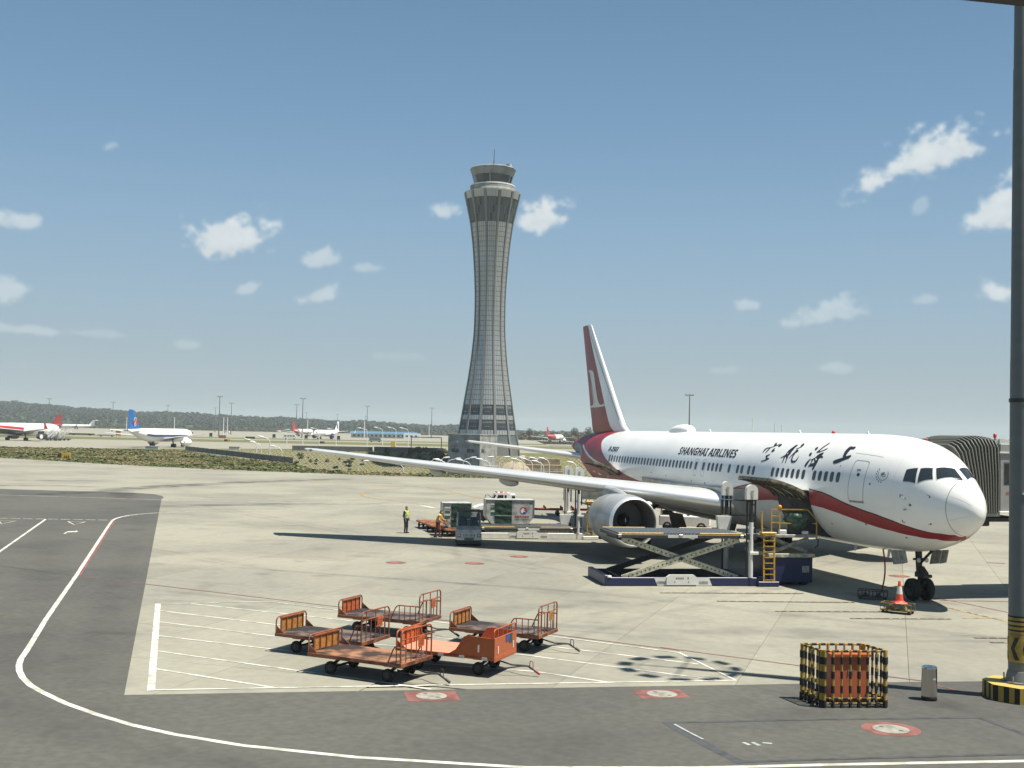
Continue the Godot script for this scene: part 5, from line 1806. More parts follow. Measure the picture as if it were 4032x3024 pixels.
func baggage_cart(label: String, corner: Vector2, deg: float, style: String, panel_m: Material, deck_m: Material, guard: float) -> void:
	var l := 3.1
	var w := 1.62
	var u := Vector2(cos(deg_to_rad(deg)), sin(deg_to_rad(deg)))
	var v := Vector2(u.y, -u.x)
	var mid := corner + u * l * 0.5 + v * w * 0.5
	var c := thing("baggage_cart", label, "cart", Vector3(mid.x, 0, mid.y), -deg_to_rad(deg), "carts in the hatched parking box")
	var top := 0.58
	var frame_m: Material = mats.orange_paint if style == "box" else mats.orange_worn
	var rail_m: Material = mats.orange_paint if style == "box" else mats.rail_brown
	var s := Shape.new()
	s.box(Vector3(0, top - 0.02, 0), Vector3(l - 0.04, 0.04, w - 0.04), Basis.IDENTITY, 0.008)
	part("deck", s, deck_m, c)
	for z: float in [-1.0, 1.0]:
		s = Shape.new()
		s.box(Vector3(0, top - 0.055, z * (w * 0.5 - 0.03)), Vector3(l, 0.1, 0.05), Basis.IDENTITY, 0.006)
		part("side_beam", s, frame_m, c)
	for x: float in [-1.0, 1.0]:
		s = Shape.new()
		s.box(Vector3(x * (l * 0.5 - 0.025), top - 0.055, 0), Vector3(0.05, 0.105, w - 0.12), Basis.IDENTITY, 0.006)
		part("end_beam", s, frame_m, c)
	for q: Array in [[-0.6, 1], [-0.6, -1], [0.62, 1], [0.62, -1]]:
		var x: float = q[0] * l * 0.5
		wheel(c, Vector3(x, 0.18, q[1] * (w * 0.5 - 0.26)), 0.18, 0.12, Vector3.BACK if q[1] > 0 else Vector3.FORWARD)
	for x: float in [-0.6 * l * 0.5, 0.62 * l * 0.5]:
		s = Shape.new()
		s.rod(Vector3(x, 0.18, -w * 0.5 + 0.3), Vector3(x, 0.18, w * 0.5 - 0.3), 0.035, 0.035, 8)
		s.bar(Vector3(x - 0.02, 0.24, 0.42), Vector3(x + 0.25, 0.46, 0.42), 0.06, 0.08)
		s.bar(Vector3(x - 0.02, 0.24, -0.42), Vector3(x + 0.25, 0.46, -0.42), 0.06, 0.08)
		s.box(Vector3(x + 0.1, 0.44, 0), Vector3(0.6, 0.08, 1.0))
		part("axle", s, mats.loader_dark, c)
	s = Shape.new()
	s.box(Vector3(0, 0.43, 0), Vector3(l * 0.7, 0.07, 0.12))
	part("spine", s, mats.loader_dark, c)
	# rear hoop and panelled board
	var xr := -l * 0.5 + 0.03
	s = Shape.new()
	s.tube(arc_hoop(w * 0.5 - 0.03, -w * 0.5 + 0.03, top, top + 0.47, xr, 0.14), 0.022)
	part("rear_hoop", s, rail_m, c)
	s = Shape.new()
	s.box(Vector3(xr + 0.03, top + 0.22, 0.04), Vector3(0.015, 0.4, 1.14))
	var board := part("rear_board", s, panel_m, c)
	for k in 5:
		s = Shape.new()
		s.box(Vector3(xr + 0.055, top + 0.22, 0.04 - 0.57 + 1.14 * k / 4.0), Vector3(0.035, 0.42, 0.035))
		part("board_post", s, rail_m, board)
	for k in 4:
		s = Shape.new()
		s.box(Vector3(xr + 0.042, top + 0.2, 0.04 - 0.57 + 1.14 * (k + 0.5) / 4.0), Vector3(0.012, 0.34, 0.22), Basis.IDENTITY, 0.004)
		part("board_panel", s, panel_m, board)
	s = Shape.new()
	s.box(Vector3(xr + 0.05, top + 0.435, 0.04), Vector3(0.06, 0.03, 1.2))
	part("board_cap", s, rail_m, board)
	for z: float in [-1.0, 1.0]:
		s = Shape.new()
		s.slab(pairs([0, 0, 0.3, 0, 0, 0.22]), Transform3D(Basis.IDENTITY, Vector3(xr, top, z * (w * 0.5 - 0.04))), 0.02)
		part("gusset", s, rail_m, c)
	# front end
	var xf := l * 0.5 - 0.04
	if style == "box":
		for z: float in [-1.0, 1.0]:
			s = Shape.new()
			s.slab(pairs([xf - 1.45, top - 0.06, xf, top - 0.06, xf, top + 0.5, xf - 0.75, top + 0.53, xf - 0.9, top + 0.5, xf - 1.15, top + 0.12]), Transform3D(Basis.IDENTITY, Vector3(0, 0, z * (w * 0.5 - 0.02))), 0.03)
			var sp := part("side_wall", s, mats.orange_paint, c)
			s = Shape.new()
			s.box(Vector3(xf - 0.45, top + 0.2, z * (w * 0.5 + 0.0)), Vector3(0.04, 0.2, 0.012))
			part("reflector", s, mats.lamp_white, sp)
		s = Shape.new()
		s.box(Vector3(xf + 0.02, top + 0.18, 0), Vector3(0.03, 0.66, w - 0.02), Basis.IDENTITY, 0.006)
		var fw := part("front_wall", s, mats.orange_paint, c)
		for z: float in [-0.55, 0.55]:
			s = Shape.new()
			s.box(Vector3(xf + 0.04, top + 0.16, z), Vector3(0.01, 0.2, 0.04))
			part("reflector", s, mats.lamp_white, fw)
		s = Shape.new()
		s.box(Vector3(xf + 0.041, top + 0.4, -0.12), Vector3(0.01, 0.2, 0.26))
		part("notice", s, mats.logo_blue, fw)
		s = Shape.new()
		s.box(Vector3(xf + 0.042, top + 0.37, -0.36), Vector3(0.01, 0.26, 0.2))
		part("notice", s, mats.tarp, fw)
		s = Shape.new()
		s.tube(arc_hoop(w * 0.5 - 0.03, -w * 0.5 + 0.03, top + 0.48, top + 0.74, xf, 0.1), 0.02)
		part("front_hoop", s, rail_m, c)
		for k in 4:
			s = Shape.new()
			s.rod(Vector3(xf, top + 0.48, -0.5 + k * 0.33), Vector3(xf, top + 0.73, -0.5 + k * 0.33), 0.014, 0.014, 6)
			part("rail_bar", s, rail_m, c)
		for z: float in [0.82]:
			for x: float in [-1.3, -0.7, -0.1, 0.55, 1.25]:
				s = Shape.new()
				s.box(Vector3(x, top - 0.07, z), Vector3(0.16, 0.08, 0.012))
				part("reflector", s, mats.light_grey, c)
	else:
		s = Shape.new()
		s.tube(arc_hoop(w * 0.5 - 0.03, -w * 0.5 + 0.03, top, top + 0.86, xf, 0.15), 0.024)
		part("front_hoop", s, rail_m, c)
		s = Shape.new()
		s.rod(Vector3(xf, top + 0.62, -w * 0.5 + 0.03), Vector3(xf, top + 0.62, w * 0.5 - 0.03), 0.018, 0.018, 7)
		part("middle_rail", s, rail_m, c)
		for k in 5:
			s = Shape.new()
			var z := -w * 0.5 + 0.03 + (w - 0.06) * (k + 1) / 6.0
			s.rod(Vector3(xf, top, z), Vector3(xf, top + (0.86 if k % 2 == 0 else 0.62), z), 0.015, 0.015, 6)
			part("rail_bar", s, rail_m, c)
		s = Shape.new()
		s.box(Vector3(xf + 0.03, top + 0.48, -0.2), Vector3(0.012, 0.3, 0.3))
		var plate := part("number_plate", s, mats.panel_orange if panel_m == mats.panel_orange or guard < 0.5 else mats.panel_ochre, c)
		for k in 3:
			s = Shape.new()
			s.box(Vector3(xf + 0.038, top + 0.55 - k * 0.07, -0.2), Vector3(0.006, 0.022, 0.2))
			part("plate_text_row", s, mats.rail_brown, plate)
		for z: float in [-1.0, 1.0]:      # low side guards
			var zz := z * (w * 0.5 - 0.03)
			var g := guard if z > 0 else maxf(guard * 0.8, 0.45)
			s = Shape.new()
			var pts := [Vector3(xf - g, top, zz)]
			pts.append(Vector3(xf - g + 0.16, top + 0.36, zz))
			pts.append(Vector3(xf - g + 0.22, top + 0.44, zz))
			pts.append(Vector3(xf - g + 0.32, top + 0.47, zz))
			pts.append(Vector3(xf, top + 0.47, zz))
			s.tube(pts, 0.02)
			part("side_guard", s, rail_m, c)
			var n := int(g / 0.22)
			for k in n:
				s = Shape.new()
				var x := xf - 0.14 - k * 0.2
				if x > xf - g + 0.25:
					s.rod(Vector3(x, top, zz), Vector3(x, top + 0.47, zz), 0.014, 0.014, 6)
					part("rail_bar", s, rail_m, c)
	# tow bar
	s = Shape.new()
	for z: float in [-1.0, 1.0]:
		s.tube([Vector3(l * 0.5 - 0.45, 0.3, z * 0.3), Vector3(l * 0.5 + 0.1, 0.2, z * 0.26), Vector3(l * 0.5 + 0.5, 0.26, z * 0.06), Vector3(l * 0.5 + 0.7, 0.27, 0)], 0.022, 7)
	s.rod(Vector3(l * 0.5 + 0.68, 0.27, 0), Vector3(l * 0.5 + 1.0, 0.1, 0), 0.03, 0.03, 8)
	var tow := part("tow_bar", s, mats.loader_dark, c)
	s = Shape.new()
	s.tube([Vector3(l * 0.5 + 0.72, 0.26, -0.03), Vector3(l * 0.5 + 0.73, 0.4, -0.03), Vector3(l * 0.5 + 0.78, 0.42, 0.0), Vector3(l * 0.5 + 0.84, 0.4, 0.03), Vector3(l * 0.5 + 0.85, 0.22, 0.03)], 0.012, 6)
	s.rod(Vector3(l * 0.5 + 0.9, 0.16, 0), Vector3(l * 0.5 + 1.04, 0.08, 0), 0.04, 0.04, 8)
	part("tow_handle", s, mats.red_dolly if style == "box" else mats.loader_dark, tow)

func build_carts() -> void:
	baggage_cart("baggage cart with patchy orange deck and ochre board, foremost of the railed carts", Vector2(-5.54, -32.56), 27.5, "rail", mats.panel_ochre, mats.deck_worn, 0.4)
	baggage_cart("railed baggage cart with ochre board and dark worn deck, behind the patchy orange one", Vector2(-7.04, -35.49), 25.0, "rail", mats.panel_ochre, mats.deck_grey, 0.4)
	baggage_cart("railed baggage cart with bright orange board, at the back of the parked carts", Vector2(-5.70, -39.24), 22.5, "rail", mats.panel_orange, mats.deck_grey, 1.05)
	baggage_cart("railed baggage cart with ochre board and long side guard, behind the bright orange box cart", Vector2(-1.85, -37.15), 23.5, "rail", mats.panel_ochre, mats.deck_grey, 1.05)
	baggage_cart("bright orange baggage cart with solid walls round its front end", Vector2(-3.19, -33.53), 22.5, "box", mats.panel_orange, mats.deck_orange, 0.0)

# --- cargo loaders --------------------------------------------------------------------------------------------------------------
func cargo_loader(label: String, at: Vector3, turn: float, lift: float, blue: bool) -> void:
	# x along the platform towards the aircraft, z towards the viewer; the near left corner of the base is the origin
	var c := thing("cargo_loader", label, "cargo loader", at, turn, "scissor cargo loaders at the aircraft")
	var main: Material = mats.loader_blue if blue else mats.white_paint
	var depth := 3.2
	var s := Shape.new()
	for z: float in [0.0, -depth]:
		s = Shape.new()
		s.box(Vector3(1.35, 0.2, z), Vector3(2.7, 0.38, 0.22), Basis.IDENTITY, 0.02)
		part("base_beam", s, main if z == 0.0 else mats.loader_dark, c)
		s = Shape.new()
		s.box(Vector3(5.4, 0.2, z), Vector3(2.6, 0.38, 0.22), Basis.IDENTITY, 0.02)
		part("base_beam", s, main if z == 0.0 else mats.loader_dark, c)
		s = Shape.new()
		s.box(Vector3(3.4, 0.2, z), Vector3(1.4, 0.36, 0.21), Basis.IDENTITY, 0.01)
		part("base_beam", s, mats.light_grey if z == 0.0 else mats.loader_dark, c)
	s = Shape.new()
	s.slab(pairs([2.72, 0.06, 4.12, 0.06, 4.12, 0.42, 3.98, 0.52, 2.86, 0.52, 2.72, 0.42]), Transform3D(Basis.IDENTITY, Vector3(0, 0, 0.13)), 0.14)
	var house := part("wheel_housing", s, mats.white_paint, c)
	s = Shape.new()
	for k: float in [3.1, 3.74]:
		s.lathe([[0.025, 0.0], [0.025, 0.01], [0.0, 0.01]], Vector3(k, 0.2, 0.2), Vector3.BACK, 10)
	part("housing_bolt", s, mats.ink, house)
	s = Shape.new()
	for k in 4:
		s.box(Vector3(3.18 + k * 0.1, 0.385, 0.204), Vector3(0.07, 0.025, 0.006))
		s.box(Vector3(3.18 + k * 0.1, 0.345, 0.204), Vector3(0.07, 0.02, 0.006))
	s.box(Vector3(3.72, 0.37, 0.204), Vector3(0.05, 0.08, 0.006))
	var lt := part("maker_lettering", s, mats.line_red, house)
	lt.set_meta("kind", "stuff")
	for q: Array in [[2.15, 2.72], [4.12, 4.72]]:
		s = Shape.new()
		s.slab(pairs([q[0] + (0.0 if q[0] < 3 else 0.0), 0.39, q[1], 0.39, q[1] + (0.0 if q[0] < 3 else 0.16), 0.02, q[0] + (0.16 if q[0] < 3 else 0.0), 0.02]), Transform3D(Basis.IDENTITY, Vector3(0, 0, 0.116)), 0.006)
		var wp := part("white_patch", s, mats.white_paint, c)
		s = Shape.new()
		s.box(Vector3((q[0] + q[1]) * 0.5 + 0.05, 0.16, 0.121), Vector3(0.42, 0.12, 0.006))
		part("grey_bar", s, mats.grey_paint, wp)
	s = Shape.new()
	s.box(Vector3(-0.02, 0.25, -depth * 0.5), Vector3(0.22, 0.46, depth + 0.2), Basis.IDENTITY, 0.02)
	part("end_beam", s, main, c)
	s = Shape.new()
	s.box(Vector3(7.1, 0.2, -depth * 0.5), Vector3(0.9, 0.38, depth + 0.3), Basis.IDENTITY, 0.02)
	part("end_beam", s, main, c)
	s = Shape.new()
	s.lathe([[0.14, 0.0], [0.12, 0.07], [0.0, 0.09]], Vector3(0.08, 0.39, 0.0), Vector3.UP, 14)
	part("lamp_cover", s, mats.white_paint, c)
	# scissors: two crossing arms on each side
	var top := lift - 0.25
	for z: float in [-0.22, -depth + 0.22]:
		for q: Array in [[0.75, 0.32, 6.25, top, 0.0], [6.25, 0.32, 0.75, top, -0.14]]:
			s = Shape.new()
			var a := Vector3(q[0], q[1], z + q[4])
			var b := Vector3(q[2], q[3], z + q[4])
			s.bar(a, b, 0.1, 0.26)
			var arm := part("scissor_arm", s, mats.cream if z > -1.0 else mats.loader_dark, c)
			s = Shape.new()
			for k in 26:
				var t := (k + 1.5) / 28.0
				s.rod(a.lerp(b, t) + Vector3(0, 0, 0.045), a.lerp(b, t) + Vector3(0, 0, 0.056), 0.038, 0.038, 6)
			var holes := part("lightening_holes", s, mats.ink, arm)
			holes.set_meta("kind", "stuff")
		s = Shape.new()
		s.rod(Vector3(3.5, (0.32 + top) * 0.5, z - 0.2), Vector3(3.5, (0.32 + top) * 0.5, z + 0.1), 0.08, 0.08, 14)
		part("pivot", s, mats.ink, c)
	s = Shape.new()
	for x: float in [0.75, 6.25]:
		s.rod(Vector3(x, 0.3, -depth + 0.1), Vector3(x, 0.3, -0.1), 0.06, 0.06, 8)
	var cr := part("roller_shaft", s, mats.loader_dark, c)
	# platform
	s = Shape.new()
	s.box(Vector3(3.45, lift - 0.13, -depth * 0.5), Vector3(6.1, 0.16, depth), Basis.IDENTITY, 0.015)
	var plat := part("platform", s, mats.loader_dark, c)
	for z: float in [-0.06, -depth + 0.06]:
		for q: Array in [[0.5, 2.6], [4.3, 6.45]]:
			s = Shape.new()
			s.box(Vector3((q[0] + q[1]) * 0.5, lift + 0.0, z), Vector3(q[1] - q[0], 0.07, 0.1), Basis.IDENTITY, 0.01)
			part("edge_guide", s, mats.yellow_paint, plat)
		s = Shape.new()
		s.box(Vector3(3.5, lift - 0.12, z + (0.07 if z > -1 else -0.07)), Vector3(1.4, 0.13, 0.03))
		part("edge_plate", s, mats.light_grey, plat)
	s = Shape.new()
	for i in 34:
		for j in 8:
			var p := Vector3(0.65 + i * 0.172, lift - 0.02, -0.3 - j * 0.37)
			s.rod(p + Vector3(-0.03, 0, -0.13), p + Vector3(0.03, 0, 0.13), 0.045, 0.045, 6)
	var rol := part("rollers", s, mats.steel, plat)
	rol.set_meta("kind", "stuff")
	for x: float in [0.55, 3.4, 6.3]:
		s = Shape.new()
		s.box(Vector3(x, lift - 0.1, 0.03), Vector3(0.16, 0.14, 0.08), Basis.IDENTITY, 0.01)
		part("end_stop", s, mats.steel, plat)
	# lifting columns with pulleys
	for z: float in [0.06, -depth - 0.06]:
		s = Shape.new()
		s.rod(Vector3(6.72, 0.38, z), Vector3(6.72, 2.9, z), 0.11, 0.11, 18)
		var col := part("lifting_column", s, mats.white_paint, c)
		s = Shape.new()
		s.rod(Vector3(6.72, 2.9, z), Vector3(6.72, 4.05, z), 0.085, 0.085, 14)
		part("piston_rod", s, mats.dark_metal, col)
		for k: float in [-0.2, 0.2]:
			s = Shape.new()
			s.rod(Vector3(6.72 + k, 0.4 if k < 0 else 2.2, z), Vector3(6.72 + k, 4.0, z), 0.045, 0.045, 8)
			part("chain", s, mats.black_paint, col)
		s = Shape.new()
		var cap := PackedVector2Array([Vector2(-0.27, 3.95), Vector2(0.27, 3.95)])
		for k in 13:
			var a := PI * k / 12.0
			cap.append(Vector2(cos(a) * 0.27, 4.36 + sin(a) * 0.27))
		s.slab(cap, Transform3D(Basis.IDENTITY, Vector3(6.72, 0, z)), 0.26)
		var hd := part("pulley_cover", s, mats.white_paint, col)
		s = Shape.new()
		s.lathe([[0.08, 0.0], [0.08, 0.02], [0.0, 0.02]], Vector3(6.72, 4.3, z + 0.13), Vector3.BACK, 12)
		s.box(Vector3(6.72, 4.12, z + 0.14), Vector3(0.1, 0.24, 0.03))
		part("pulley_hub", s, mats.grey_paint, hd)
		s = Shape.new()
		s.box(Vector3(6.84, 1.5, z + 0.02), Vector3(0.42, 0.13, 0.26), Basis.IDENTITY, 0.01)
		part("column_clamp", s, mats.white_paint, col)
		s = Shape.new()
		s.box(Vector3(6.72, lift - 0.1, z), Vector3(0.44, 0.3, 0.16), Basis.IDENTITY, 0.02)
		part("carriage", s, mats.loader_dark, plat)
	s = Shape.new()
	s.slab(pairs([6.2, lift - 0.1, 6.72, lift - 0.1, 6.86, lift + 0.62, 6.12, lift + 0.62]), Transform3D(Basis.IDENTITY, Vector3(0, 0, -depth + 0.22)), 0.3)
	part("rear_bracket", s, mats.white_paint, plat)
	# ladder
	for x: float in [7.28, 7.78]:
		s = Shape.new()
		s.bar(Vector3(x, 0.1, 0.28), Vector3(x, 2.4, 0.24), 0.05, 0.07)
		part("ladder_rail", s, mats.yellow_paint, c)
	for k in 9:
		s = Shape.new()
		s.bar(Vector3(7.28, 0.3 + k * 0.255, 0.27), Vector3(7.78, 0.3 + k * 0.255, 0.27), 0.06, 0.04)
		part("ladder_rung", s, mats.yellow_paint, c)
	s = Shape.new()
	s.box(Vector3(7.5, 0.12, 0.22), Vector3(1.0, 0.22, 0.3), Basis.IDENTITY, 0.02)
	part("step_box", s, main, c)
	s = Shape.new()
	s.box(Vector3(7.52, 2.42, 0.12), Vector3(0.75, 0.1, 0.35), Basis.IDENTITY, 0.02)
	s.rod(Vector3(7.2, 2.4, 0.2), Vector3(7.16, 3.4, 0.2), 0.045, 0.045, 8)
	part("ladder_head", s, mats.yellow_paint, c)
	# chassis and bridge next to the aircraft
	s = Shape.new()
	s.box(Vector3(8.75, 0.72, -depth * 0.5), Vector3(2.1, 1.15, depth - 0.2), Basis.IDENTITY, 0.03)
	var ch := part("chassis", s, main if blue else mats.grey_paint, c)
	s = Shape.new()
	s.box(Vector3(8.75, 1.38, -depth * 0.5 + 0.02), Vector3(2.25, 0.17, depth - 0.1), Basis.IDENTITY, 0.01)
	part("chassis_band", s, mats.cream, ch)
	for x: float in [8.1, 8.55, 9.35]:
		s = Shape.new()
		s.box(Vector3(x, 1.38, -0.028), Vector3(0.34 if x > 9 else 0.24, 0.1, 0.01))
		part("warning_plate", s, mats.grey_paint, ch)
	s = Shape.new()
	s.box(Vector3(9.45, 0.75, -0.095), Vector3(0.34, 0.3, 0.02))
	part("chassis_hatch", s, mats.grey_paint, ch)
	for x: float in [8.1, 9.4]:
		for z: float in [-0.3, -depth + 0.3]:
			wheel(c, Vector3(x, 0.3, z), 0.3, 0.24, Vector3.BACK if z > -1 else Vector3.FORWARD)
	for k in 2:
		for z: float in [-0.4, -depth + 0.4]:
			s = Shape.new()
			s.bar(Vector3(7.9, 1.5 if k == 0 else 2.15, z - k * 0.1), Vector3(9.7, 2.15 if k == 0 else 1.5, z - k * 0.1), 0.08, 0.16)
			part("bridge_scissor", s, mats.grey_paint, c)
	s = Shape.new()
	s.box(Vector3(8.6, 2.28, -depth * 0.5), Vector3(2.8, 0.14, depth), Basis.IDENTITY, 0.02)
	var br := part("bridge", s, mats.grey_paint, c)
	s = Shape.new()
	s.box(Vector3(10.2, 2.3, -depth * 0.5 - 0.2), Vector3(0.55, 0.06, depth - 0.9), Basis.IDENTITY, 0.01)
	part("bridge_flap", s, mats.rail_brown, br)
	for q: Array in [[7.75, 1.2], [8.15, 1.2], [9.95, 0.7]]:
		s = Shape.new()
		s.bar(Vector3(q[0], 2.34, -0.06), Vector3(q[0], 2.34 + q[1], -0.06), 0.05, 0.05)
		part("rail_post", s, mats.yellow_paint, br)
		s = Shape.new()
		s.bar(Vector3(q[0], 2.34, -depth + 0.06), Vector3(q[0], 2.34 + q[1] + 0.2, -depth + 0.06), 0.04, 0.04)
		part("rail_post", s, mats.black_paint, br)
	for q: Array in [[7.75, 3.5, 8.15, 3.5], [7.75, 3.2, 8.15, 3.2], [8.15, 3.5, 9.5, 3.5], [9.5, 3.5, 9.95, 3.02], [7.75, 2.9, 8.7, 2.86], [9.75, 2.86, 9.95, 2.86]]:
		s = Shape.new()
		s.bar(Vector3(q[0], q[1], -0.06), Vector3(q[2], q[3], -0.06), 0.045, 0.045)
		part("rail", s, mats.yellow_paint, br)
	s = Shape.new()
	s.tube([Vector3(6.4, 3.75, -depth + 0.06), Vector3(7.6, 3.72, -depth + 0.06), Vector3(8.0, 3.6, -depth + 0.06), Vector3(8.15, 3.4, -depth + 0.06)], 0.025)
	s.rod(Vector3(6.4, 2.3, -depth + 0.06), Vector3(6.4, 3.75, -depth + 0.06), 0.025)
	s.rod(Vector3(6.4, 3.0, -depth + 0.06), Vector3(8.1, 3.0, -depth + 0.06), 0.02)
	part("far_rail", s, mats.black_paint, br)
	s = Shape.new()
	s.lathe([[0.07, 0.0], [0.09, 0.04], [0.09, 0.14], [0.05, 0.18], [0.0, 0.19]], Vector3(8.15, 3.52, -0.06), Vector3.UP, 14)
	part("beacon", s, mats.beacon_amber, br)
	# operator's desk under crumpled plastic film
	s = Shape.new()
	s.box(Vector3(9.0, 2.75, -0.32), Vector3(0.62, 0.8, 0.36), Basis.IDENTITY, 0.05)
	var desk := part("control_desk", s, mats.loader_dark, br)
	s = Shape.new()
	var f := FastNoiseLite.new()
	f.seed = 13 if blue else 14
	f.frequency = 2.2
	var rows := []
	for i in 15:
		var line := []
		var u := i / 14.0
		var wdt := lerpf(0.46, 0.26, u) + 0.12 * sin(u * 5.0)
		for j in 25:
			var a := TAU * j / 24.0
			var rr := 1.0 + f.get_noise_2d(cos(a) * 0.8 + 3.0, sin(a) * 0.8 + u * 1.6) * 0.55
			line.append(Vector3(9.0 + cos(a) * wdt * rr + (0.12 * u), 3.32 - u * 0.98 + f.get_noise_2d(j % 24, 9.0) * 0.05, -0.28 + sin(a) * wdt * 0.62 * rr))
		rows.append(line)
	s.grid(rows)
	part("plastic_film", s, mats.film, desk)
	for q: Array in [[8.3, 0.2, 0.36], [9.4, 0.16, 0.3]]:
		s = Shape.new()
		s.box(Vector3(q[0], 2.36 + q[1] * 0.5, -0.1), Vector3(q[2], q[1], 0.16), Basis.IDENTITY, 0.02)
		part("side_box", s, mats.white_paint, br)
	s = Shape.new()
	s.tube([Vector3(9.9, 2.2, -0.02), Vector3(10.02, 2.1, 0.02), Vector3(9.98, 1.85, 0.03), Vector3(9.85, 1.75, 0.0)], 0.03, 7)
	part("hose", s, mats.black_paint, c)

# --- containers, dollies and tractors ----------------------------------------------------------------------------------------
func container(label: String, at: Vector3, turn: float, w: float, both: bool, full: bool) -> void:
	# the long side faces local +z; the feet rest on local y = 0
	var c := thing("cargo_container", label, "container", at, turn, "cargo containers")
	var h := 1.62
	var d := 1.5
	var cut := 0.4
	var poly := [-w * 0.5 + cut, 0.0]
	if both:
		poly += [w * 0.5 - cut, 0.0, w * 0.5, 0.5]
	else:
		poly += [w * 0.5, 0.0]
	poly += [w * 0.5, h, -w * 0.5, h, -w * 0.5, 0.5]
	var s := Shape.new()
	s.slab(pairs(poly), Transform3D.IDENTITY, d)
	part("shell", s, mats.aluminium, c)
	for q: Array in [[-w * 0.5, h - 0.03, w * 0.5, h - 0.03], [-w * 0.5 + cut, 0.03, w * 0.5 - (cut if both else 0.0), 0.03], [-w * 0.5 + 0.02, 0.5, -w * 0.5 + 0.02, h], [w * 0.5 - 0.02, 0.5 if both else 0.0, w * 0.5 - 0.02, h], [-w * 0.5 + 0.02, 0.5, -w * 0.5 + cut, 0.03]]:
		s = Shape.new()
		s.bar(Vector3(q[0], q[1], d * 0.5 + 0.01), Vector3(q[2], q[3], d * 0.5 + 0.01), 0.05, 0.06)
		part("edge_profile", s, mats.steel, c)
	# green curtain with sagging folds
	var x0 := -w * 0.5 + (0.6 if full else 0.55)
	var x1 := 0.12 if full else w * 0.5 - 0.06
	var f := FastNoiseLite.new()
	f.seed = 31
	f.frequency = 1.3
	var rows := []
	for i in 19:
		var line := []
		for j in 13:
			var u := i / 18.0
			var v := j / 12.0
			line.append(Vector3(lerpf(x0, x1, v), lerpf(0.08, h - 0.08, u), d * 0.5 + 0.03 + 0.03 * f.get_noise_2d(v * 2.0 + u * 1.5, u * 3.0) + 0.012 * sin(u * 22.0 + v * 3.0)))
		rows.append(line)
	s = Shape.new()
	s.grid(rows, Vector3(0, 0, 1))
	var cur := part("curtain", s, mats.tarp, c)
	s = Shape.new()
	s.box(Vector3((x0 + x1) * 0.5, h * 0.36, d * 0.5 + 0.055), Vector3(x1 - x0, 0.02, 0.008))
	part("curtain_strap", s, mats.pale_paint, cur)
	for q: Array in [[0.75, 0.09], [0.95, 0.12], [1.2, 0.07], [0.62, 0.16]]:
		s = Shape.new()
		s.box(Vector3(-w * 0.5 + 0.3 + (0.2 if full else 0.0), q[0] + 0.1, d * 0.5 + 0.008), Vector3(0.34, q[1], 0.012))
		part("placard", s, mats.pale_paint if q[1] < 0.1 else mats.green_plate, c)
	if full:
		var z := d * 0.5 + 0.006
		var face := Basis.IDENTITY
		s = Shape.new()
		flat_text("DPE80501", Transform3D(face, Vector3(0.42, 1.33, z)), 0.78, 0.13, s)
		part("container_code", s, mats.grey_paint, c)
		s = Shape.new()
		flat_text("MU", Transform3D(face, Vector3(1.25, 1.32, z)), 0.22, 0.15, s)
		part("container_code", s, mats.ink, c)
		var lc := Vector3(0.88, 0.93, z)
		s = Shape.new()      # round emblem: red above, blue below, white bird
		for k in 24:
			var a := TAU * k / 24.0
			var b := TAU * (k + 1) / 24.0
			if k < 12:
				s.tri(lc, lc + Vector3(cos(a), sin(a), 0) * 0.24, lc + Vector3(cos(b), sin(b), 0) * 0.24, Vector3.BACK)
		var lg := part("emblem_upper", s, mats.logo_red, c)
		s = Shape.new()
		for k in range(12, 24):
			var a := TAU * k / 24.0
			var b := TAU * (k + 1) / 24.0
			s.tri(lc, lc + Vector3(cos(a), sin(a), 0) * 0.24, lc + Vector3(cos(b), sin(b), 0) * 0.24, Vector3.BACK)
		part("emblem_lower", s, mats.logo_blue, c)
		s = Shape.new()
		s.slab(pairs([-0.2, -0.02, -0.1, 0.1, 0.04, 0.2, -0.02, 0.08, 0.12, 0.05, 0.02, 0.0, 0.2, -0.12, 0.0, -0.08, -0.04, -0.2, -0.16, -0.14]), Transform3D(Basis.IDENTITY, lc + Vector3(0, 0, 0.006)), 0.004)
		part("emblem_bird", s, mats.logo_white, c)
		# six red characters and a line of green letters
		var glyphs := [[0, .7, 1, .7, 0, .3, 1, .3, 0, .7, 0, .3, 1, .7, 1, .3, .5, 1, .5, 0], [0, 1, 1, 1, 0, 0, 1, 0, 0, 1, 0, 0, 1, 1, 1, 0, .2, .7, .8, .7, .2, .25, .8, .25, .5, .7, .5, .25], [0, .8, 1, .8, .5, 1, .2, .45, .2, .45, 1, .45, .6, .6, .6, 0, .3, .3, .1, .05, .8, .3, 1, .05], [0, .75, 1, .75, .5, 1, .5, .75, .4, .75, .05, 0, .3, .45, .9, .45, .9, .45, .8, 0], [0, .8, .4, .8, .1, .9, .1, 0, .4, .9, .4, 0, .5, .8, 1, .8, .6, .5, .9, .5, .6, .5, .55, 0, .9, .5, 1, 0], [0, .8, 1, .8, 0, .8, 0, .6, 1, .8, 1, .6, .35, .7, .1, .5, .65, .7, .9, .5, .2, .4, .8, .4, .5, .4, .5, 0, 0, 0, 1, 0]]
		for k in 6:
			s = Shape.new()
			var o := Vector3(0.32 + k * 0.16, 0.46, z)
			var gl: Array = glyphs[k]
			for i in range(0, gl.size(), 4):
				s.bar(o + Vector3(gl[i] * 0.125, gl[i + 1] * 0.13, 0), o + Vector3(gl[i + 2] * 0.125 + 0.001, gl[i + 3] * 0.13, 0), 0.004, 0.022, Vector3(0.13, 0.99, 0))
			part("red_character", s, mats.logo_red, c)
		s = Shape.new()
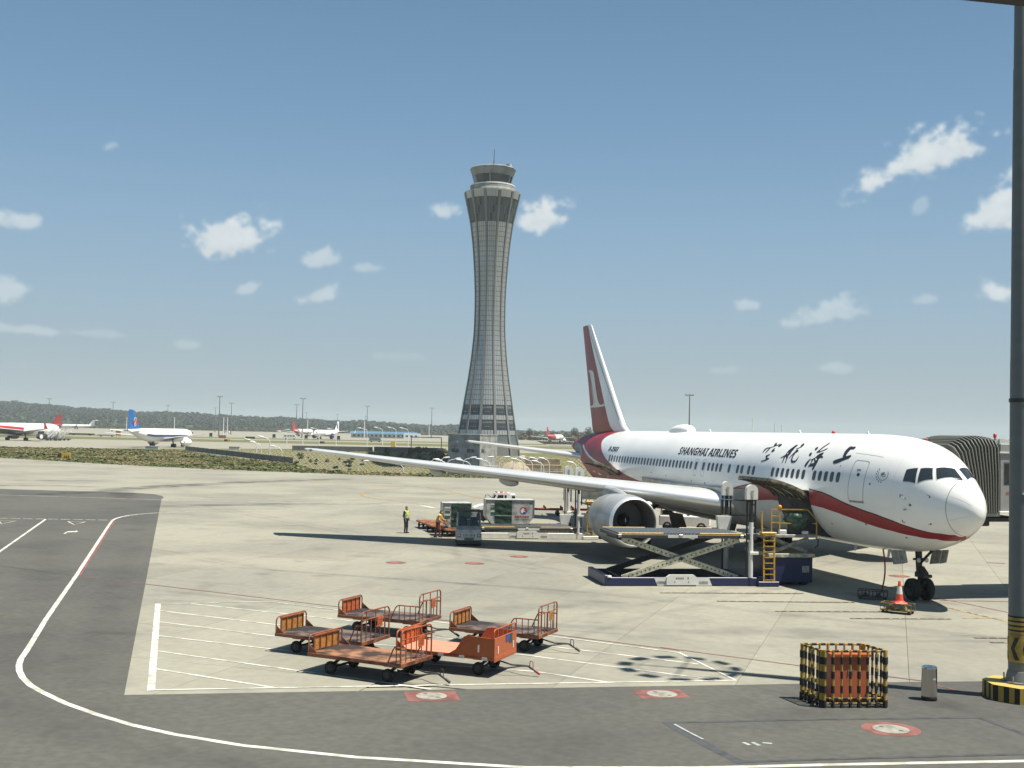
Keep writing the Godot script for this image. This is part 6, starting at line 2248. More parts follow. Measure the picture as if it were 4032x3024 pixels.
		flat_text("China Eastern", Transform3D(face, Vector3(0.3, 0.29, z)), 1.0, 0.11, s)
		part("green_lettering", s, mats.green_plate, c)

func dolly(called: String, label: String, at: Vector3, turn: float, m: Material, l: float, w: float, h: float, group: String, open := false) -> void:
	var c := thing(called, label, "dolly", at, turn, group)
	var s := Shape.new()
	for z: float in [-0.5, 0.0, 0.5]:
		s = Shape.new()
		s.box(Vector3(0, h - 0.06, z * (w - 0.1)), Vector3(l, 0.1, 0.1), Basis.IDENTITY, 0.01)
		part("beam", s, m, c)
	for x: float in [-0.5, 0.0, 0.5]:
		s = Shape.new()
		s.box(Vector3(x * (l - 0.1), h - 0.065, 0), Vector3(0.1, 0.09, w), Basis.IDENTITY, 0.01)
		part("cross_beam", s, m, c)
		if open:
			for z: float in [-0.5, 0.5]:
				s = Shape.new()
				s.box(Vector3(x * (l - 0.2), h + 0.09, z * (w - 0.1)), Vector3(0.14, 0.24, 0.08), Basis.IDENTITY, 0.01)
				part("corner_stop", s, m, c)
	if not open:
		s = Shape.new()
		s.box(Vector3(0, h - 0.0, 0), Vector3(l - 0.1, 0.03, w - 0.1))
		part("deck", s, mats.dolly_orange, c)
	for x: float in [-0.36, 0.36]:
		for z: float in [-1.0, 1.0]:
			wheel(c, Vector3(x * l, 0.17, z * (w * 0.5 - 0.16)), 0.17, 0.1, Vector3.BACK * z)
		s = Shape.new()
		s.rod(Vector3(x * l, 0.17, -w * 0.5 + 0.16), Vector3(x * l, 0.17, w * 0.5 - 0.16), 0.04, 0.04, 8)
		s.box(Vector3(x * l, 0.29, 0), Vector3(0.2, 0.2, w * 0.6))
		part("axle", s, mats.loader_dark, c)
	s = Shape.new()
	s.rod(Vector3(l * 0.5, 0.3, 0), Vector3(l * 0.5 + 0.8, 0.24, 0), 0.035, 0.035, 8)
	part("draw_bar", s, mats.loader_dark, c)

func build_vehicles() -> void:
	# grey tow tractor facing the terminal
	var c := thing("tow_tractor", "small grey tow tractor with slotted grille parked in the wing shadow", "tractor", Vector3(-2.36, 0, -69.2), deg_to_rad(4))
	# own axes: +z forward, the front bumper at z = 0
	var w := 1.5
	var s := Shape.new()
	s.slab(pairs([0, 0.28, 0, 0.72, 0.1, 0.94, 0.62, 1.12, 0.66, 1.14, 0.66, 0.28]), Transform3D(Basis(Vector3(0, 0, -1), Vector3.UP, Vector3(1, 0, 0)), Vector3(0, 0, -0.02)), w - 0.06)
	var hood := part("hood", s, mats.tractor_grey, c)
	s = Shape.new()
	s.box(Vector3(0, 0.55, -1.7), Vector3(w, 0.62, 2.1), Basis.IDENTITY, 0.04)
	part("body", s, mats.tractor_grey, c)
	s = Shape.new()
	s.box(Vector3(0, 0.6, -0.01), Vector3(w - 0.02, 0.34, 0.08), Basis.IDENTITY, 0.02)
	part("front_panel", s, mats.light_grey, c)
	for k in 8:
		s = Shape.new()
		s.box(Vector3(-0.33 + k * 0.088 + (0.04 if k > 3 else 0.0), 0.64, 0.032), Vector3(0.04, 0.17, 0.012), Basis(Vector3.BACK, 0.12))
		part("grille_slot", s, mats.ink, c)
	for x: float in [-0.58, 0.58]:
		s = Shape.new()
		s.box(Vector3(x, 0.63, 0.03), Vector3(0.22, 0.2, 0.03), Basis.IDENTITY, 0.02)
		var hl := part("headlight", s, mats.dark_metal, c)
		s = Shape.new()
		s.lathe([[0.0, 0.02], [0.07, 0.015], [0.08, 0.0]], Vector3(x, 0.63, 0.04), Vector3.BACK, 14)
		part("lens", s, mats.lamp_glass, hl)
	s = Shape.new()
	s.box(Vector3(0, 0.42, 0.05), Vector3(w, 0.16, 0.14), Basis.IDENTITY, 0.03)
	part("bumper", s, mats.light_grey, c)
	s = Shape.new()
	s.box(Vector3(0, 0.22, 0.0), Vector3(w - 0.04, 0.26, 0.2), Basis.IDENTITY, 0.03)
	part("lower_bumper", s, mats.dark_metal, c)
	s = Shape.new()
	s.box(Vector3(0, 0.43, 0.125), Vector3(0.56, 0.14, 0.015))
	part("number_plate", s, mats.green_plate, c)
	for x: float in [-0.7, 0.7]:
		s = Shape.new()
		s.bar(Vector3(x, 1.1, -0.66), Vector3(x * 0.95, 1.98, -0.85), 0.07, 0.06)
		part("windscreen_post", s, mats.tractor_grey, c)
		s = Shape.new()
		s.bar(Vector3(x, 0.8, -1.95), Vector3(x * 0.95, 1.98, -1.95), 0.07, 0.06)
		part("rear_post", s, mats.tractor_grey, c)
	var gm := StandardMaterial3D.new()
	gm.albedo_color = Color(0.12, 0.14, 0.14, 0.45)
	gm.transparency = BaseMaterial3D.TRANSPARENCY_ALPHA
	gm.roughness = 0.05
	s = Shape.new()
	s.box(Vector3(0, 1.52, -0.75), Vector3(1.34, 0.86, 0.012), Basis(Vector3.RIGHT, -0.21))
	part("windscreen", s, gm, c)
	s = Shape.new()
	s.box(Vector3(0, 2.0, -1.42), Vector3(w - 0.04, 0.09, 1.35), Basis.IDENTITY, 0.03)
	part("roof", s, mats.roof_brown, c)
	for x: float in [-0.34, 0.36]:
		s = Shape.new()
		s.box(Vector3(x, 0.95, -1.5), Vector3(0.5, 0.2, 0.5), Basis.IDENTITY, 0.05)
		s.box(Vector3(x, 1.3, -1.76), Vector3(0.48, 0.6, 0.14), Basis.IDENTITY, 0.05)
		part("seat", s, mats.black_paint, c)
	s = Shape.new()
	s.lathe([[0.18, -0.015], [0.2, 0.0], [0.18, 0.015], [0.165, 0.0], [0.18, -0.015]], Vector3(-0.34, 1.22, -1.02), Vector3(0, 0.8, 0.6), 18)
	s.rod(Vector3(-0.34, 1.2, -1.0), Vector3(-0.34, 1.05, -0.8), 0.03)
	part("steering_wheel", s, mats.black_paint, c)
	for x: float in [-0.86, 0.86]:
		s = Shape.new()
		s.box(Vector3(x, 1.55, -0.72), Vector3(0.14, 0.3, 0.06), Basis.IDENTITY, 0.02)
		s.rod(Vector3(x * 0.84, 1.75, -0.75), Vector3(x, 1.68, -0.72), 0.015, 0.015, 6)
		part("mirror", s, mats.black_paint, c)
	for x: float in [-0.64, 0.64]:
		for z: float in [-0.45, -2.1]:
			wheel(c, Vector3(x, 0.3, z), 0.3, 0.2, Vector3.RIGHT * signf(x))
	# white aircraft tug behind the containers, its nose to the left
	c = thing("aircraft_tug", "white aircraft tug with red roof lights behind the aluminium container", "tug", Vector3(-0.95, 0, -90.2), deg_to_rad(5))
	s = Shape.new()
	s.slab(pairs([-1.9, 0.35, 1.7, 0.35, 1.7, 1.1, 0.4, 1.12, -0.5, 1.2, -1.3, 1.15, -1.85, 0.95]), Transform3D.IDENTITY, 1.9)
	part("body", s, mats.clean_white, c)
	s = Shape.new()
	s.slab(pairs([-0.62, 1.18, 0.95, 1.18, 0.95, 2.1, -0.05, 2.12, -0.2, 2.05]), Transform3D.IDENTITY, 1.5)
	var cab := part("cab", s, mats.clean_white, c)
	s = Shape.new()
	s.slab(pairs([-0.28, 1.22, 0.42, 1.22, 0.42, 1.95, 0.0, 1.95]), Transform3D(Basis.IDENTITY, Vector3(0, 0, 0.752)), 0.012)
	part("side_window", s, mats.glass_dark, cab)
	s = Shape.new()
	s.slab(pairs([0.5, 1.3, 0.66, 1.3, 0.66, 1.95, 0.5, 1.95]), Transform3D(Basis.IDENTITY, Vector3(0, 0, 0.752)), 0.012)
	part("side_window", s, mats.glass_dark, cab)
	s = Shape.new()
	s.slab(pairs([-0.62, 1.3, -0.3, 1.94, -0.14, 1.97, -0.44, 1.3]), Transform3D(Basis.IDENTITY, Vector3(0, 0, 0.753)), 0.012)
	s.quad(Vector3(-0.605, 1.28, -0.66), Vector3(-0.605, 1.28, 0.66), Vector3(-0.255, 1.98, 0.66), Vector3(-0.255, 1.98, -0.66), Vector3(-0.85, 0.5, 0))
	part("windscreen", s, mats.glass_dark, cab)
	s = Shape.new()
	s.box(Vector3(1.15, 1.55, 0.1), Vector3(0.42, 0.95, 1.2), Basis.IDENTITY, 0.03)
	var rk := part("rear_rack", s, mats.clean_white, c)
	s = Shape.new()
	s.box(Vector3(1.2, 1.76, 0.702), Vector3(0.26, 0.26, 0.012))
	part("rack_window", s, mats.glass_dark, rk)
	s = Shape.new()
	s.rod(Vector3(1.22, 1.22, 0.74), Vector3(1.22, 1.48, 0.74), 0.06, 0.05, 10)
	part("fire_extinguisher", s, mats.beacon_red, rk)
	for q: Array in [[-0.12, 0.2], [0.28, 0.25], [0.62, 0.2]]:
		s = Shape.new()
		s.box(Vector3(q[0], 2.16, 0.3), Vector3(q[1], 0.08, 0.5), Basis.IDENTITY, 0.02)
		part("roof_light", s, mats.beacon_red if q[0] < 0.5 else mats.beacon_amber, c)
	s = Shape.new()
	s.tube([Vector3(-0.45, 1.7, 0.76), Vector3(-0.75, 1.95, 0.9), Vector3(-1.0, 1.94, 0.95), Vector3(-1.02, 1.6, 0.95)], 0.025, 6)
	part("mirror_arm", s, mats.ink, c)
	for x: float in [-1.2, 1.1]:
		for z: float in [-0.85, 0.85]:
			wheel(c, Vector3(x, 0.42, z), 0.42, 0.28, Vector3.BACK * signf(z))
	# containers and dollies
	container("aluminium cargo container with green curtain and round red and blue emblem, on the lowered loader", Vector3(-0.05, 0.76, -76.9), deg_to_rad(-7.5) * -1.0, 3.2, true, true)
	dolly("container_dolly", "low orange container dolly under the tarped container", Vector3(-3.4, 0, -75.9), deg_to_rad(-75), mats.dolly_orange, 2.2, 1.9, 0.5, "orange container dollies")
	container("dull aluminium cargo container with green curtain standing on an orange dolly", Vector3(-3.5, 0.53, -76.0), deg_to_rad(10), 1.85, false, false)
	dolly("container_dolly", "empty rust-orange container dolly next to the bending worker", Vector3(-4.55, 0, -78.6), deg_to_rad(-75), mats.dolly_orange, 2.2, 1.9, 0.5, "orange container dollies")
	dolly("container_dolly", "empty rust-orange container dolly at the far end of the dolly train", Vector3(-5.35, 0, -81.2), deg_to_rad(-75), mats.dolly_orange, 2.2, 1.9, 0.5, "orange container dollies")
	dolly("frame_dolly", "red open-frame dolly beyond the aluminium container", Vector3(2.9, 0, -96.3), deg_to_rad(2), mats.red_dolly, 3.0, 1.6, 0.56, "red open-frame dollies", true)
	dolly("frame_dolly", "red open-frame dolly beyond the lowered loader's columns", Vector3(6.6, 0, -96.7), deg_to_rad(2), mats.red_dolly, 3.0, 1.6, 0.56, "red open-frame dollies", true)
	# white service cart under the belly
	c = thing("service_cart", "white service cart with dark hoses under the aircraft belly", "service vehicle", Vector3(12.6, 0, -83.5), deg_to_rad(-12))
	s = Shape.new()
	s.box(Vector3(0, 0.75, 0), Vector3(3.6, 0.7, 1.6), Basis.IDENTITY, 0.05)
	part("body", s, mats.clean_white, c)
	s = Shape.new()
	s.box(Vector3(-1.2, 1.3, 0), Vector3(1.0, 0.5, 1.5), Basis.IDENTITY, 0.06)
	part("cab", s, mats.clean_white, c)
	s = Shape.new()
	s.box(Vector3(-1.2, 1.34, 0.752), Vector3(0.7, 0.32, 0.012))
	part("cab_window", s, mats.glass_dark, c)
	s = Shape.new()
	s.tube([Vector3(0.2, 1.1, 0.4), Vector3(0.5, 1.45, 0.5), Vector3(1.0, 1.4, 0.4), Vector3(1.3, 1.1, 0.5)], 0.1, 8)
	part("hose", s, mats.rubber, c)
	for x: float in [-1.2, 1.2]:
		for z: float in [-0.7, 0.7]:
			wheel(c, Vector3(x, 0.35, z), 0.35, 0.22, Vector3.BACK * signf(z))

# --- things near the stand ----------------------------------------------------------------------------------------------------
func banded(s: Shape, a: Vector3, b: Vector3, r: float, band: float, first_black: bool, seg := 10) -> void:
	var l := (b - a).length()
	var n := maxi(1, int(round(l / band)))
	for k in n:
		s.tint = Color(0.014, 0.014, 0.015) if (k % 2 == 0) == first_black else Color(0.34, 0.225, 0.036)
		var rr := r * (1.3 if (k % 2 == 0) == first_black else 1.0)
		s.rod(a.lerp(b, float(k) / n), a.lerp(b, float(k + 1) / n), rr, rr, seg)

func build_barrier() -> void:
	var c := thing("safety_barrier", "square of yellow and black striped railings round an orange cabinet", "barrier", Vector3(8.7, 0, -30.15))
	var o := Vector3(8.7, 0, -30.15)
	var feet := [Vector3(7.71, 0, -30.62) - o, Vector3(9.36, 0, -30.75) - o, Vector3(9.70, 0, -29.83) - o, Vector3(8.02, 0, -29.68) - o]
	var h := 1.46
	var names := ["back_panel", "side_panel", "front_panel", "side_panel"]
	for k in 4:
		var a: Vector3 = feet[k]
		var b: Vector3 = feet[(k + 1) % 4]
		var d := (b - a).normalized()
		a += d * 0.05
		b -= d * 0.05
		var holder := Node3D.new()
		holder.name = names[k]
		c.add_child(holder, true)
		var s := Shape.new()
		s.with_color = true
		banded(s, a + Vector3(0, h - 0.03, 0), b + Vector3(0, h - 0.03, 0), 0.026, 0.12, k % 2 == 0)
		part("top_rail", s, mats.coloured, holder)
		for y: float in [0.12, 0.24]:
			s = Shape.new()
			s.with_color = true
			banded(s, a + Vector3(0, y, 0), b + Vector3(0, y, 0), 0.026, 0.12, y > 0.2)
			part("bottom_rail", s, mats.coloured, holder)
		var n := 7 if k % 2 == 0 else 5
		for i in n + 1:
			s = Shape.new()
			s.with_color = true
			var p := a.lerp(b, (i + 0.0) / n)
			banded(s, p + Vector3(0, 0.02, 0), p + Vector3(0, h, 0), 0.046 if i == 0 or i == n else (0.036 if i % 3 == 0 else 0.027), 0.17, true)
			part("corner_post" if i == 0 or i == n else "baluster", s, mats.coloured, holder)
	c = thing("cabinet", "orange metal cabinet inside the striped yellow and black railings", "cabinet", Vector3(8.82, 0, -30.33), deg_to_rad(4))
	var s := Shape.new()
	s.box(Vector3(0, 0.66, 0), Vector3(1.0, 1.16, 0.52), Basis.IDENTITY, 0.015)
	part("housing", s, mats.cabinet, c)
	for x: float in [-0.25, 0.25]:
		s = Shape.new()
		s.box(Vector3(x, 0.63, 0.266), Vector3(0.46, 1.0, 0.02), Basis.IDENTITY, 0.008)
		var dr := part("door", s, mats.cabinet, c)
		s = Shape.new()
		s.box(Vector3(x * 0.2, 0.85, 0.285), Vector3(0.03, 0.1, 0.02))
		part("handle", s, mats.steel, dr)
	s = Shape.new()
	s.slab(pairs([-0.56, 1.24, 0.56, 1.24, 0.54, 1.3, -0.54, 1.3]), Transform3D.IDENTITY, 0.66)
	part("lid", s, mats.orange_paint, c)
	s = Shape.new()
	s.box(Vector3(0, 0.04, 0), Vector3(0.9, 0.08, 0.46))
	part("plinth", s, mats.black_paint, c)
	# steel bin
	c = thing("litter_bin", "polished steel cylinder litter bin on the asphalt near the striped base", "bin", Vector3(11.15, 0, -30.85))
	s = Shape.new()
	s.lathe([[0.185, 0.1], [0.2, 0.11], [0.2, 0.82], [0.205, 0.83], [0.205, 0.86], [0.19, 0.88], [0.15, 0.87], [0.13, 0.8], [0.0, 0.8]], Vector3.ZERO, Vector3.UP, 40)
	part("body", s, mats.chrome, c)
	s = Shape.new()
	s.lathe([[0.0, 0.0], [0.19, 0.0], [0.2, 0.02], [0.2, 0.09], [0.185, 0.1]], Vector3.ZERO, Vector3.UP, 30)
	part("foot", s, mats.black_paint, c)
	s = Shape.new()
	s.box(Vector3(0.06, 0.57, 0.192), Vector3(0.1, 0.03, 0.012))
	part("badge", s, mats.light_grey, c)
	# chock trolley with a traffic cone on it, and another trolley in the shade
	for q: Array in [[Vector3(15.4, 0, -46.1), -35.0, "low yellow wire chock trolley carrying a traffic cone", mats.trolley_olive], [Vector3(15.6, 0, -49.9), -20.0, "dark wire trolley standing in the aircraft's shade", mats.loader_dark]]:
		c = thing("chock_trolley", q[2], "trolley", q[0], deg_to_rad(q[1]))
		for y: float in [0.12, 0.38]:
			s = Shape.new()
			s.tube([Vector3(-0.6, y, -0.28), Vector3(0.6, y, -0.28), Vector3(0.6, y, 0.28), Vector3(-0.6, y, 0.28), Vector3(-0.6, y, -0.28)], 0.022, 6)
			part("frame_ring", s, q[3], c)
		for x in 9:
			for z: float in [-0.28, 0.28]:
				s = Shape.new()
				s.rod(Vector3(-0.6 + x * 0.15, 0.12, z), Vector3(-0.6 + x * 0.15, 0.38, z), 0.012, 0.012, 5)
				part("wire", s, q[3], c)
		s = Shape.new()
		s.box(Vector3(0, 0.13, 0), Vector3(1.16, 0.025, 0.52))
		part("tray", s, q[3], c)
		for x: float in [-0.5, 0.5]:
			for z: float in [-0.24, 0.24]:
				wheel(c, Vector3(x, 0.06, z), 0.06, 0.04, Vector3.BACK * signf(z))
		for x: float in [-0.3, 0.25]:
			s = Shape.new()
			s.slab(pairs([-0.15, 0, 0.15, 0, 0.0, 0.17]), Transform3D(Basis.IDENTITY, Vector3(x, 0.146, 0.05)), 0.3)
			part("wheel_chock", s, q[3], c)
	c = thing("traffic_cone", "orange traffic cone with pale collar on the yellow trolley by the nose wheels", "traffic cone", Vector3(15.44, 0.38, -46.02))
	s = Shape.new()
	s.box(Vector3(0, 0.03, 0), Vector3(0.5, 0.06, 0.5), Basis.IDENTITY, 0.02)
	s.lathe([[0.22, 0.06], [0.2, 0.1], [0.15, 0.12], [0.12, 0.38]], Vector3.ZERO, Vector3.UP, 24)
	part("cone_base", s, mats.cone_orange, c)
	s = Shape.new()
	s.lathe([[0.12, 0.38], [0.078, 0.68]], Vector3.ZERO, Vector3.UP, 24)
	part("reflective_collar", s, mats.cone_white, c)
	s = Shape.new()
	s.lathe([[0.078, 0.68], [0.045, 0.88], [0.0, 0.89]], Vector3.ZERO, Vector3.UP, 24)
	part("cone_tip", s, mats.cone_orange, c)

func mast_radius(y: float) -> float:
	return 0.288 - (y - 0.7) * 0.0036

func build_mast() -> void:
	var c := thing("light_mast", "thick grey floodlight mast on a yellow and black striped concrete base", "light mast", Vector3(13.72, 0, -31.3))
	var s := Shape.new()
	s.with_color = true
	var r := 0.92
	for k in 8:
		var a := TAU * (k + 0.5) / 8.0
		var b := TAU * (k + 1.5) / 8.0
		var p := Vector3(cos(a) * r, 0, sin(a) * r)
		var q := Vector3(cos(b) * r, 0, sin(b) * r)
		for j in 5:
			s.tint = Color(0.014, 0.014, 0.015) if (j + k) % 2 == 0 else Color(0.34, 0.225, 0.036)
			var m := (p + q).normalized()
			var u := p.lerp(q, j / 5.0)
			var v := p.lerp(q, (j + 1) / 5.0)
			s.quad(u, v, v + Vector3(0, 0.42, 0), u + Vector3(0, 0.42, 0), m)
		s.tint = Color(0.42, 0.3, 0.08)
		s.tri(Vector3(0, 0.42, 0), p + Vector3(0, 0.42, 0), q + Vector3(0, 0.42, 0), Vector3.UP)
	part("base", s, mats.coloured, c)
	s = Shape.new()
	s.lathe([[0.46, 0.42], [0.46, 0.46], [0.36, 0.47], [0.3, 0.72], [0.29, 0.74]], Vector3.ZERO, Vector3.UP, 12, false)
	part("flange", s, mats.mast_grey, c)
	for k in 8:
		s = Shape.new()
		s.rod(Vector3(cos(TAU * k / 8) * 0.41, 0.44, sin(TAU * k / 8) * 0.41), Vector3(cos(TAU * k / 8) * 0.41, 0.62, sin(TAU * k / 8) * 0.41), 0.02, 0.02, 6)
		part("anchor_bolt", s, mats.steel, c)
	s = Shape.new()
	s.lathe([[0.285, 0.7], [0.255, 9.0], [0.25, 9.0], [0.2, 17.0], [0.19, 17.0], [0.13, 24.6], [0.0, 24.6]], Vector3.ZERO, Vector3.UP, 12, false)
	part("pole", s, mats.mast_grey, c)
	# painted bands and chevrons round the foot
	for q: Array in [[0.98, 1.7, true], [1.72, 1.79, false], [1.84, 1.91, false], [1.96, 2.03, false], [2.08, 2.15, false]]:
		s = Shape.new()
		s.lathe([[mast_radius(q[0]) + 0.006, q[0]], [mast_radius(q[1]) + 0.006, q[1]]], Vector3.ZERO, Vector3.UP, 24)
		part("yellow_band", s, mats.stripe_yellow, c)
		if not q[2]:
			s = Shape.new()
			s.lathe([[mast_radius(q[1]) + 0.006, q[1]], [mast_radius(q[1] + 0.05) + 0.006, q[1] + 0.05]], Vector3.ZERO, Vector3.UP, 24)
			part("black_band", s, mats.black_paint, c)
	for k in 4:
		s = Shape.new()
		for e: float in [-1.0, 1.0]:
			for i in 6:
				var y0 := 1.34 + e * 0.3 * i / 6.0
				var y1 := 1.34 + e * 0.3 * (i + 1) / 6.0
				var a0 := 1.72 + k * 1.05 - 0.42 * i / 6.0
				var a1 := 1.72 + k * 1.05 - 0.42 * (i + 1) / 6.0
				var p := []
				for g: Array in [[a0, y0], [a0 - 0.36, y0], [a1 - 0.36, y1], [a1, y1]]:
					p.append(Vector3(cos(g[0]) * (mast_radius(g[1]) + 0.012), g[1], sin(g[0]) * (mast_radius(g[1]) + 0.012)))
				s.quad(p[0], p[1], p[2], p[3], Vector3(cos(a0), 0, sin(a0)))
		part("chevron", s, mats.black_paint, c)
	s = Shape.new()
	s.box(Vector3(0.03, 5.45, 0.27), Vector3(0.16, 0.05, 0.06))
	part("bracket", s, mats.light_grey, c)
	s = Shape.new()
	s.lathe([[0.285, 7.9], [0.285, 8.0]], Vector3.ZERO, Vector3.UP, 16)
	part("joint_ring", s, mats.dark_metal, c)
	lamp_ring(c, 24.3, 1.5, 11, mats.mast_grey, 0.58)

func lamp_ring(c: Node3D, y: float, r: float, n: int, m: Material, size: float) -> void:
	var s := Shape.new()
	var ring := []
	for k in n * 2 + 1:
		ring.append(Vector3(cos(TAU * k / (n * 2)) * r * 0.86, y, sin(TAU * k / (n * 2)) * r * 0.86))
	s.tube(ring, 0.02, 6)
	for k in 4:
		s.rod(Vector3(0, y, 0), Vector3(cos(TAU * k / 4 + 0.3) * r * 0.86, y, sin(TAU * k / 4 + 0.3) * r * 0.86), 0.035, 0.035, 6)
	part("lamp_ring", s, m, c)
	for k in n:
		var a := TAU * k / n
		var d := Vector3(cos(a), 0, sin(a))
		s = Shape.new()
		var z := (d * 0.8 + Vector3(0, -0.6, 0)).normalized()
		var x := Vector3.UP.cross(d).normalized()
		s.box(d * (r + 0.12) + Vector3(0, y + 0.16, 0), Vector3(size, size * 0.75, size * 0.35), Basis(x, z.cross(x), z), 0.04)
		var l := part("floodlight", s, m, c)
		s = Shape.new()
		s.box(d * (r + 0.12) + Vector3(0, y + 0.16, 0) + z * (size * 0.18), Vector3(size * 0.86, size * 0.62, 0.02), Basis(x, z.cross(x), z))
		part("lens", s, mats.lamp_glass, l)

# --- boarding bridge ------------------------------------------------------------------------------------------------------------
func build_bridge() -> void:
	# own axes: x away from the aircraft (along its left wing), z towards its nose
	var c := thing("boarding_bridge", "grey boarding bridge with pleated dark canopy at the aircraft's front door", "boarding bridge", Vector3(19.62, 0, -51.6), deg_to_rad(14.26))
	var n := 13
	var s := Shape.new()
	var frames := []
	for i in n * 2 + 1:
		var u := i / float(n * 2)
		var bulge := 0.1 if i % 2 == 1 else 0.0
		# from the hull side, leaning with it, to the upright cab face
		var x_low := lerpf(-0.45, 1.15, u)
		var x_top := lerpf(-1.2, 1.15, u)
		var z1 := lerpf(1.75, 1.55, u) + bulge
		var z0 := -1.75
		var y1 := lerpf(6.55, 6.88, u) + 0.22 * sin(PI * u) + bulge * 0.6
		var y0 := 3.78
		var line := [Vector3(x_low, y0, z1), Vector3(lerpf(x_low, x_top, 0.45), lerpf(y0, y1, 0.5), z1 + 0.04), Vector3(lerpf(x_low, x_top, 0.85), y1 - 0.42, z1), Vector3(x_top, y1 - 0.12, z1 - 0.2), Vector3(x_top - 0.03, y1, z1 - 0.55), Vector3(x_top - 0.03, y1, z0 + 0.5), Vector3(x_top, y1 - 0.15, z0 + 0.15), Vector3(lerpf(x_low, x_top, 0.5), lerpf(y0, y1, 0.5), z0), Vector3(x_low, y0, z0)]
		frames.append(line)
	for i in n * 2:
		for j in 8:
			var p := [frames[i][j], frames[i][j + 1], frames[i + 1][j + 1], frames[i + 1][j]]
			var m := ((p[2] - p[0]) as Vector3).cross(p[3] - p[1]).normalized()
			if m.dot(p[0] - Vector3(0.3, 5.2, -0.1)) < 0.0:
				m = -m
			s.quad(p[0], p[1], p[2], p[3], m)
	part("canopy", s, mats.bellows, c)
	for i in n:
		s = Shape.new()
		var pts := []
		for j in 9:
			var p: Vector3 = frames[i * 2 + 1][j]
			pts.append(p + (p - Vector3(p.x, 5.2, -0.1)).normalized() * 0.03)
		s.tube(pts, 0.035, 6)
		part("canopy_hoop", s, mats.bellows_edge, c)
	s = Shape.new()
	s.box(Vector3(0.4, 3.68, -0.1), Vector3(1.7, 0.16, 3.4), Basis.IDENTITY, 0.02)
	part("canopy_floor", s, mats.bridge_grey, c)
	s = Shape.new()
	s.box(Vector3(1.0, 3.45, 0.6), Vector3(3.0, 0.22, 1.2), Basis.IDENTITY, 0.04)
	s.box(Vector3(0.8, 3.3, 1.0), Vector3(0.5, 0.3, 0.4), Basis.IDENTITY, 0.05)
	part("under_beam", s, mats.black_paint, c)
	# cab
	s = Shape.new()
	s.box(Vector3(3.05, 5.25, -0.1), Vector3(3.7, 3.0, 3.5), Basis.IDENTITY, 0.03)
	var cab := part("cab", s, mats.bridge_grey, c)
	s = Shape.new()
	s.box(Vector3(3.05, 6.36, -0.1), Vector3(3.8, 0.07, 3.62), Basis.IDENTITY, 0.01)
	part("cab_moulding", s, mats.light_grey, cab)
	s = Shape.new()
	s.box(Vector3(3.05, 3.79, -0.1), Vector3(3.8, 0.08, 3.64), Basis.IDENTITY, 0.01)
	part("cab_sill", s, mats.lamp_white, cab)
	s = Shape.new()
	s.box(Vector3(1.66, 5.46, 1.658), Vector3(0.46, 0.86, 0.03), Basis.IDENTITY, 0.02)
	var win := part("cab_window", s, mats.glass_dark, cab)
	s = Shape.new()
	s.box(Vector3(1.66, 5.46, 1.65), Vector3(0.56, 0.98, 0.012))
	part("window_frame", s, mats.bellows, win)
	s = Shape.new()
	s.box(Vector3(1.7, 4.62, 1.655), Vector3(0.4, 0.11, 0.012))
	part("warning_label", s, mats.brick_red, cab)
	s = Shape.new()
	s.slab(pairs([1.25, 6.95, 1.5, 6.95, 2.3, 6.74, 1.25, 6.74]), Transform3D(Basis.IDENTITY, Vector3(0, 0, 1.5)), 0.1)
	part("roof_edge", s, mats.light_grey, cab)
	s = Shape.new()
	s.box(Vector3(8.0, 5.2, -0.8), Vector3(6.2, 2.7, 2.6), Basis.IDENTITY, 0.03)
	part("tunnel", s, mats.bridge_grey, c)
	s = Shape.new()
	s.rod(Vector3(1.2, 6.74, 1.3), Vector3(1.2, 7.0, 1.3), 0.03, 0.03, 12)
	s.lathe([[0.07, 0.0], [0.07, 0.14], [0.05, 0.18], [0.0, 0.19]], Vector3(1.2, 7.0, 1.3), Vector3.UP, 14)
	part("beacon", s, mats.beacon_red, c)
	s = Shape.new()
	s.lathe([[0.06, 0.0], [0.06, 0.12], [0.04, 0.16], [0.0, 0.17]], Vector3(-0.9, 6.75, -0.6), Vector3.UP, 14)
	part("beacon", s, mats.beacon_red, c)
	# drive column
	for z: float in [-1.5, 0.3]:
		s = Shape.new()
		s.bar(Vector3(9.0, 0.6, z), Vector3(9.0, 5.2, z), 0.4, 0.4)
		part("drive_leg", s, mats.bridge_grey, c)
		wheel(c, Vector3(9.0, 0.5, z + 0.5), 0.5, 0.35, Vector3.BACK)
	s = Shape.new()
	s.box(Vector3(9.0, 0.7, -0.6), Vector3(0.8, 0.4, 2.6), Basis.IDENTITY, 0.03)
	part("drive_bogie", s, mats.bridge_grey, c)

func build_terminal_edge() -> void:
	# the dark transom of the terminal's glass front, of which the photograph shows a corner
	var c := thing("terminal_facade", "dark metal transom of the terminal's glass front above the apron", "window frame", Vector3(4.5, 0, -5.0))
	var a := gp(3820.0, 0.0, 9.0)
	var b := gp(4032.0, 22.0, 9.0)
	var d := (b - a).normalized()
	var s := Shape.new()
	var off := Vector3(4.5, 0, -5.0)
	s.bar(a - d * 9.0 + Vector3(0, 0.15, 0.06) - off, b + d * 4.0 + Vector3(0, 0.15, 0.06) - off, 0.14, 0.3)
	part("transom", s, mats.black_paint, c)
	for p: Vector3 in [a - d * 8.6, b + d * 3.6]:
		s = Shape.new()
		s.bar(Vector3(p.x, 0, p.z + 0.06) - off, Vector3(p.x, 9.25, p.z + 0.06) - off, 0.13, 0.13)
		part("mullion", s, mats.black_paint, c)

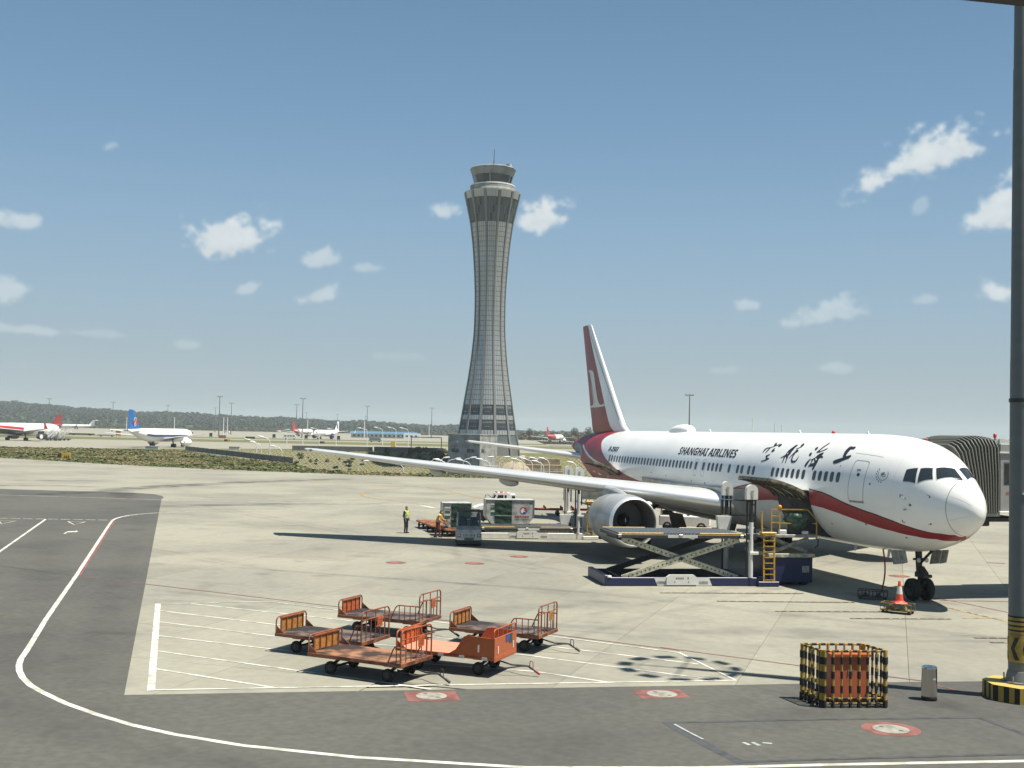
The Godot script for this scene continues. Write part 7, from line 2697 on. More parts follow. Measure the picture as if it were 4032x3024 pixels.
# --- control tower -----------------------------------------------------------------------------------------------------------------
const TOWER := [[-7.0, 10.4], [2.9, 9.2], [6.0, 8.45], [10.6, 7.67], [16.4, 6.75], [22.1, 5.83], [27.9, 5.08], [33.6, 4.55], [36.5, 4.4], [42.2, 4.33], [46.5, 4.4], [50.8, 4.6], [56.6, 5.0], [61.2, 5.43], [66.9, 6.2], [72.0, 7.3], [75.5, 8.15]]

func tower_radius(y: float) -> float:
	for i in TOWER.size() - 1:
		if y <= TOWER[i + 1][0]:
			return lerpf(TOWER[i][1], TOWER[i + 1][1], clampf((y - TOWER[i][0]) / (TOWER[i + 1][0] - TOWER[i][0]), 0, 1))
	return TOWER[-1][1]

func build_tower() -> void:
	var at := far(1918.0, 335.0)
	var c := thing("control_tower", "tall waisted grey control tower with dark glass cab on top", "tower", at)
	var s := Shape.new()
	var core := []
	for q: Array in TOWER:
		core.append([q[1] - 0.16, q[0]])
	core.append([0.0, 75.5])
	s.lathe(core, Vector3.ZERO, Vector3.UP, 56)
	part("shaft", s, mats.core, c)
	var bays := 12
	var glass_rows := [[11.4, 13.4], [7.3, 9.2]]
	for b in bays:
		var a0 := TAU * b / bays + 0.19
		var span := TAU / bays
		# pilaster at the start of each bay
		s = Shape.new()
		var rows := []
		for i in 57:
			var y := -7.0 + 82.5 * i / 56.0
			var r: float = tower_radius(y)
			var line := []
			for q: Array in [[0.0, -0.12], [0.004, 0.26], [0.17, 0.26], [0.175, -0.12]]:
				var a: float = a0 + span * q[0]
				line.append(Vector3(cos(a) * (r + q[1]), y, sin(a) * (r + q[1])))
			rows.append(line)
		for i in 56:
			for k in 3:
				var p := [rows[i][k], rows[i][k + 1], rows[i + 1][k + 1], rows[i + 1][k]]
				s.face(p, Vector3(0, (rows[i][k].y), 0) + (Vector3(cos(a0 + span * 0.087), 0, sin(a0 + span * 0.087)) * (tower_radius(rows[i][k].y) as float) if k != 1 else Vector3.ZERO))
		part("pilaster", s, mats.pilaster, c)
		# cladding panels: real plates with open joints between them
		s = Shape.new()
		for row in 47:
			var y0 := 0.2 + row * 1.42
			var y1 := y0 + 1.3
			if y1 > 67.0:
				continue
			for k in 4:
				var f0 := 0.2 + 0.8 * k / 4.0
				var f1 := f0 + 0.8 / 4.0 - 0.026
				var hidden := false
				for g: Array in glass_rows:
					if y0 < g[1] - 0.2 and y1 > g[0] + 0.2:
						hidden = true
				if hidden or (y1 < 5.8 and b < 4):
					continue
				var p := []
				for q: Array in [[f0, y0], [f1, y0], [f1, y1], [f0, y1]]:
					var a: float = a0 + span * q[0]
					var r: float = tower_radius(q[1])
					p.append(Vector3(cos(a) * r, q[1], sin(a) * r))
				s.face(p, Vector3(0, y0, 0))
		var cl := part("cladding", s, mats.cladding, c)
		cl.set_meta("kind", "stuff")
		# windows low down
		for g: Array in glass_rows:
			for k in 4:
				s = Shape.new()
				var p := []
				for q: Array in [[0.2 + 0.2 * k, g[0]], [0.38 + 0.2 * k, g[0]], [0.38 + 0.2 * k, g[1]], [0.2 + 0.2 * k, g[1]]]:
					var a: float = a0 + span * q[0]
					var r: float = tower_radius(q[1]) - 0.05
					p.append(Vector3(cos(a) * r, q[1], sin(a) * r))
				s.face(p, Vector3(0, g[0], 0))
				var w := part("window", s, mats.tower_glass, c)
				if k == 1 or k == 2:
					s = Shape.new()
					s.bar(p[0].lerp(p[3], 0.45) * 1.002, p[1].lerp(p[2], 0.45) * 1.002, 0.08, 0.1)
					part("window_bar", s, mats.cladding, w)
		if b < 4:
			for k in 4:
				s = Shape.new()
				var p := []
				for q: Array in [[0.2 + 0.2 * k, -5.0], [0.38 + 0.2 * k, -5.0], [0.38 + 0.2 * k, 5.6], [0.2 + 0.2 * k, 5.6]]:
					var a: float = a0 + span * q[0]
					var r: float = tower_radius(q[1]) - 0.02
					p.append(Vector3(cos(a) * r, q[1], sin(a) * r))
				s.face(p, Vector3(0, -5, 0))
				part("entrance_glass", s, mats.tower_band, c)
		# glazed upper floors with mullions
		for row in 3:
			for k in 4:
				s = Shape.new()
				var p := []
				var y0 := 67.1 + row * 2.15
				var y1 := y0 + 2.05
				for q: Array in [[0.2 + 0.2 * k, y0], [0.385 + 0.2 * k, y0], [0.385 + 0.2 * k, y1], [0.2 + 0.2 * k, y1]]:
					var a: float = a0 + span * q[0]
					var r: float = tower_radius(q[1]) - 0.03
					p.append(Vector3(cos(a) * r, q[1], sin(a) * r))
				s.face(p, Vector3(0, y0, 0))
				part("upper_window", s, mats.tower_glass if (row * 7 + k * 3 + b * 5) % 4 == 0 else mats.tower_band, c)
		s = Shape.new()
		for k in 5:
			var f := 0.19 + 0.2 * k
			var a := a0 + span * f
			s.bar(Vector3(cos(a) * (tower_radius(67.1) as float), 67.1, sin(a) * (tower_radius(67.1) as float)), Vector3(cos(a) * (tower_radius(73.6) as float), 73.6, sin(a) * (tower_radius(73.6) as float)), 0.1, 0.14, Vector3(cos(a), 0, sin(a)))
		part("mullions", s, mats.pilaster, c).set_meta("kind", "stuff")
		for k in 4:
			s = Shape.new()
			var p := []
			for q: Array in [[0.2 + 0.2 * k, 73.7], [0.39 + 0.2 * k, 73.7], [0.39 + 0.2 * k, 75.9], [0.2 + 0.2 * k, 75.9]]:
				var a: float = a0 + span * q[0]
				var r: float = (tower_radius(q[1]) as float) + 0.06
				p.append(Vector3(cos(a) * r, q[1], sin(a) * r))
			s.face(p, Vector3(0, 74, 0))
			part("parapet_panel", s, mats.cladding, c)
	s = Shape.new()
	s.lathe([[8.1, 75.5], [8.1, 75.95], [7.7, 75.98], [7.6, 75.5], [6.9, 75.5], [6.5, 76.9], [6.5, 77.9], [6.3, 78.2], [5.2, 78.3], [0.0, 78.3]], Vector3.ZERO, Vector3.UP, 48, false)
	part("gallery", s, mats.render_grey, c)
	s = Shape.new()
	s.lathe([[6.55, 77.75], [6.55, 78.05]], Vector3.ZERO, Vector3.UP, 48)
	part("gallery_rim", s, mats.lamp_white, c)
	# cab: leaning glass in twelve bays, roof with deep eaves
	for b in 12:
		s = Shape.new()
		var p := []
		for q: Array in [[0.0, 5.1, 78.35], [1.0, 5.1, 78.35], [1.0, 5.85, 80.9], [0.0, 5.85, 80.9]]:
			var a: float = TAU * (b + q[0]) / 12.0
			p.append(Vector3(cos(a) * q[1], q[2], sin(a) * q[1]))
		s.face(p, Vector3(0, 79, 0))
		part("cab_glass", s, mats.tower_glass, c)
		if b % 3 == 0:
			s = Shape.new()
			var a := TAU * b / 12.0 + 0.12
			s.bar(Vector3(cos(a) * 5.15, 78.35, sin(a) * 5.15), Vector3(cos(a) * 5.9, 80.9, sin(a) * 5.9), 0.5, 0.2, Vector3(cos(a), 0, sin(a)))
			part("cab_post", s, mats.pilaster, c)
		s = Shape.new()
		p = []
		for q: Array in [[0.0, 5.9, 80.75], [1.0, 5.9, 80.75], [1.0, 6.75, 82.9], [0.0, 6.75, 82.9]]:
			var a: float = TAU * (b + q[0]) / 12.0
			p.append(Vector3(cos(a) * q[1], q[2], sin(a) * q[1]))
		s.face(p, Vector3(0, 81, 0))
		part("roof_fascia", s, mats.render_grey, c)
	s = Shape.new()
	s.lathe([[6.75, 82.9], [6.6, 83.1], [0.0, 83.3]], Vector3.ZERO, Vector3.UP, 12, false)
	s.lathe([[5.9, 80.75], [0.0, 80.75]], Vector3.ZERO, Vector3.UP, 12, false)
	part("roof", s, mats.render_grey, c)
	s = Shape.new()
	s.rod(Vector3(0.2, 83.2, 0), Vector3(0.25, 85.8, 0), 0.2, 0.16, 8)
	s.rod(Vector3(0.25, 85.8, 0), Vector3(0.3, 89.0, 0), 0.13, 0.08, 8)
	part("antenna", s, mats.far_mast, c)
	for q: Array in [[4.3, 1.6, 0.42, 1.3], [5.1, 0.8, 0.2, 1.6], [-2.3, 2.5, 0.15, 0.6], [-1.8, 2.0, 0.12, 0.8]]:
		s = Shape.new()
		s.rod(Vector3(q[0], 83.0, q[1]), Vector3(q[0], 83.0 + q[3], q[1]), q[2], q[2], 8)
		part("roof_unit", s, mats.lamp_white if q[0] > 5 else mats.far_mast, c)
	# square block against the foot of the tower
	var corner := far(1890.0, 312.0)
	c = thing("tower_annex", "plain grey two-faced block with small windows at the tower's foot", "building", corner - Vector3(2.13, 0, 6.9), deg_to_rad(-25))
	var w := 9.7
	s = Shape.new()
	s.box(Vector3(0, -0.6, 0), Vector3(w, 12.8, 10.7), Basis.IDENTITY, 0.05)
	part("wall", s, mats.render_grey, c)
	s = Shape.new()
	s.box(Vector3(0, 5.8, 0), Vector3(w + 0.2, 0.25, 10.9), Basis.IDENTITY, 0.03)
	part("parapet", s, mats.render_grey, c)
	for q: Array in [[-2.6, 1.5, 2.1], [2.0, 1.5, 2.2]]:
		s = Shape.new()
		s.box(Vector3(q[0], q[1], 5.36), Vector3(q[2], 0.95, 0.08))
		var wn := part("window", s, mats.tower_glass, c)
		s = Shape.new()
		s.box(Vector3(q[0] + 0.2, q[1], 5.41), Vector3(0.1, 0.95, 0.04))
		part("window_bar", s, mats.render_grey, wn)
	s = Shape.new()
	s.box(Vector3(w * 0.5 + 0.01, 1.5, 3.6), Vector3(0.08, 0.95, 1.6))
	part("window", s, mats.tower_glass, c)
	s = Shape.new()
	s.box(Vector3(-2.0, 3.9, 5.37), Vector3(0.4, 0.5, 0.06))
	part("vent", s, mats.lamp_white, c)
	s = Shape.new()
	s.box(Vector3(w * 0.5 + 1.4, -5.0, 1.0), Vector3(2.9, 5.0, 5.0), Basis.IDENTITY, 0.04)
	part("lower_wing", s, mats.render_grey, c)

# --- masts, lamps, signs and buildings beyond the apron ----------------------------------------------------------------------------
func build_far_things() -> void:
	var label := "slim grey high-mast floodlight standing on the far apron"
	var first: Node3D = null
	for q: Array in [["L", 535, 190], ["L", 1232, 228], ["L", 1830, 262], ["R", 457, 165], ["R", 587, 238], ["R", 414, 290], ["R", 1298, 255], ["R", 1363, 188], ["R", 1405, 344], ["R", 1743, 363], ["R", 2067, 272], ["R", 2050, 382], ["T", 668, 12], ["O", 2716.6, 1553.5]]:
		var z: Array = zooms[q[0]]
		var px: float = z[0] + q[1] / z[2]
		var py: float = z[1] + q[2] / z[2]
		var d := 19.2 * LENS / (horizon(px) - py)
		var p := far(px - 4.0, d)
		if first == null:
			first = thing("high_mast", label, "light mast", p, 0.0, "high-mast floodlights on the far apron")
			var s := Shape.new()
			s.rod(Vector3(0, 0, 0), Vector3(0, 25.6, 0), 0.42, 0.2, 10)
			part("pole", s, mats.far_mast, first)
			s = Shape.new()
			s.box(Vector3(0, 0.4, 0), Vector3(1.3, 0.8, 1.3), Basis.IDENTITY, 0.05)
			part("footing", s, mats.render_grey, first)
			lamp_ring(first, 25.6, 1.7, 8, mats.far_mast, 0.85)
		else:
			copy(first, p, q[1] * 0.01)
	first = null
	for q: Array in [["L", 1895, 402, 838], ["R", 495, 402, 800], ["R", 537, 402, 830], ["R", 1410, 428, 900], ["R", 2028, 442, 760], ["T", 638, 150, 900], ["T", 72, 135, 800], ["L", 1375, 398, 900], ["O", 2962, 1650, 700], ["O", 3050, 1672, 650], ["O", 3078, 1675, 660]]:
		var z: Array = zooms[q[0]]
		var px: float = z[0] + q[1] / z[2]
		var py: float = z[1] + q[2] / z[2]
		var p := far(px, q[3])
		var h: float = (horizon(px) - py) * q[3] / LENS + EYE
		var c: Node3D
		if first == null:
			c = thing("white_pole", "thin white capped pole on the far apron", "pole", p, 0.0, "white poles on the far apron")
			first = c
			var s := Shape.new()
			s.rod(Vector3(0, 0, 0), Vector3(0, 1.0, 0), 0.3, 0.24, 8)
			part("shaft", s, mats.lamp_white, c)
			s = Shape.new()
			s.rod(Vector3(0, 1.0, 0), Vector3(0, 1.03, 0), 0.34, 0.34, 8)
			part("cap", s, mats.lamp_white, c)
		else:
			c = copy(first, p, 0.0)
		c.scale = Vector3(1, h, 1)
	# street lamps of the sunken road and of the road behind it
	var road_lamps := [["R", 770, 640, 860, 262, -2.0], ["R", 835, 670, 910, 256, -2.5], ["R", 920, 610, 1005, 250, -2.5], ["R", 1055, 712, 1138, 262, -4], ["T", 80, 478, 28, 250, -7], ["T", 390, 508, 425, 215, -7], ["T", 690, 462, 655, 240, -7], ["T", 780, 448, 742, 240, -7], ["T", 745, 472, 800, 225, -7], ["T", 880, 457, 800, 245, -7], ["T", 925, 470, 1010, 225, -7], ["T", 1015, 448, 940, 240, -7], ["T", 1095, 462, 1175, 222, -7], ["T", 1165, 443, 1120, 245, -7], ["T", 1305, 443, 1255, 240, -7], ["T", 1395, 460, 1470, 222, -7], ["T", 1435, 440, 1378, 240, -7], ["T", 1475, 457, 1545, 225, -7], ["T", 1555, 452, 1620, 230, -7], ["T", 1580, 480, 1643, 215, -7], ["T", 1640, 455, 1692, 230, -7], ["T", 1890, 490, 1932, 225, -7]]
	for q: Array in road_lamps:
		street_lamp("white street lamp with curved arm rising out of the sunken road", q, "street lamps of the sunken road")
	for q: Array in [["R", 1110, 550, 1188, 400, 0], ["R", 1470, 515, 1540, 430, 0], ["R", 1300, 545, 1362, 420, 0], ["R", 1650, 520, 1724, 430, 0], ["T", 40, 190, 100, 440, 0], ["T", 180, 185, 235, 440, 0], ["T", 298, 185, 350, 440, 0], ["T", 405, 190, 458, 440, 0]]:
		street_lamp("white street lamp with curved arm beside the far taxiway", q, "street lamps beside the far taxiway")
	# fences along the cutting
	var fa := gp(731.0, 1775.0)
	var fb := gp(1152.0, 1828.0)
	fence("brown panelled fence along the near rim of the cutting", fa, fb, 19, 1.25, mats.fence_panel)
	fence("dark mesh fence along the top of the ribbed bank", Vector3(-64, 0, -341), Vector3(-41, 0, -344.6), 12, 1.5, mats.fence_metal)
	fence("thin grey fence beside the shrubs above the bank", Vector3(-40.5, 0, -345.4), Vector3(-20, 0, -345.4), 12, 1.6, mats.fence_metal)
	fence("low pale fence along the rim of the sunken road near the tower", Vector3(-2, 0, -177.0), Vector3(44, 0, -186.6), 20, 0.0, mats.light_grey)
	# terraced retaining walls right of the tower block
	var c := thing("retaining_terrace", "brown stepped retaining wall across the sunken road", "retaining wall", far(2140.0, 300.0))
	var s := Shape.new()
	for k in 4:
		s = Shape.new()
		s.box(Vector3(0, -5.6 + k * 1.6, -k * 2.4), Vector3(11.0 - k * 0.6, 1.5, 2.6), Basis.IDENTITY, 0.05)
		part("terrace_step", s, mats.brown_wall, c)
	c = thing("rock_outcrop", "bare tan earth slope between tower block and stepped wall", "slope", far(2030.0, 300.0, -7.0))
	s = Shape.new()
	var f := FastNoiseLite.new()
	f.seed = 61
	f.frequency = 0.35
	var rows := []
	for i in 13:
		var line := []
		for j in 9:
			line.append(Vector3(-5.0 + i * 0.85, 6.2 * pow(sin(PI * (0.12 + i / 12.0 * 0.8)), 0.6) * sin(PI * 0.5 * j / 8.0) + f.get_noise_2d(i, j) * 0.9, 8.0 - j * 1.6))
		rows.append(line)
	s.grid(rows, Vector3(0, 1, 0.5))
	part("earth", s, mats.rock, c)
	# airfield signs and boards
	c = sign_board("yellow and black taxiway sign standing in the near grass", gp(252.0, 1809.0), 2.3, 0.95, 0.35, mats.sign_yellow, 0.3)
	for q: Array in [[0.05, -0.3, 0.22], [0.4, -0.3, 0.2], [0.72, -0.3, 0.22]]:
		s = Shape.new()
		s.bar(Vector3(q[0], 0.35, 0.12), Vector3(q[0] + q[2], 0.35, 0.12), 0.02, 0.08)
		s.bar(Vector3(q[0], 0.35, 0.12), Vector3(q[0] + q[2] * 0.5, 0.72, 0.12), 0.02, 0.08)
		s.bar(Vector3(q[0] + q[2], 0.35, 0.12), Vector3(q[0] + q[2] * 0.5, 0.72, 0.12), 0.02, 0.08)
		part("sign_character", s, mats.ink, c)
	sign_board("small black and yellow taxiway sign beyond the near taxiway", far(700.0 + 540.0 / 2.765, 500.0), 2.6, 0.9, 0.3, mats.sign_yellow, 0.55)
	sign_board("small black and orange taxiway sign on the grass below the parked jets", far(700.0 + 1572.0 / 2.765, 500.0), 2.4, 0.85, 0.3, mats.sign_orange, 0.8)
	sign_board("orange board on posts behind the blue-tailed jet", far(1286.0 / 2.765, 560.0), 2.4, 2.2, 1.9, mats.sign_orange, 0.0)
	sign_board("dark red box on the far apron beside a mast", far(700.0 + 485.0 / 2.765, 640.0), 4.0, 1.6, 0.1, mats.brick_red, 0.0)
	sign_board("yellow board standing beside the far street lamps", far(1400.0 + 328.0 / 2.212, 430.0), 1.6, 1.9, 0.6, mats.sign_yellow, 0.0)
	for q: Array in [["R", 360, 640], ["R", 1047, 650], ["R", 1397, 640], ["R", 1750, 620]]:
		sign_board("black board on two legs on the far apron", far(zooms["R"][0] + q[1] / 2.765, q[2]), 1.7, 2.0, 1.1, mats.jet_black, 0.0, "black boards on the far apron")
	for q: Array in [[600.0, 1772.0, 3.4, 1.0], [924.0, 1771.0, 3.0, 0.9]]:
		c = thing("equipment_box", "pale grey equipment box in the grass beside the near taxiway", "box", gp(q[0], q[1]), 0.0, "equipment boxes beside the near taxiway")
		s = Shape.new()
		s.box(Vector3(0, q[3] * 0.5, 0), Vector3(q[2], q[3], 1.4), Basis.IDENTITY, 0.04)
		part("housing", s, mats.light_grey, c)
		s = Shape.new()
		s.box(Vector3(0, q[3] + 0.04, 0), Vector3(q[2] + 0.15, 0.08, 1.55), Basis.IDENTITY, 0.02)
		part("lid", s, mats.light_grey, c)
	# black height gauge over the road
	c = thing("height_gauge", "black height gauge frame beside the tower shrubs", "gantry", far(1400.0 + 617.0 / 2.212, 432.0))
	for x: float in [-5.6, 5.6]:
		s = Shape.new()
		s.bar(Vector3(x, 0, 0), Vector3(x, 4.1, 0), 0.3, 0.3)
		part("post", s, mats.jet_black, c)
	s = Shape.new()
	s.bar(Vector3(-5.6, 4.1, 0), Vector3(5.6, 4.1, 0), 0.3, 0.3)
	part("beam", s, mats.jet_black, c)
	s = Shape.new()
	for k in 6:
		s.box(Vector3(-4.6 + k * 1.8, 4.26, 0), Vector3(0.9, 0.05, 0.32))
	part("red_marks", s, mats.brick_red, c).set_meta("kind", "stuff")
	# low building with blue roof, white container house, bus and trucks
	c = thing("low_building", "long low building with blue roof on the far apron", "building", far(1512.0, 900.0), deg_to_rad(-4))
	s = Shape.new()
	s.box(Vector3(0, 1.6, 0), Vector3(50, 3.2, 9), Basis.IDENTITY, 0.05)
	part("wall", s, mats.light_grey, c)
	s = Shape.new()
	s.slab(pairs([-5.6, 3.2, 5.6, 3.2, 0, 5.0]), Transform3D(Basis(Vector3(0, 0, -1), Vector3.UP, Vector3.RIGHT), Vector3.ZERO), 52.0)
	part("roof", s, mats.blue_roof, c)
	for k in 14:
		s = Shape.new()
		s.box(Vector3(-22.5 + k * 3.45, 1.7, 4.52), Vector3(1.7, 1.4, 0.1))
		part("window", s, mats.tower_glass, c)
	c = thing("site_hut", "small white hut at the end of the blue-roofed building", "building", far(1622.0, 860.0))
	s = Shape.new()
	s.box(Vector3(0, 2.0, 0), Vector3(12, 4.0, 6), Basis.IDENTITY, 0.05)
	part("wall", s, mats.jet_white, c)
	for k in 3:
		s = Shape.new()
		s.box(Vector3(-3.6 + k * 3.4, 2.1, 3.02), Vector3(1.6, 1.2, 0.08))
		part("window", s, mats.tower_glass, c)
	van("small grey minibus parked on the far apron", far(1478.0, 605.0), 0.0, 6.4, 2.2, mats.grey_paint)
	van("white box truck near the parked jets on the far apron", far(1142.0, 650.0), 0.1, 7.0, 2.8, mats.jet_white)
	van("low dark tractor on the far apron", far(986.0, 640.0), 0.0, 5.0, 1.2, mats.jet_black)
	van("white van behind the blue-tailed jet's nose", far(730.0, 1000.0), 0.0, 6.0, 2.6, mats.jet_white)
	van("small white van under the far wood", far(892.0, 1100.0), 0.0, 5.5, 2.2, mats.jet_white)
	van("low dark baggage train parked beyond the striped jet", far(322.0, 640.0), 0.0, 14.0, 1.1, mats.jet_black)
	van("low dark trailer standing beyond the near taxiway", far(420.0, 600.0), 0.0, 9.0, 1.1, mats.grey_paint)
	var stair: Node3D = null
	for k in 4:
		var p := far(205.0 + k * 16.0, 432.0 + k * 3.0)
		if stair == null:
			stair = thing("stair_truck", "white mobile stair parked in a row beside the striped jet", "stair truck", p, deg_to_rad(10), "mobile stairs in a row")
			s = Shape.new()
			s.slab(pairs([-2.6, 0.5, -1.9, 0.5, 1.4, 3.3, 2.5, 3.3, 2.5, 3.7, 1.2, 3.75, -2.6, 0.9]), Transform3D.IDENTITY, 1.3)
			part("staircase", s, mats.jet_white, stair)
			s = Shape.new()
			s.box(Vector3(0, 0.55, 0), Vector3(5.0, 0.35, 1.7), Basis.IDENTITY, 0.03)
			part("chassis", s, mats.jet_black, stair)
			for x: float in [1.2, 2.2]:
				s = Shape.new()
				s.bar(Vector3(x, 0.6, 0.6), Vector3(x, 3.3, 0.6), 0.12, 0.12)
				part("support", s, mats.grey_paint, stair)
			s = Shape.new()
			for z: float in [-0.66, 0.66]:
				s.tube([Vector3(-2.4, 1.8, z), Vector3(1.2, 4.7, z), Vector3(2.5, 4.7, z)], 0.05, 5)
			part("handrail", s, mats.grey_paint, stair)
			for x: float in [-1.7, 1.7]:
				wheel(stair, Vector3(x, 0.36, 0.75), 0.36, 0.24)
		else:
			copy(stair, p, deg_to_rad(10))
	# far terminal building behind the boarding bridge
	c = thing("far_terminal", "distant pale building with window rows behind the boarding bridge", "building", far(3990.0, 620.0), deg_to_rad(-18))
	s = Shape.new()
	s.box(Vector3(12, 3.9, 0), Vector3(60, 7.8, 16), Basis.IDENTITY, 0.1)
	part("wall", s, mats.light_grey, c)
	for r in 2:
		for k in 14:
			s = Shape.new()
			s.box(Vector3(-16 + k * 4.1, 2.4 + r * 3.0, 8.02), Vector3(2.2, 1.5, 0.1))
			part("window", s, mats.tower_glass, c)

func street_lamp(label: String, q: Array, group: String) -> void:
	var z: Array = zooms[q[0]]
	var hx: float = z[0] + q[1] / z[2]
	var hy: float = z[1] + q[2] / z[2]
	var px: float = z[0] + q[3] / z[2]
	var d: float = q[4]
	var base := far(px, d, q[5])
	var head := far(hx, d)
	head.y = EYE - (hy - horizon(hx)) * d / LENS
	var c := thing("street_lamp", label, "street lamp", base, 0.0, group)
	var h := head.y - base.y
	var dx := head.x - base.x
	var s := Shape.new()
	s.rod(Vector3.ZERO, Vector3(0, h - 1.3, 0), 0.13, 0.09, 8)
	part("pole", s, mats.lamp_white, c)
	s = Shape.new()
	var pts := []
	for k in 7:
		var a := PI * 0.5 * k / 6.0
		pts.append(Vector3(dx * 0.72 * (1.0 - cos(a)), h - 1.3 + 1.15 * sin(a), 0))
	pts.append(Vector3(dx, h, 0))
	s.tube(pts, 0.075, 6)
	part("arm", s, mats.lamp_white, c)
	s = Shape.new()
	s.blob(Vector3(dx + signf(dx) * 0.35, h + 0.08, 0), Vector3(0.75, 0.16, 0.22), 8, 6, Basis(Vector3.BACK, signf(dx) * 0.12))
	part("lamp_head", s, mats.lamp_white, c)

func fence(label: String, a: Vector3, b: Vector3, n: int, h: float, m: Material) -> void:
	var c := thing("fence", label, "fence", a)
	var d := b - a
	var post := Shape.new()
	var ph := maxf(h, 1.3)
	post.box(Vector3(0, ph * 0.5, 0), Vector3(0.14, ph, 0.14))
	var pm := post.mesh(mats.fence_metal if h > 0.0 else m)
	for i in n + 1:
		again("post", pm, c, d * i / n)
	for i in n:
		var p := d * i / n
		var q := d * (i + 1) / n
		var s := Shape.new()
		if h > 0.0:
			s.bar(p + Vector3(0, h * 0.5 + 0.05, 0), q + Vector3(0, h * 0.5 + 0.05, 0), 0.05, h - 0.12)
			part("panel", s, m, c)
		else:
			for y: float in [0.5, 0.85, 1.2]:
				s.bar(p + Vector3(0, y, 0), q + Vector3(0, y, 0), 0.05, 0.05)
			part("rails", s, m, c)

func sign_board(label: String, at: Vector3, w: float, h: float, legs: float, m: Material, dark_part: float, group := "") -> Node3D:
	var c := thing("sign_board", label, "sign", at, 0.0, group)
	var s := Shape.new()
	s.box(Vector3(0, legs + h * 0.5 - 0.3 * legs, 0), Vector3(w, h, 0.2), Basis.IDENTITY, 0.02)
	part("board", s, m, c)
	if dark_part > 0.0:
		s = Shape.new()
		s.box(Vector3(-w * 0.5 + w * dark_part * 0.5, legs * 0.7 + h * 0.5, 0.05), Vector3(w * dark_part, h * 0.96, 0.14))
		part("dark_field", s, mats.jet_black, c)
	for x: float in [-0.38, 0.38]:
		s = Shape.new()
		s.box(Vector3(w * x, legs * 0.4, 0), Vector3(0.12, legs * 0.8, 0.12))
		part("leg", s, mats.jet_black, c)
	return c

func van(label: String, at: Vector3, turn: float, l: float, h: float, m: Material) -> void:
	var c := thing("vehicle", label, "vehicle", at, turn)
	var s := Shape.new()
	s.slab(pairs([-l * 0.5, 0.35, l * 0.5, 0.35, l * 0.5, h * 0.55, l * 0.5 - h * 0.25, h * 0.98, -l * 0.5 + 0.1, h, -l * 0.5, h * 0.9]), Transform3D.IDENTITY, 2.0)
	part("body", s, m, c)
	if h > 1.5:
		for k in 4:
			s = Shape.new()
			s.box(Vector3(-l * 0.36 + k * l * 0.22, h * 0.72, 1.0), Vector3(l * 0.16, h * 0.24, 0.05))
			part("window", s, mats.tower_glass, c)
	for x: float in [-0.32, 0.32]:
		for z: float in [-0.9, 0.9]:
			s = Shape.new()
			s.rod(Vector3(l * x, 0.36, z - 0.12), Vector3(l * x, 0.36, z + 0.12), 0.36, 0.36, 14)
			part("wheel", s, mats.rubber, c)

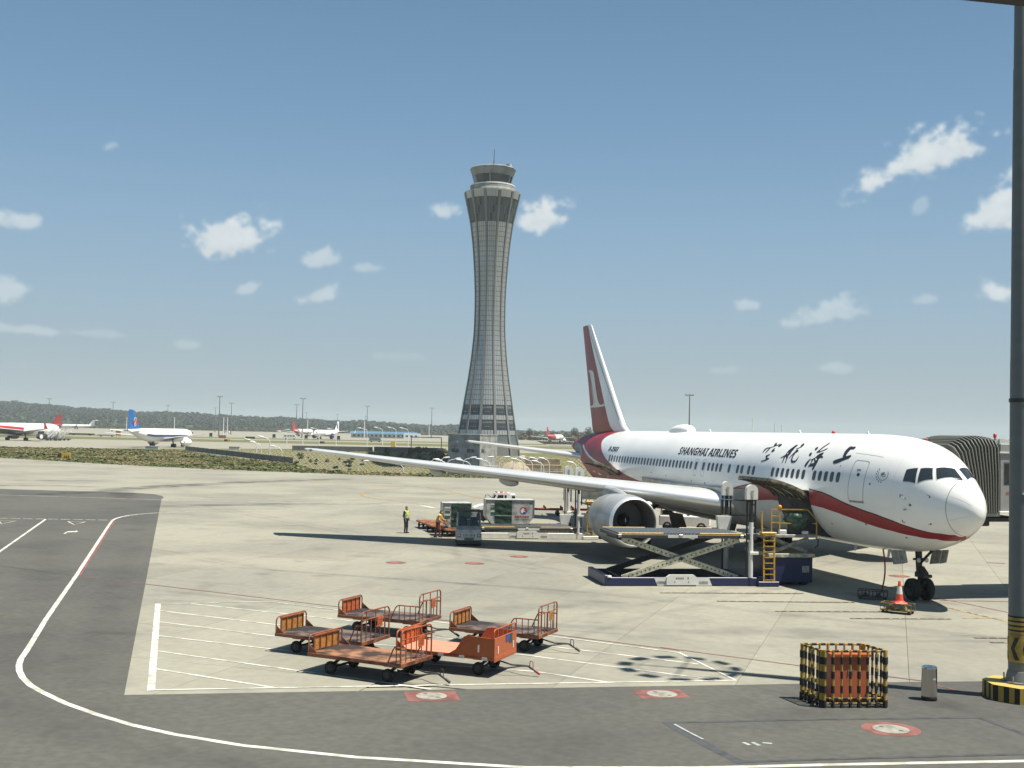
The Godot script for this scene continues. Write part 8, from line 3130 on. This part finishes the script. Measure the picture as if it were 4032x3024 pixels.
# --- parked and taxiing jets in the distance ------------------------------------------------------------------------------------------
func jet(label: String, at: Vector3, turn: float, l: float, dia: float, tail: Material, body: Material, engine_m: Material, opts := {}) -> Node3D:
	# own axes: x forward, the main gear stands at the origin
	var c := thing("distant_jet", label, "airplane", at, turn, "jets on the far apron and taxiway")
	var r := dia * 0.5
	var cy := r + 1.65
	var nose := l * 0.46
	var s := Shape.new()
	var rows := []
	for i in 33:
		var u := i / 32.0
		var x := nose - l * u
		var k := 1.0
		var up := 0.0
		if u < 0.13:
			k = sqrt(1.0 - pow(1.0 - u / 0.13, 2.0) * 0.999)
			up = -r * 0.22 * (1.0 - k)
		elif u > 0.68:
			var t := (u - 0.68) / 0.32
			k = maxf(0.1, 1.0 - pow(t, 1.5) * 0.92)
			up = r * 0.72 * pow(t, 1.4)
		var line := []
		for j in 20:
			var a := TAU * j / 20
			line.append(Vector3(x, cy + up + cos(a) * r * k, sin(a) * r * k))
		rows.append(line)
	s.grid(rows, null, true)
	part("fuselage", s, body, c)
	if opts.has("belly"):
		for side: float in [-1.0, 1.0]:
			s = Shape.new()
			var band := []
			for i in range(5, 26):
				var line := []
				for j in 5:
					var a := deg_to_rad(lerpf(opts.belly[0], opts.belly[1], j / 4.0)) * side
					var mid: Vector3 = (rows[i][0] + rows[i][10]) * 0.5
					var rr: float = (rows[i][0].y - rows[i][10].y) * 0.5 + 0.03
					line.append(mid + Vector3(0, cos(a) * rr, sin(a) * rr))
				band.append(line)
			s.grid(band, Vector3(0, -0.2, side))
			part("side_stripe", s, opts.belly[2], c)
	if opts.has("rear"):
		s = Shape.new()
		var band := []
		for i in range(opts.rear[0], 33):
			var line := []
			for j in 20:
				var mid: Vector3 = (rows[i][0] + rows[i][10]) * 0.5
				line.append(mid + (rows[i][j] - mid) * 1.015)
			band.append(line)
		s.grid(band, null, true)
		part("rear_paint", s, opts.rear[1], c)
	if opts.has("swoosh"):
		for w: Array in opts.swoosh:
			for side: float in [-1.0, 1.0]:
				s = Shape.new()
				var band := []
				for i in range(14, 31):
					var t := (i - 14) / 16.0
					var line := []
					for j in 5:
						var a := deg_to_rad(lerpf(w[0], w[1], j / 4.0) - t * w[2]) * side
						var mid: Vector3 = (rows[i][0] + rows[i][10]) * 0.5
						var rr: float = (rows[i][0].y - rows[i][10].y) * 0.5 + 0.04
						line.append(mid + Vector3(0, cos(a) * rr, sin(a) * rr))
					band.append(line)
				s.grid(band, Vector3(0, -0.2, side))
				part("swoosh", s, w[3], c)
	var tt: bool = opts.get("t_tail", false)
	var fh := l * (0.13 if tt else 0.155)
	var ft := cy + r * 0.9
	s = Shape.new()
	loft([[Vector3(nose - l * 0.82, ft, 0), l * 0.165, 0.1, 0], [Vector3(nose - l * 0.925, ft + fh, 0), l * 0.065, 0.1, 0]], s, 0.0, 1.0, 8, true)
	var fin := part("fin", s, tail, c)
	if opts.has("emblem"):
		for side: float in [-1.0, 1.0]:
			for e: Array in opts.emblem:
				s = Shape.new()
				s.lathe([[e[2], 0.0], [e[2], 0.05], [0.0, 0.05]], Vector3(nose - l * (0.905 + e[0]), ft + fh * e[1], side * 0.3), Vector3(0, 0, side), 12)
				part("fin_emblem", s, e[3], fin)
	for side: float in [-1.0, 1.0]:
		s = Shape.new()
		var ty := ft + fh * 0.98 if tt else cy + r * 0.5
		var tx := nose - l * (0.93 if tt else 0.87)
		loft([[Vector3(tx, ty, 0.2 * side), l * 0.1, 0.1, 0], [Vector3(tx - l * 0.08, ty + 0.5, side * l * 0.165), l * 0.045, 0.1, 0]], s, 0.0, 1.0, 8)
		part("tailplane", s, body, c)
		s = Shape.new()
		loft([[Vector3(l * 0.14, cy - r * 0.55, side * r * 0.6), l * 0.2, 0.12, 0.2], [Vector3(l * 0.02, cy - r * 0.2, side * l * 0.17), l * 0.11, 0.11, 0.1], [Vector3(-l * 0.12, cy + r * 0.25, side * l * 0.455), l * 0.045, 0.1, 0.05]], s, 0.0, 1.0, 10)
		var wing := part("wing", s, mats.wing, c)
		if opts.get("winglet", true):
			s = Shape.new()
			loft([[Vector3(-l * 0.12, cy + r * 0.25, side * l * 0.455), l * 0.04, 0.1, 0], [Vector3(-l * 0.155, cy + r * 0.25 + l * 0.045, side * l * 0.462), l * 0.015, 0.1, 0]], s, 0.0, 1.0, 6, true)
			part("winglet", s, tail, wing)
		s = Shape.new()
		var ex := nose - l * 0.7 if tt else l * 0.15
		var ez := side * (r + 0.9) if tt else side * l * 0.155
		var ey := cy + 0.5 if tt else 1.55
		var er := 0.75 if tt else 1.1
		s.lathe([[er * 0.82, 0.9], [er * 0.84, 0.3], [er * 0.95, 0.0], [er, 0.25], [er * 1.06, 1.2], [er, 2.6], [er * 0.75, 3.6], [er * 0.5, 3.6], [0.0, 4.4]], Vector3(ex, ey, ez), Vector3(-1, 0, 0), 20)
		s.box(Vector3(ex - 2.2, ey + er + 0.35, ez) if not tt else Vector3(ex - 1.8, ey, ez - side * 0.8), Vector3(2.6, 1.0, 0.3) if not tt else Vector3(2.0, 0.3, 1.2))
		part("engine", s, engine_m, c)
		s = Shape.new()
		s.lathe([[er * 0.82, 0.9], [0.0, 0.9]], Vector3(ex, ey, ez), Vector3(-1, 0, 0), 16)
		part("fan", s, mats.jet_black, c)
		s = Shape.new()
		s.rod(Vector3(0, 0.5, side * 3.7 * l / 37.0), Vector3(0, cy - r * 0.4, side * 3.2 * l / 37.0), 0.2, 0.2, 8)
		for k: float in [-0.45, 0.45]:
			s.rod(Vector3(0, 0.56, side * 3.7 * l / 37.0 + k - 0.2), Vector3(0, 0.56, side * 3.7 * l / 37.0 + k + 0.2), 0.56, 0.56, 14)
		part("main_gear", s, mats.jet_black, c)
	s = Shape.new()
	s.rod(Vector3(nose - l * 0.14, 0.4, 0), Vector3(nose - l * 0.14, cy - r * 0.7, 0), 0.14, 0.14, 8)
	for k: float in [-0.25, 0.25]:
		s.rod(Vector3(nose - l * 0.14, 0.4, k - 0.12), Vector3(nose - l * 0.14, 0.4, k + 0.12), 0.4, 0.4, 12)
	part("nose_gear", s, mats.jet_black, c)
	s = Shape.new()
	for side: float in [-1.0, 1.0]:
		s.box(Vector3(nose - l * 0.035, cy + r * 0.38, side * r * 0.45), Vector3(0.9, 0.5, 0.8), Basis(Vector3.UP, side * 0.6))
	part("cockpit_windows", s, mats.jet_black, c)
	return c

func build_jets() -> void:
	var w: Material = mats.jet_white
	var south := jet("white jet with blue tail and red flower emblem rolling on the near taxiway", Vector3(-105.6, 0, -353.0), deg_to_rad(76), 36.0, 3.95, mats.blue_tail, w, w, {"belly": [86.0, 104.0, mats.navy], "winglet": false, "emblem": [[0.0, 0.46, 0.78, mats.logo_white], [0.0, 0.46, 0.62, mats.jet_red], [0.022, 0.36, 0.5, mats.jet_red], [-0.022, 0.36, 0.5, mats.jet_red], [0.0, 0.22, 0.5, mats.logo_white], [0.0, 0.22, 0.36, mats.jet_red]]})
	var sich := jet("white jet with red and black diagonal stripes behind the parked stairs", Vector3(-179.0, 0, -421.0), deg_to_rad(66), 45.0, 4.6, mats.jet_red, w, mats.jet_black, {"swoosh": [[70.0, 92.0, 40.0, mats.jet_red], [100.0, 150.0, 40.0, mats.jet_black]]})
	var s := Shape.new()
	s.lathe([[0.8, 0.0], [0.8, 0.04], [0.0, 0.04]], Vector3(3.6, 1.55, 45.0 * 0.155 + 1.2), Vector3(0, 0, 1), 16)
	part("engine_emblem", s, mats.logo_white, sich)
	jet("red-tailed white jet half hidden behind the striped one", far(116.0, 850.0), deg_to_rad(180), 44.0, 4.2, mats.jet_red, w, w, {"rear": [19, mats.jet_red], "winglet": false})
	jet("small white jet with high tailplane near the wooded hills", far(300.0, 1250.0), deg_to_rad(183), 36.0, 3.4, w, w, w, {"t_tail": true})
	jet("white jet with red tail pointing away on the far apron", far(1194.0, 900.0), deg_to_rad(76), 38.0, 4.0, mats.jet_red, w, w, {"rear": [24, mats.jet_red], "belly": [92.0, 110.0, mats.jet_red]})
	jet("white jet with dark blue oval on its tail, nose towards the apron", far(1283.0, 715.0), deg_to_rad(-105), 37.0, 3.95, w, w, mats.navy, {"emblem": [[0.0, 0.3, 0.75, mats.navy], [-0.004, 0.52, 0.72, mats.navy], [-0.012, 0.72, 0.5, mats.navy]]})
	jet("white jet with slim red tail beyond the control tower", far(2186.0, 840.0), deg_to_rad(69), 36.0, 3.9, mats.jet_red, w, w, {"rear": [18, mats.jet_red]})
	jet("white jet hidden behind the airliner except the tip of its fin", far(3182.0, 330.0), deg_to_rad(215), 36.0, 3.8, w, w, w, {"winglet": false}) if false else null

# --- hills and growth ------------------------------------------------------------------------------------------------------------------------
func leaf_clump(seed_: int, n: int, size: float, base: Color) -> ArrayMesh:
	var rng := RandomNumberGenerator.new()
	rng.seed = seed_
	var s := Shape.new()
	s.with_color = true
	for i in n:
		var d := Vector3(rng.randfn(), absf(rng.randfn()) * 0.9, rng.randfn()).normalized()
		var p := d * pow(rng.randf(), 0.45) * Vector3(0.55, 0.8, 0.55) + Vector3(0, 0.12, 0)
		var o := (d + Vector3(rng.randf_range(-0.6, 0.6), rng.randf_range(0, 0.8), rng.randf_range(-0.6, 0.6))).normalized()
		var x := o.cross(Vector3(rng.randfn(), rng.randfn(), rng.randfn())).normalized() * size * rng.randf_range(0.6, 1.3)
		var y := o.cross(x).normalized() * size * rng.randf_range(0.6, 1.3)
		var k := rng.randf_range(0.65, 1.35)
		s.tint = Color(base.r * k * rng.randf_range(0.85, 1.15), base.g * k, base.b * k)
		s.tri(p - x, p + x * 0.4 + y, p + x * 0.6 - y, o)
		s.tri(p - x * 0.5 + y * 0.6, p + x, p - y, o)
	return s.mesh(mats.leafy)

func scatter(called: String, label: String, category: String, mesh: Mesh, xf: Array) -> void:
	var mm := MultiMesh.new()
	mm.transform_format = MultiMesh.TRANSFORM_3D
	mm.mesh = mesh
	mm.instance_count = xf.size()
	for i in xf.size():
		mm.set_instance_transform(i, xf[i])
	var o := MultiMeshInstance3D.new()
	o.multimesh = mm
	o.name = numbered(called)
	add_child(o)
	tag(o, label, category, "", "stuff")

func build_growth() -> void:
	var rng := RandomNumberGenerator.new()
	rng.seed = 2024
	# wooded hills: skyline heights read off the photograph
	var sky_line := [-600, 1556, 0, 1579, 54, 1579, 126, 1588, 180, 1592, 253, 1597, 290, 1606, 325, 1603, 360, 1605, 434, 1608, 506, 1619, 580, 1621, 615, 1617, 690, 1621, 740, 1621, 790, 1625, 845, 1630, 917, 1634, 990, 1639, 1062, 1643, 1098, 1639, 1170, 1645, 1280, 1652, 1350, 1655, 1423, 1653, 1500, 1657, 1580, 1663, 1670, 1670, 1795, 1671, 2028, 1692, 2123, 1695, 2260, 1699, 2330, 1702, 2700, 1708, 3400, 1722, 4032, 1732, 4700, 1745]
	var f := FastNoiseLite.new()
	f.seed = 17
	f.frequency = 0.004
	f.fractal_octaves = 4
	var rows := []
	for k in 9:
		rows.append([])
	var xf := []
	for i in 161:
		var px := -600.0 + 5300.0 * i / 160.0
		var py := edge_at(sky_line, px)
		var dist := 2500.0
		var top := maxf((horizon(px) - py) * dist / LENS + EYE - 7.0, 3.0)
		for k in 9:
			var u := k / 6.0
			var p := far(px, lerpf(1750.0, dist, u))
			var h := top * (pow(sin(PI * 0.5 * clampf(u, 0, 1)), 0.8) if u <= 1.0 else 1.0 - (u - 1.0) * 2.0)
			h += f.get_noise_2d(p.x, p.z) * 5.0 * sin(PI * clampf(u, 0, 1))
			p.y = h if k > 0 else -1.0
			rows[k].append(p)
	var s := Shape.new()
	s.grid(rows, Vector3(0, 1, 0.4))
	structure("hills", s, mats.far_wood)
	for n in 13000:
		var i := rng.randf_range(0, 158.9)
		var k := rng.randf_range(0.2, 6.6)
		var a: Vector3 = (rows[int(k)][int(i)] as Vector3).lerp(rows[int(k)][int(i) + 1], fmod(i, 1.0))
		var b: Vector3 = (rows[int(k) + 1][int(i)] as Vector3).lerp(rows[int(k) + 1][int(i) + 1], fmod(i, 1.0))
		var p := a.lerp(b, fmod(k, 1.0))
		var w := rng.randf_range(5, 10)
		xf.append(Transform3D(Basis(Vector3.UP, rng.randf() * TAU).scaled(Vector3(w, w * rng.randf_range(0.7, 1.25), w)), p + Vector3(0, -w * 0.25, 0)))
	scatter("hill_wood", "dark green wood covering the distant hills", "wood", leaf_clump(1, 34, 0.3, Color(0.036, 0.052, 0.036)), xf)
	# scrub along the far edge of the field
	xf = []
	var dry := []
	for n in 3800:
		var px := rng.randf_range(-300, 4500)
		var d := rng.randf_range(960, 1500) if px > 1850 else rng.randf_range(1580, 1750)
		var p := far(px, d)
		var w := rng.randf_range(2.5, 6.5) * (1.2 if px > 1850 else 0.8)
		var t := Transform3D(Basis(Vector3.UP, rng.randf() * TAU).scaled(Vector3(w, w * rng.randf_range(0.6, 1.2), w)), p)
		if rng.randf() < 0.5:
			xf.append(t)
		else:
			dry.append(t)
	scatter("far_scrub", "green scrub along the far edge of the airfield", "scrub", leaf_clump(2, 30, 0.26, Color(0.05, 0.06, 0.03)), xf)
	scatter("far_dry_scrub", "brownish dry scrub along the far edge of the airfield", "scrub", leaf_clump(3, 30, 0.26, Color(0.12, 0.09, 0.05)), dry)
	# taller single trees that stand out of the scrub right of the tower
	for q: Array in [[2085.0, 1010.0, 11.0], [2262.0, 980.0, 12.0], [2318.0, 960.0, 13.0], [1452.0, 1650.0, 16.0], [1330.0, 1650.0, 15.0]]:
		var c := thing("tree", "dark tree standing out of the far scrub", "tree", far(q[0], q[1]), 0.0, "single trees in the far scrub")
		s = Shape.new()
		s.rod(Vector3.ZERO, Vector3(0.2, q[2] * 0.55, 0), 0.3, 0.12, 7)
		s.rod(Vector3(0.1, q[2] * 0.35, 0), Vector3(1.4, q[2] * 0.6, 0.6), 0.12, 0.05, 6)
		part("trunk", s, mats.bark, c)
		s = Shape.new()
		s.with_color = true
		for n in 260:
			var d := Vector3(rng.randfn(), rng.randfn(), rng.randfn()).normalized()
			var p := Vector3(0, q[2] * 0.66, 0) + d * pow(rng.randf(), 0.4) * Vector3(q[2] * 0.3, q[2] * 0.34, q[2] * 0.3)
			var o := (d + Vector3(0, 0.5, 0)).normalized()
			var x := o.cross(Vector3(rng.randfn(), rng.randfn(), rng.randfn())).normalized() * 0.7
			var y := o.cross(x).normalized() * 0.6
			var k := rng.randf_range(0.6, 1.4)
			s.tint = Color(0.045 * k, 0.058 * k, 0.03 * k)
			s.tri(p - x, p + y, p + x * 0.8 - y, o)
		part("crown", s, mats.leafy, c)
	# shrubs on the bank left of the tower block
	xf = []
	for n in 110:
		var x := rng.randf_range(-42, -14)
		var z := rng.randf_range(-356, -337)
		var y := 0.0 if z < -345 else (z + 345.0) * -0.5
		var w := rng.randf_range(0.6, 1.7) * (1.5 if x > -30 and x < -22 else 1.0)
		xf.append(Transform3D(Basis(Vector3.UP, rng.randf() * TAU).scaled(Vector3(w, w * 0.9, w)), Vector3(x, y, z)))
	for n in 14:
		xf.append(Transform3D(Basis(Vector3.UP, rng.randf() * TAU).scaled(Vector3.ONE * rng.randf_range(0.6, 1.6)), Vector3(rng.randf_range(-62, -40), rng.randf_range(-4, -0.4), rng.randf_range(-338, -333))))
	scatter("bank_shrubs", "green shrubs on the bank beside the tower block", "shrubs", leaf_clump(5, 60, 0.2, Color(0.075, 0.1, 0.04)), xf)
	# rough grass between apron and cutting
	xf = []
	var dry_g := []
	var near := pairs([-400, -445, -160, -270, -104.2, -224.4, -69.6, -196.7, -48.4, -183, -31.1, -175.8, -15.8, -170.6, -0.6, -169.2, 14.7, -171.8, 46.6, -178.4, 46, -187, 17.3, -180.6, -0.3, -177.2, -15.8, -179.6, -31.1, -186.6, -40.4, -215, -59.1, -246, -88, -311, -200, -301, -420, -298])
	var n_g := 0
	while n_g < 15000:
		var p := Vector2(rng.randf_range(-160, 46), rng.randf_range(-312, -168))
		if not Geometry2D.is_point_in_polygon(p, near):
			continue
		n_g += 1
		var w := rng.randf_range(0.35, 0.95)
		var t := Transform3D(Basis(Vector3.UP, rng.randf() * TAU).scaled(Vector3(w, w * rng.randf_range(0.25, 0.55), w)), Vector3(p.x, -0.06, p.y))
		if f.get_noise_2d(p.x * 12.0, p.y * 12.0) + rng.randf_range(-0.3, 0.3) > 0.02:
			xf.append(t)
		else:
			dry_g.append(t)
	scatter("rough_grass", "green rough grass between the apron and the cutting", "grass", leaf_clump(7, 22, 0.3, Color(0.12, 0.15, 0.055)), xf)
	scatter("dry_grass", "yellowed rough grass between the apron and the cutting", "grass", leaf_clump(8, 22, 0.3, Color(0.22, 0.2, 0.1)), dry_g)

func _ready() -> void:
	# camera
	var cam := Camera3D.new()
	cam.name = "camera"
	cam.position = Vector3(0, EYE, 0)
	cam.rotation_degrees = Vector3(PITCH, 0, ROLL)
	cam.fov = rad_to_deg(2.0 * atan(1512.0 / LENS))
	cam.near = 0.1
	cam.far = 12000.0
	add_child(cam)
	cam.make_current()
	# sky and exposure
	var env := Environment.new()
	env.background_mode = Environment.BG_SKY
	env.sky = make_sky()
	env.tonemap_mode = Environment.TONE_MAPPER_LINEAR
	env.tonemap_exposure = 1.76
	env.sdfgi_enabled = true
	env.ssao_enabled = true
	env.ssil_enabled = true
	env.fog_enabled = true
	env.fog_density = 0.00014
	env.fog_light_color = Color8(176, 188, 192)
	var we := WorldEnvironment.new()
	we.name = "world_environment"
	we.environment = env
	add_child(we)
	# sun, from the mast's and the wing's shadows
	var sun := DirectionalLight3D.new()
	sun.name = "sun"
	sun.light_color = Color(1.0, 0.965, 0.9)
	sun.light_energy = 1.6
	sun.light_angular_distance = 0.5
	sun.shadow_enabled = true
	add_child(sun)
	var az := deg_to_rad(109.7)
	var el := deg_to_rad(69.5)
	sun.look_at_from_position(Vector3(cos(el) * sin(az), sin(el), -cos(el) * cos(az)) * 100.0, Vector3.ZERO, Vector3.UP)
	# the place
	make_materials()
	build_ground()
	build_tower()
	build_airliner()
	build_bridge()
	build_mast()
	cargo_loader("blue and white scissor cargo loader raised at the open forward cargo door", Vector3(4.45, 0, -52.45), deg_to_rad(9.0), 2.35, true)
	cargo_loader("white scissor cargo loader lowered behind the engine with a container on it", Vector3(-2.2, 0, -74.0), deg_to_rad(9.0), 0.74, false)
	build_vehicles()
	build_carts()
	build_people()
	build_barrier()
	build_far_things()
	build_jets()
	build_growth()
	build_terminal_edge()
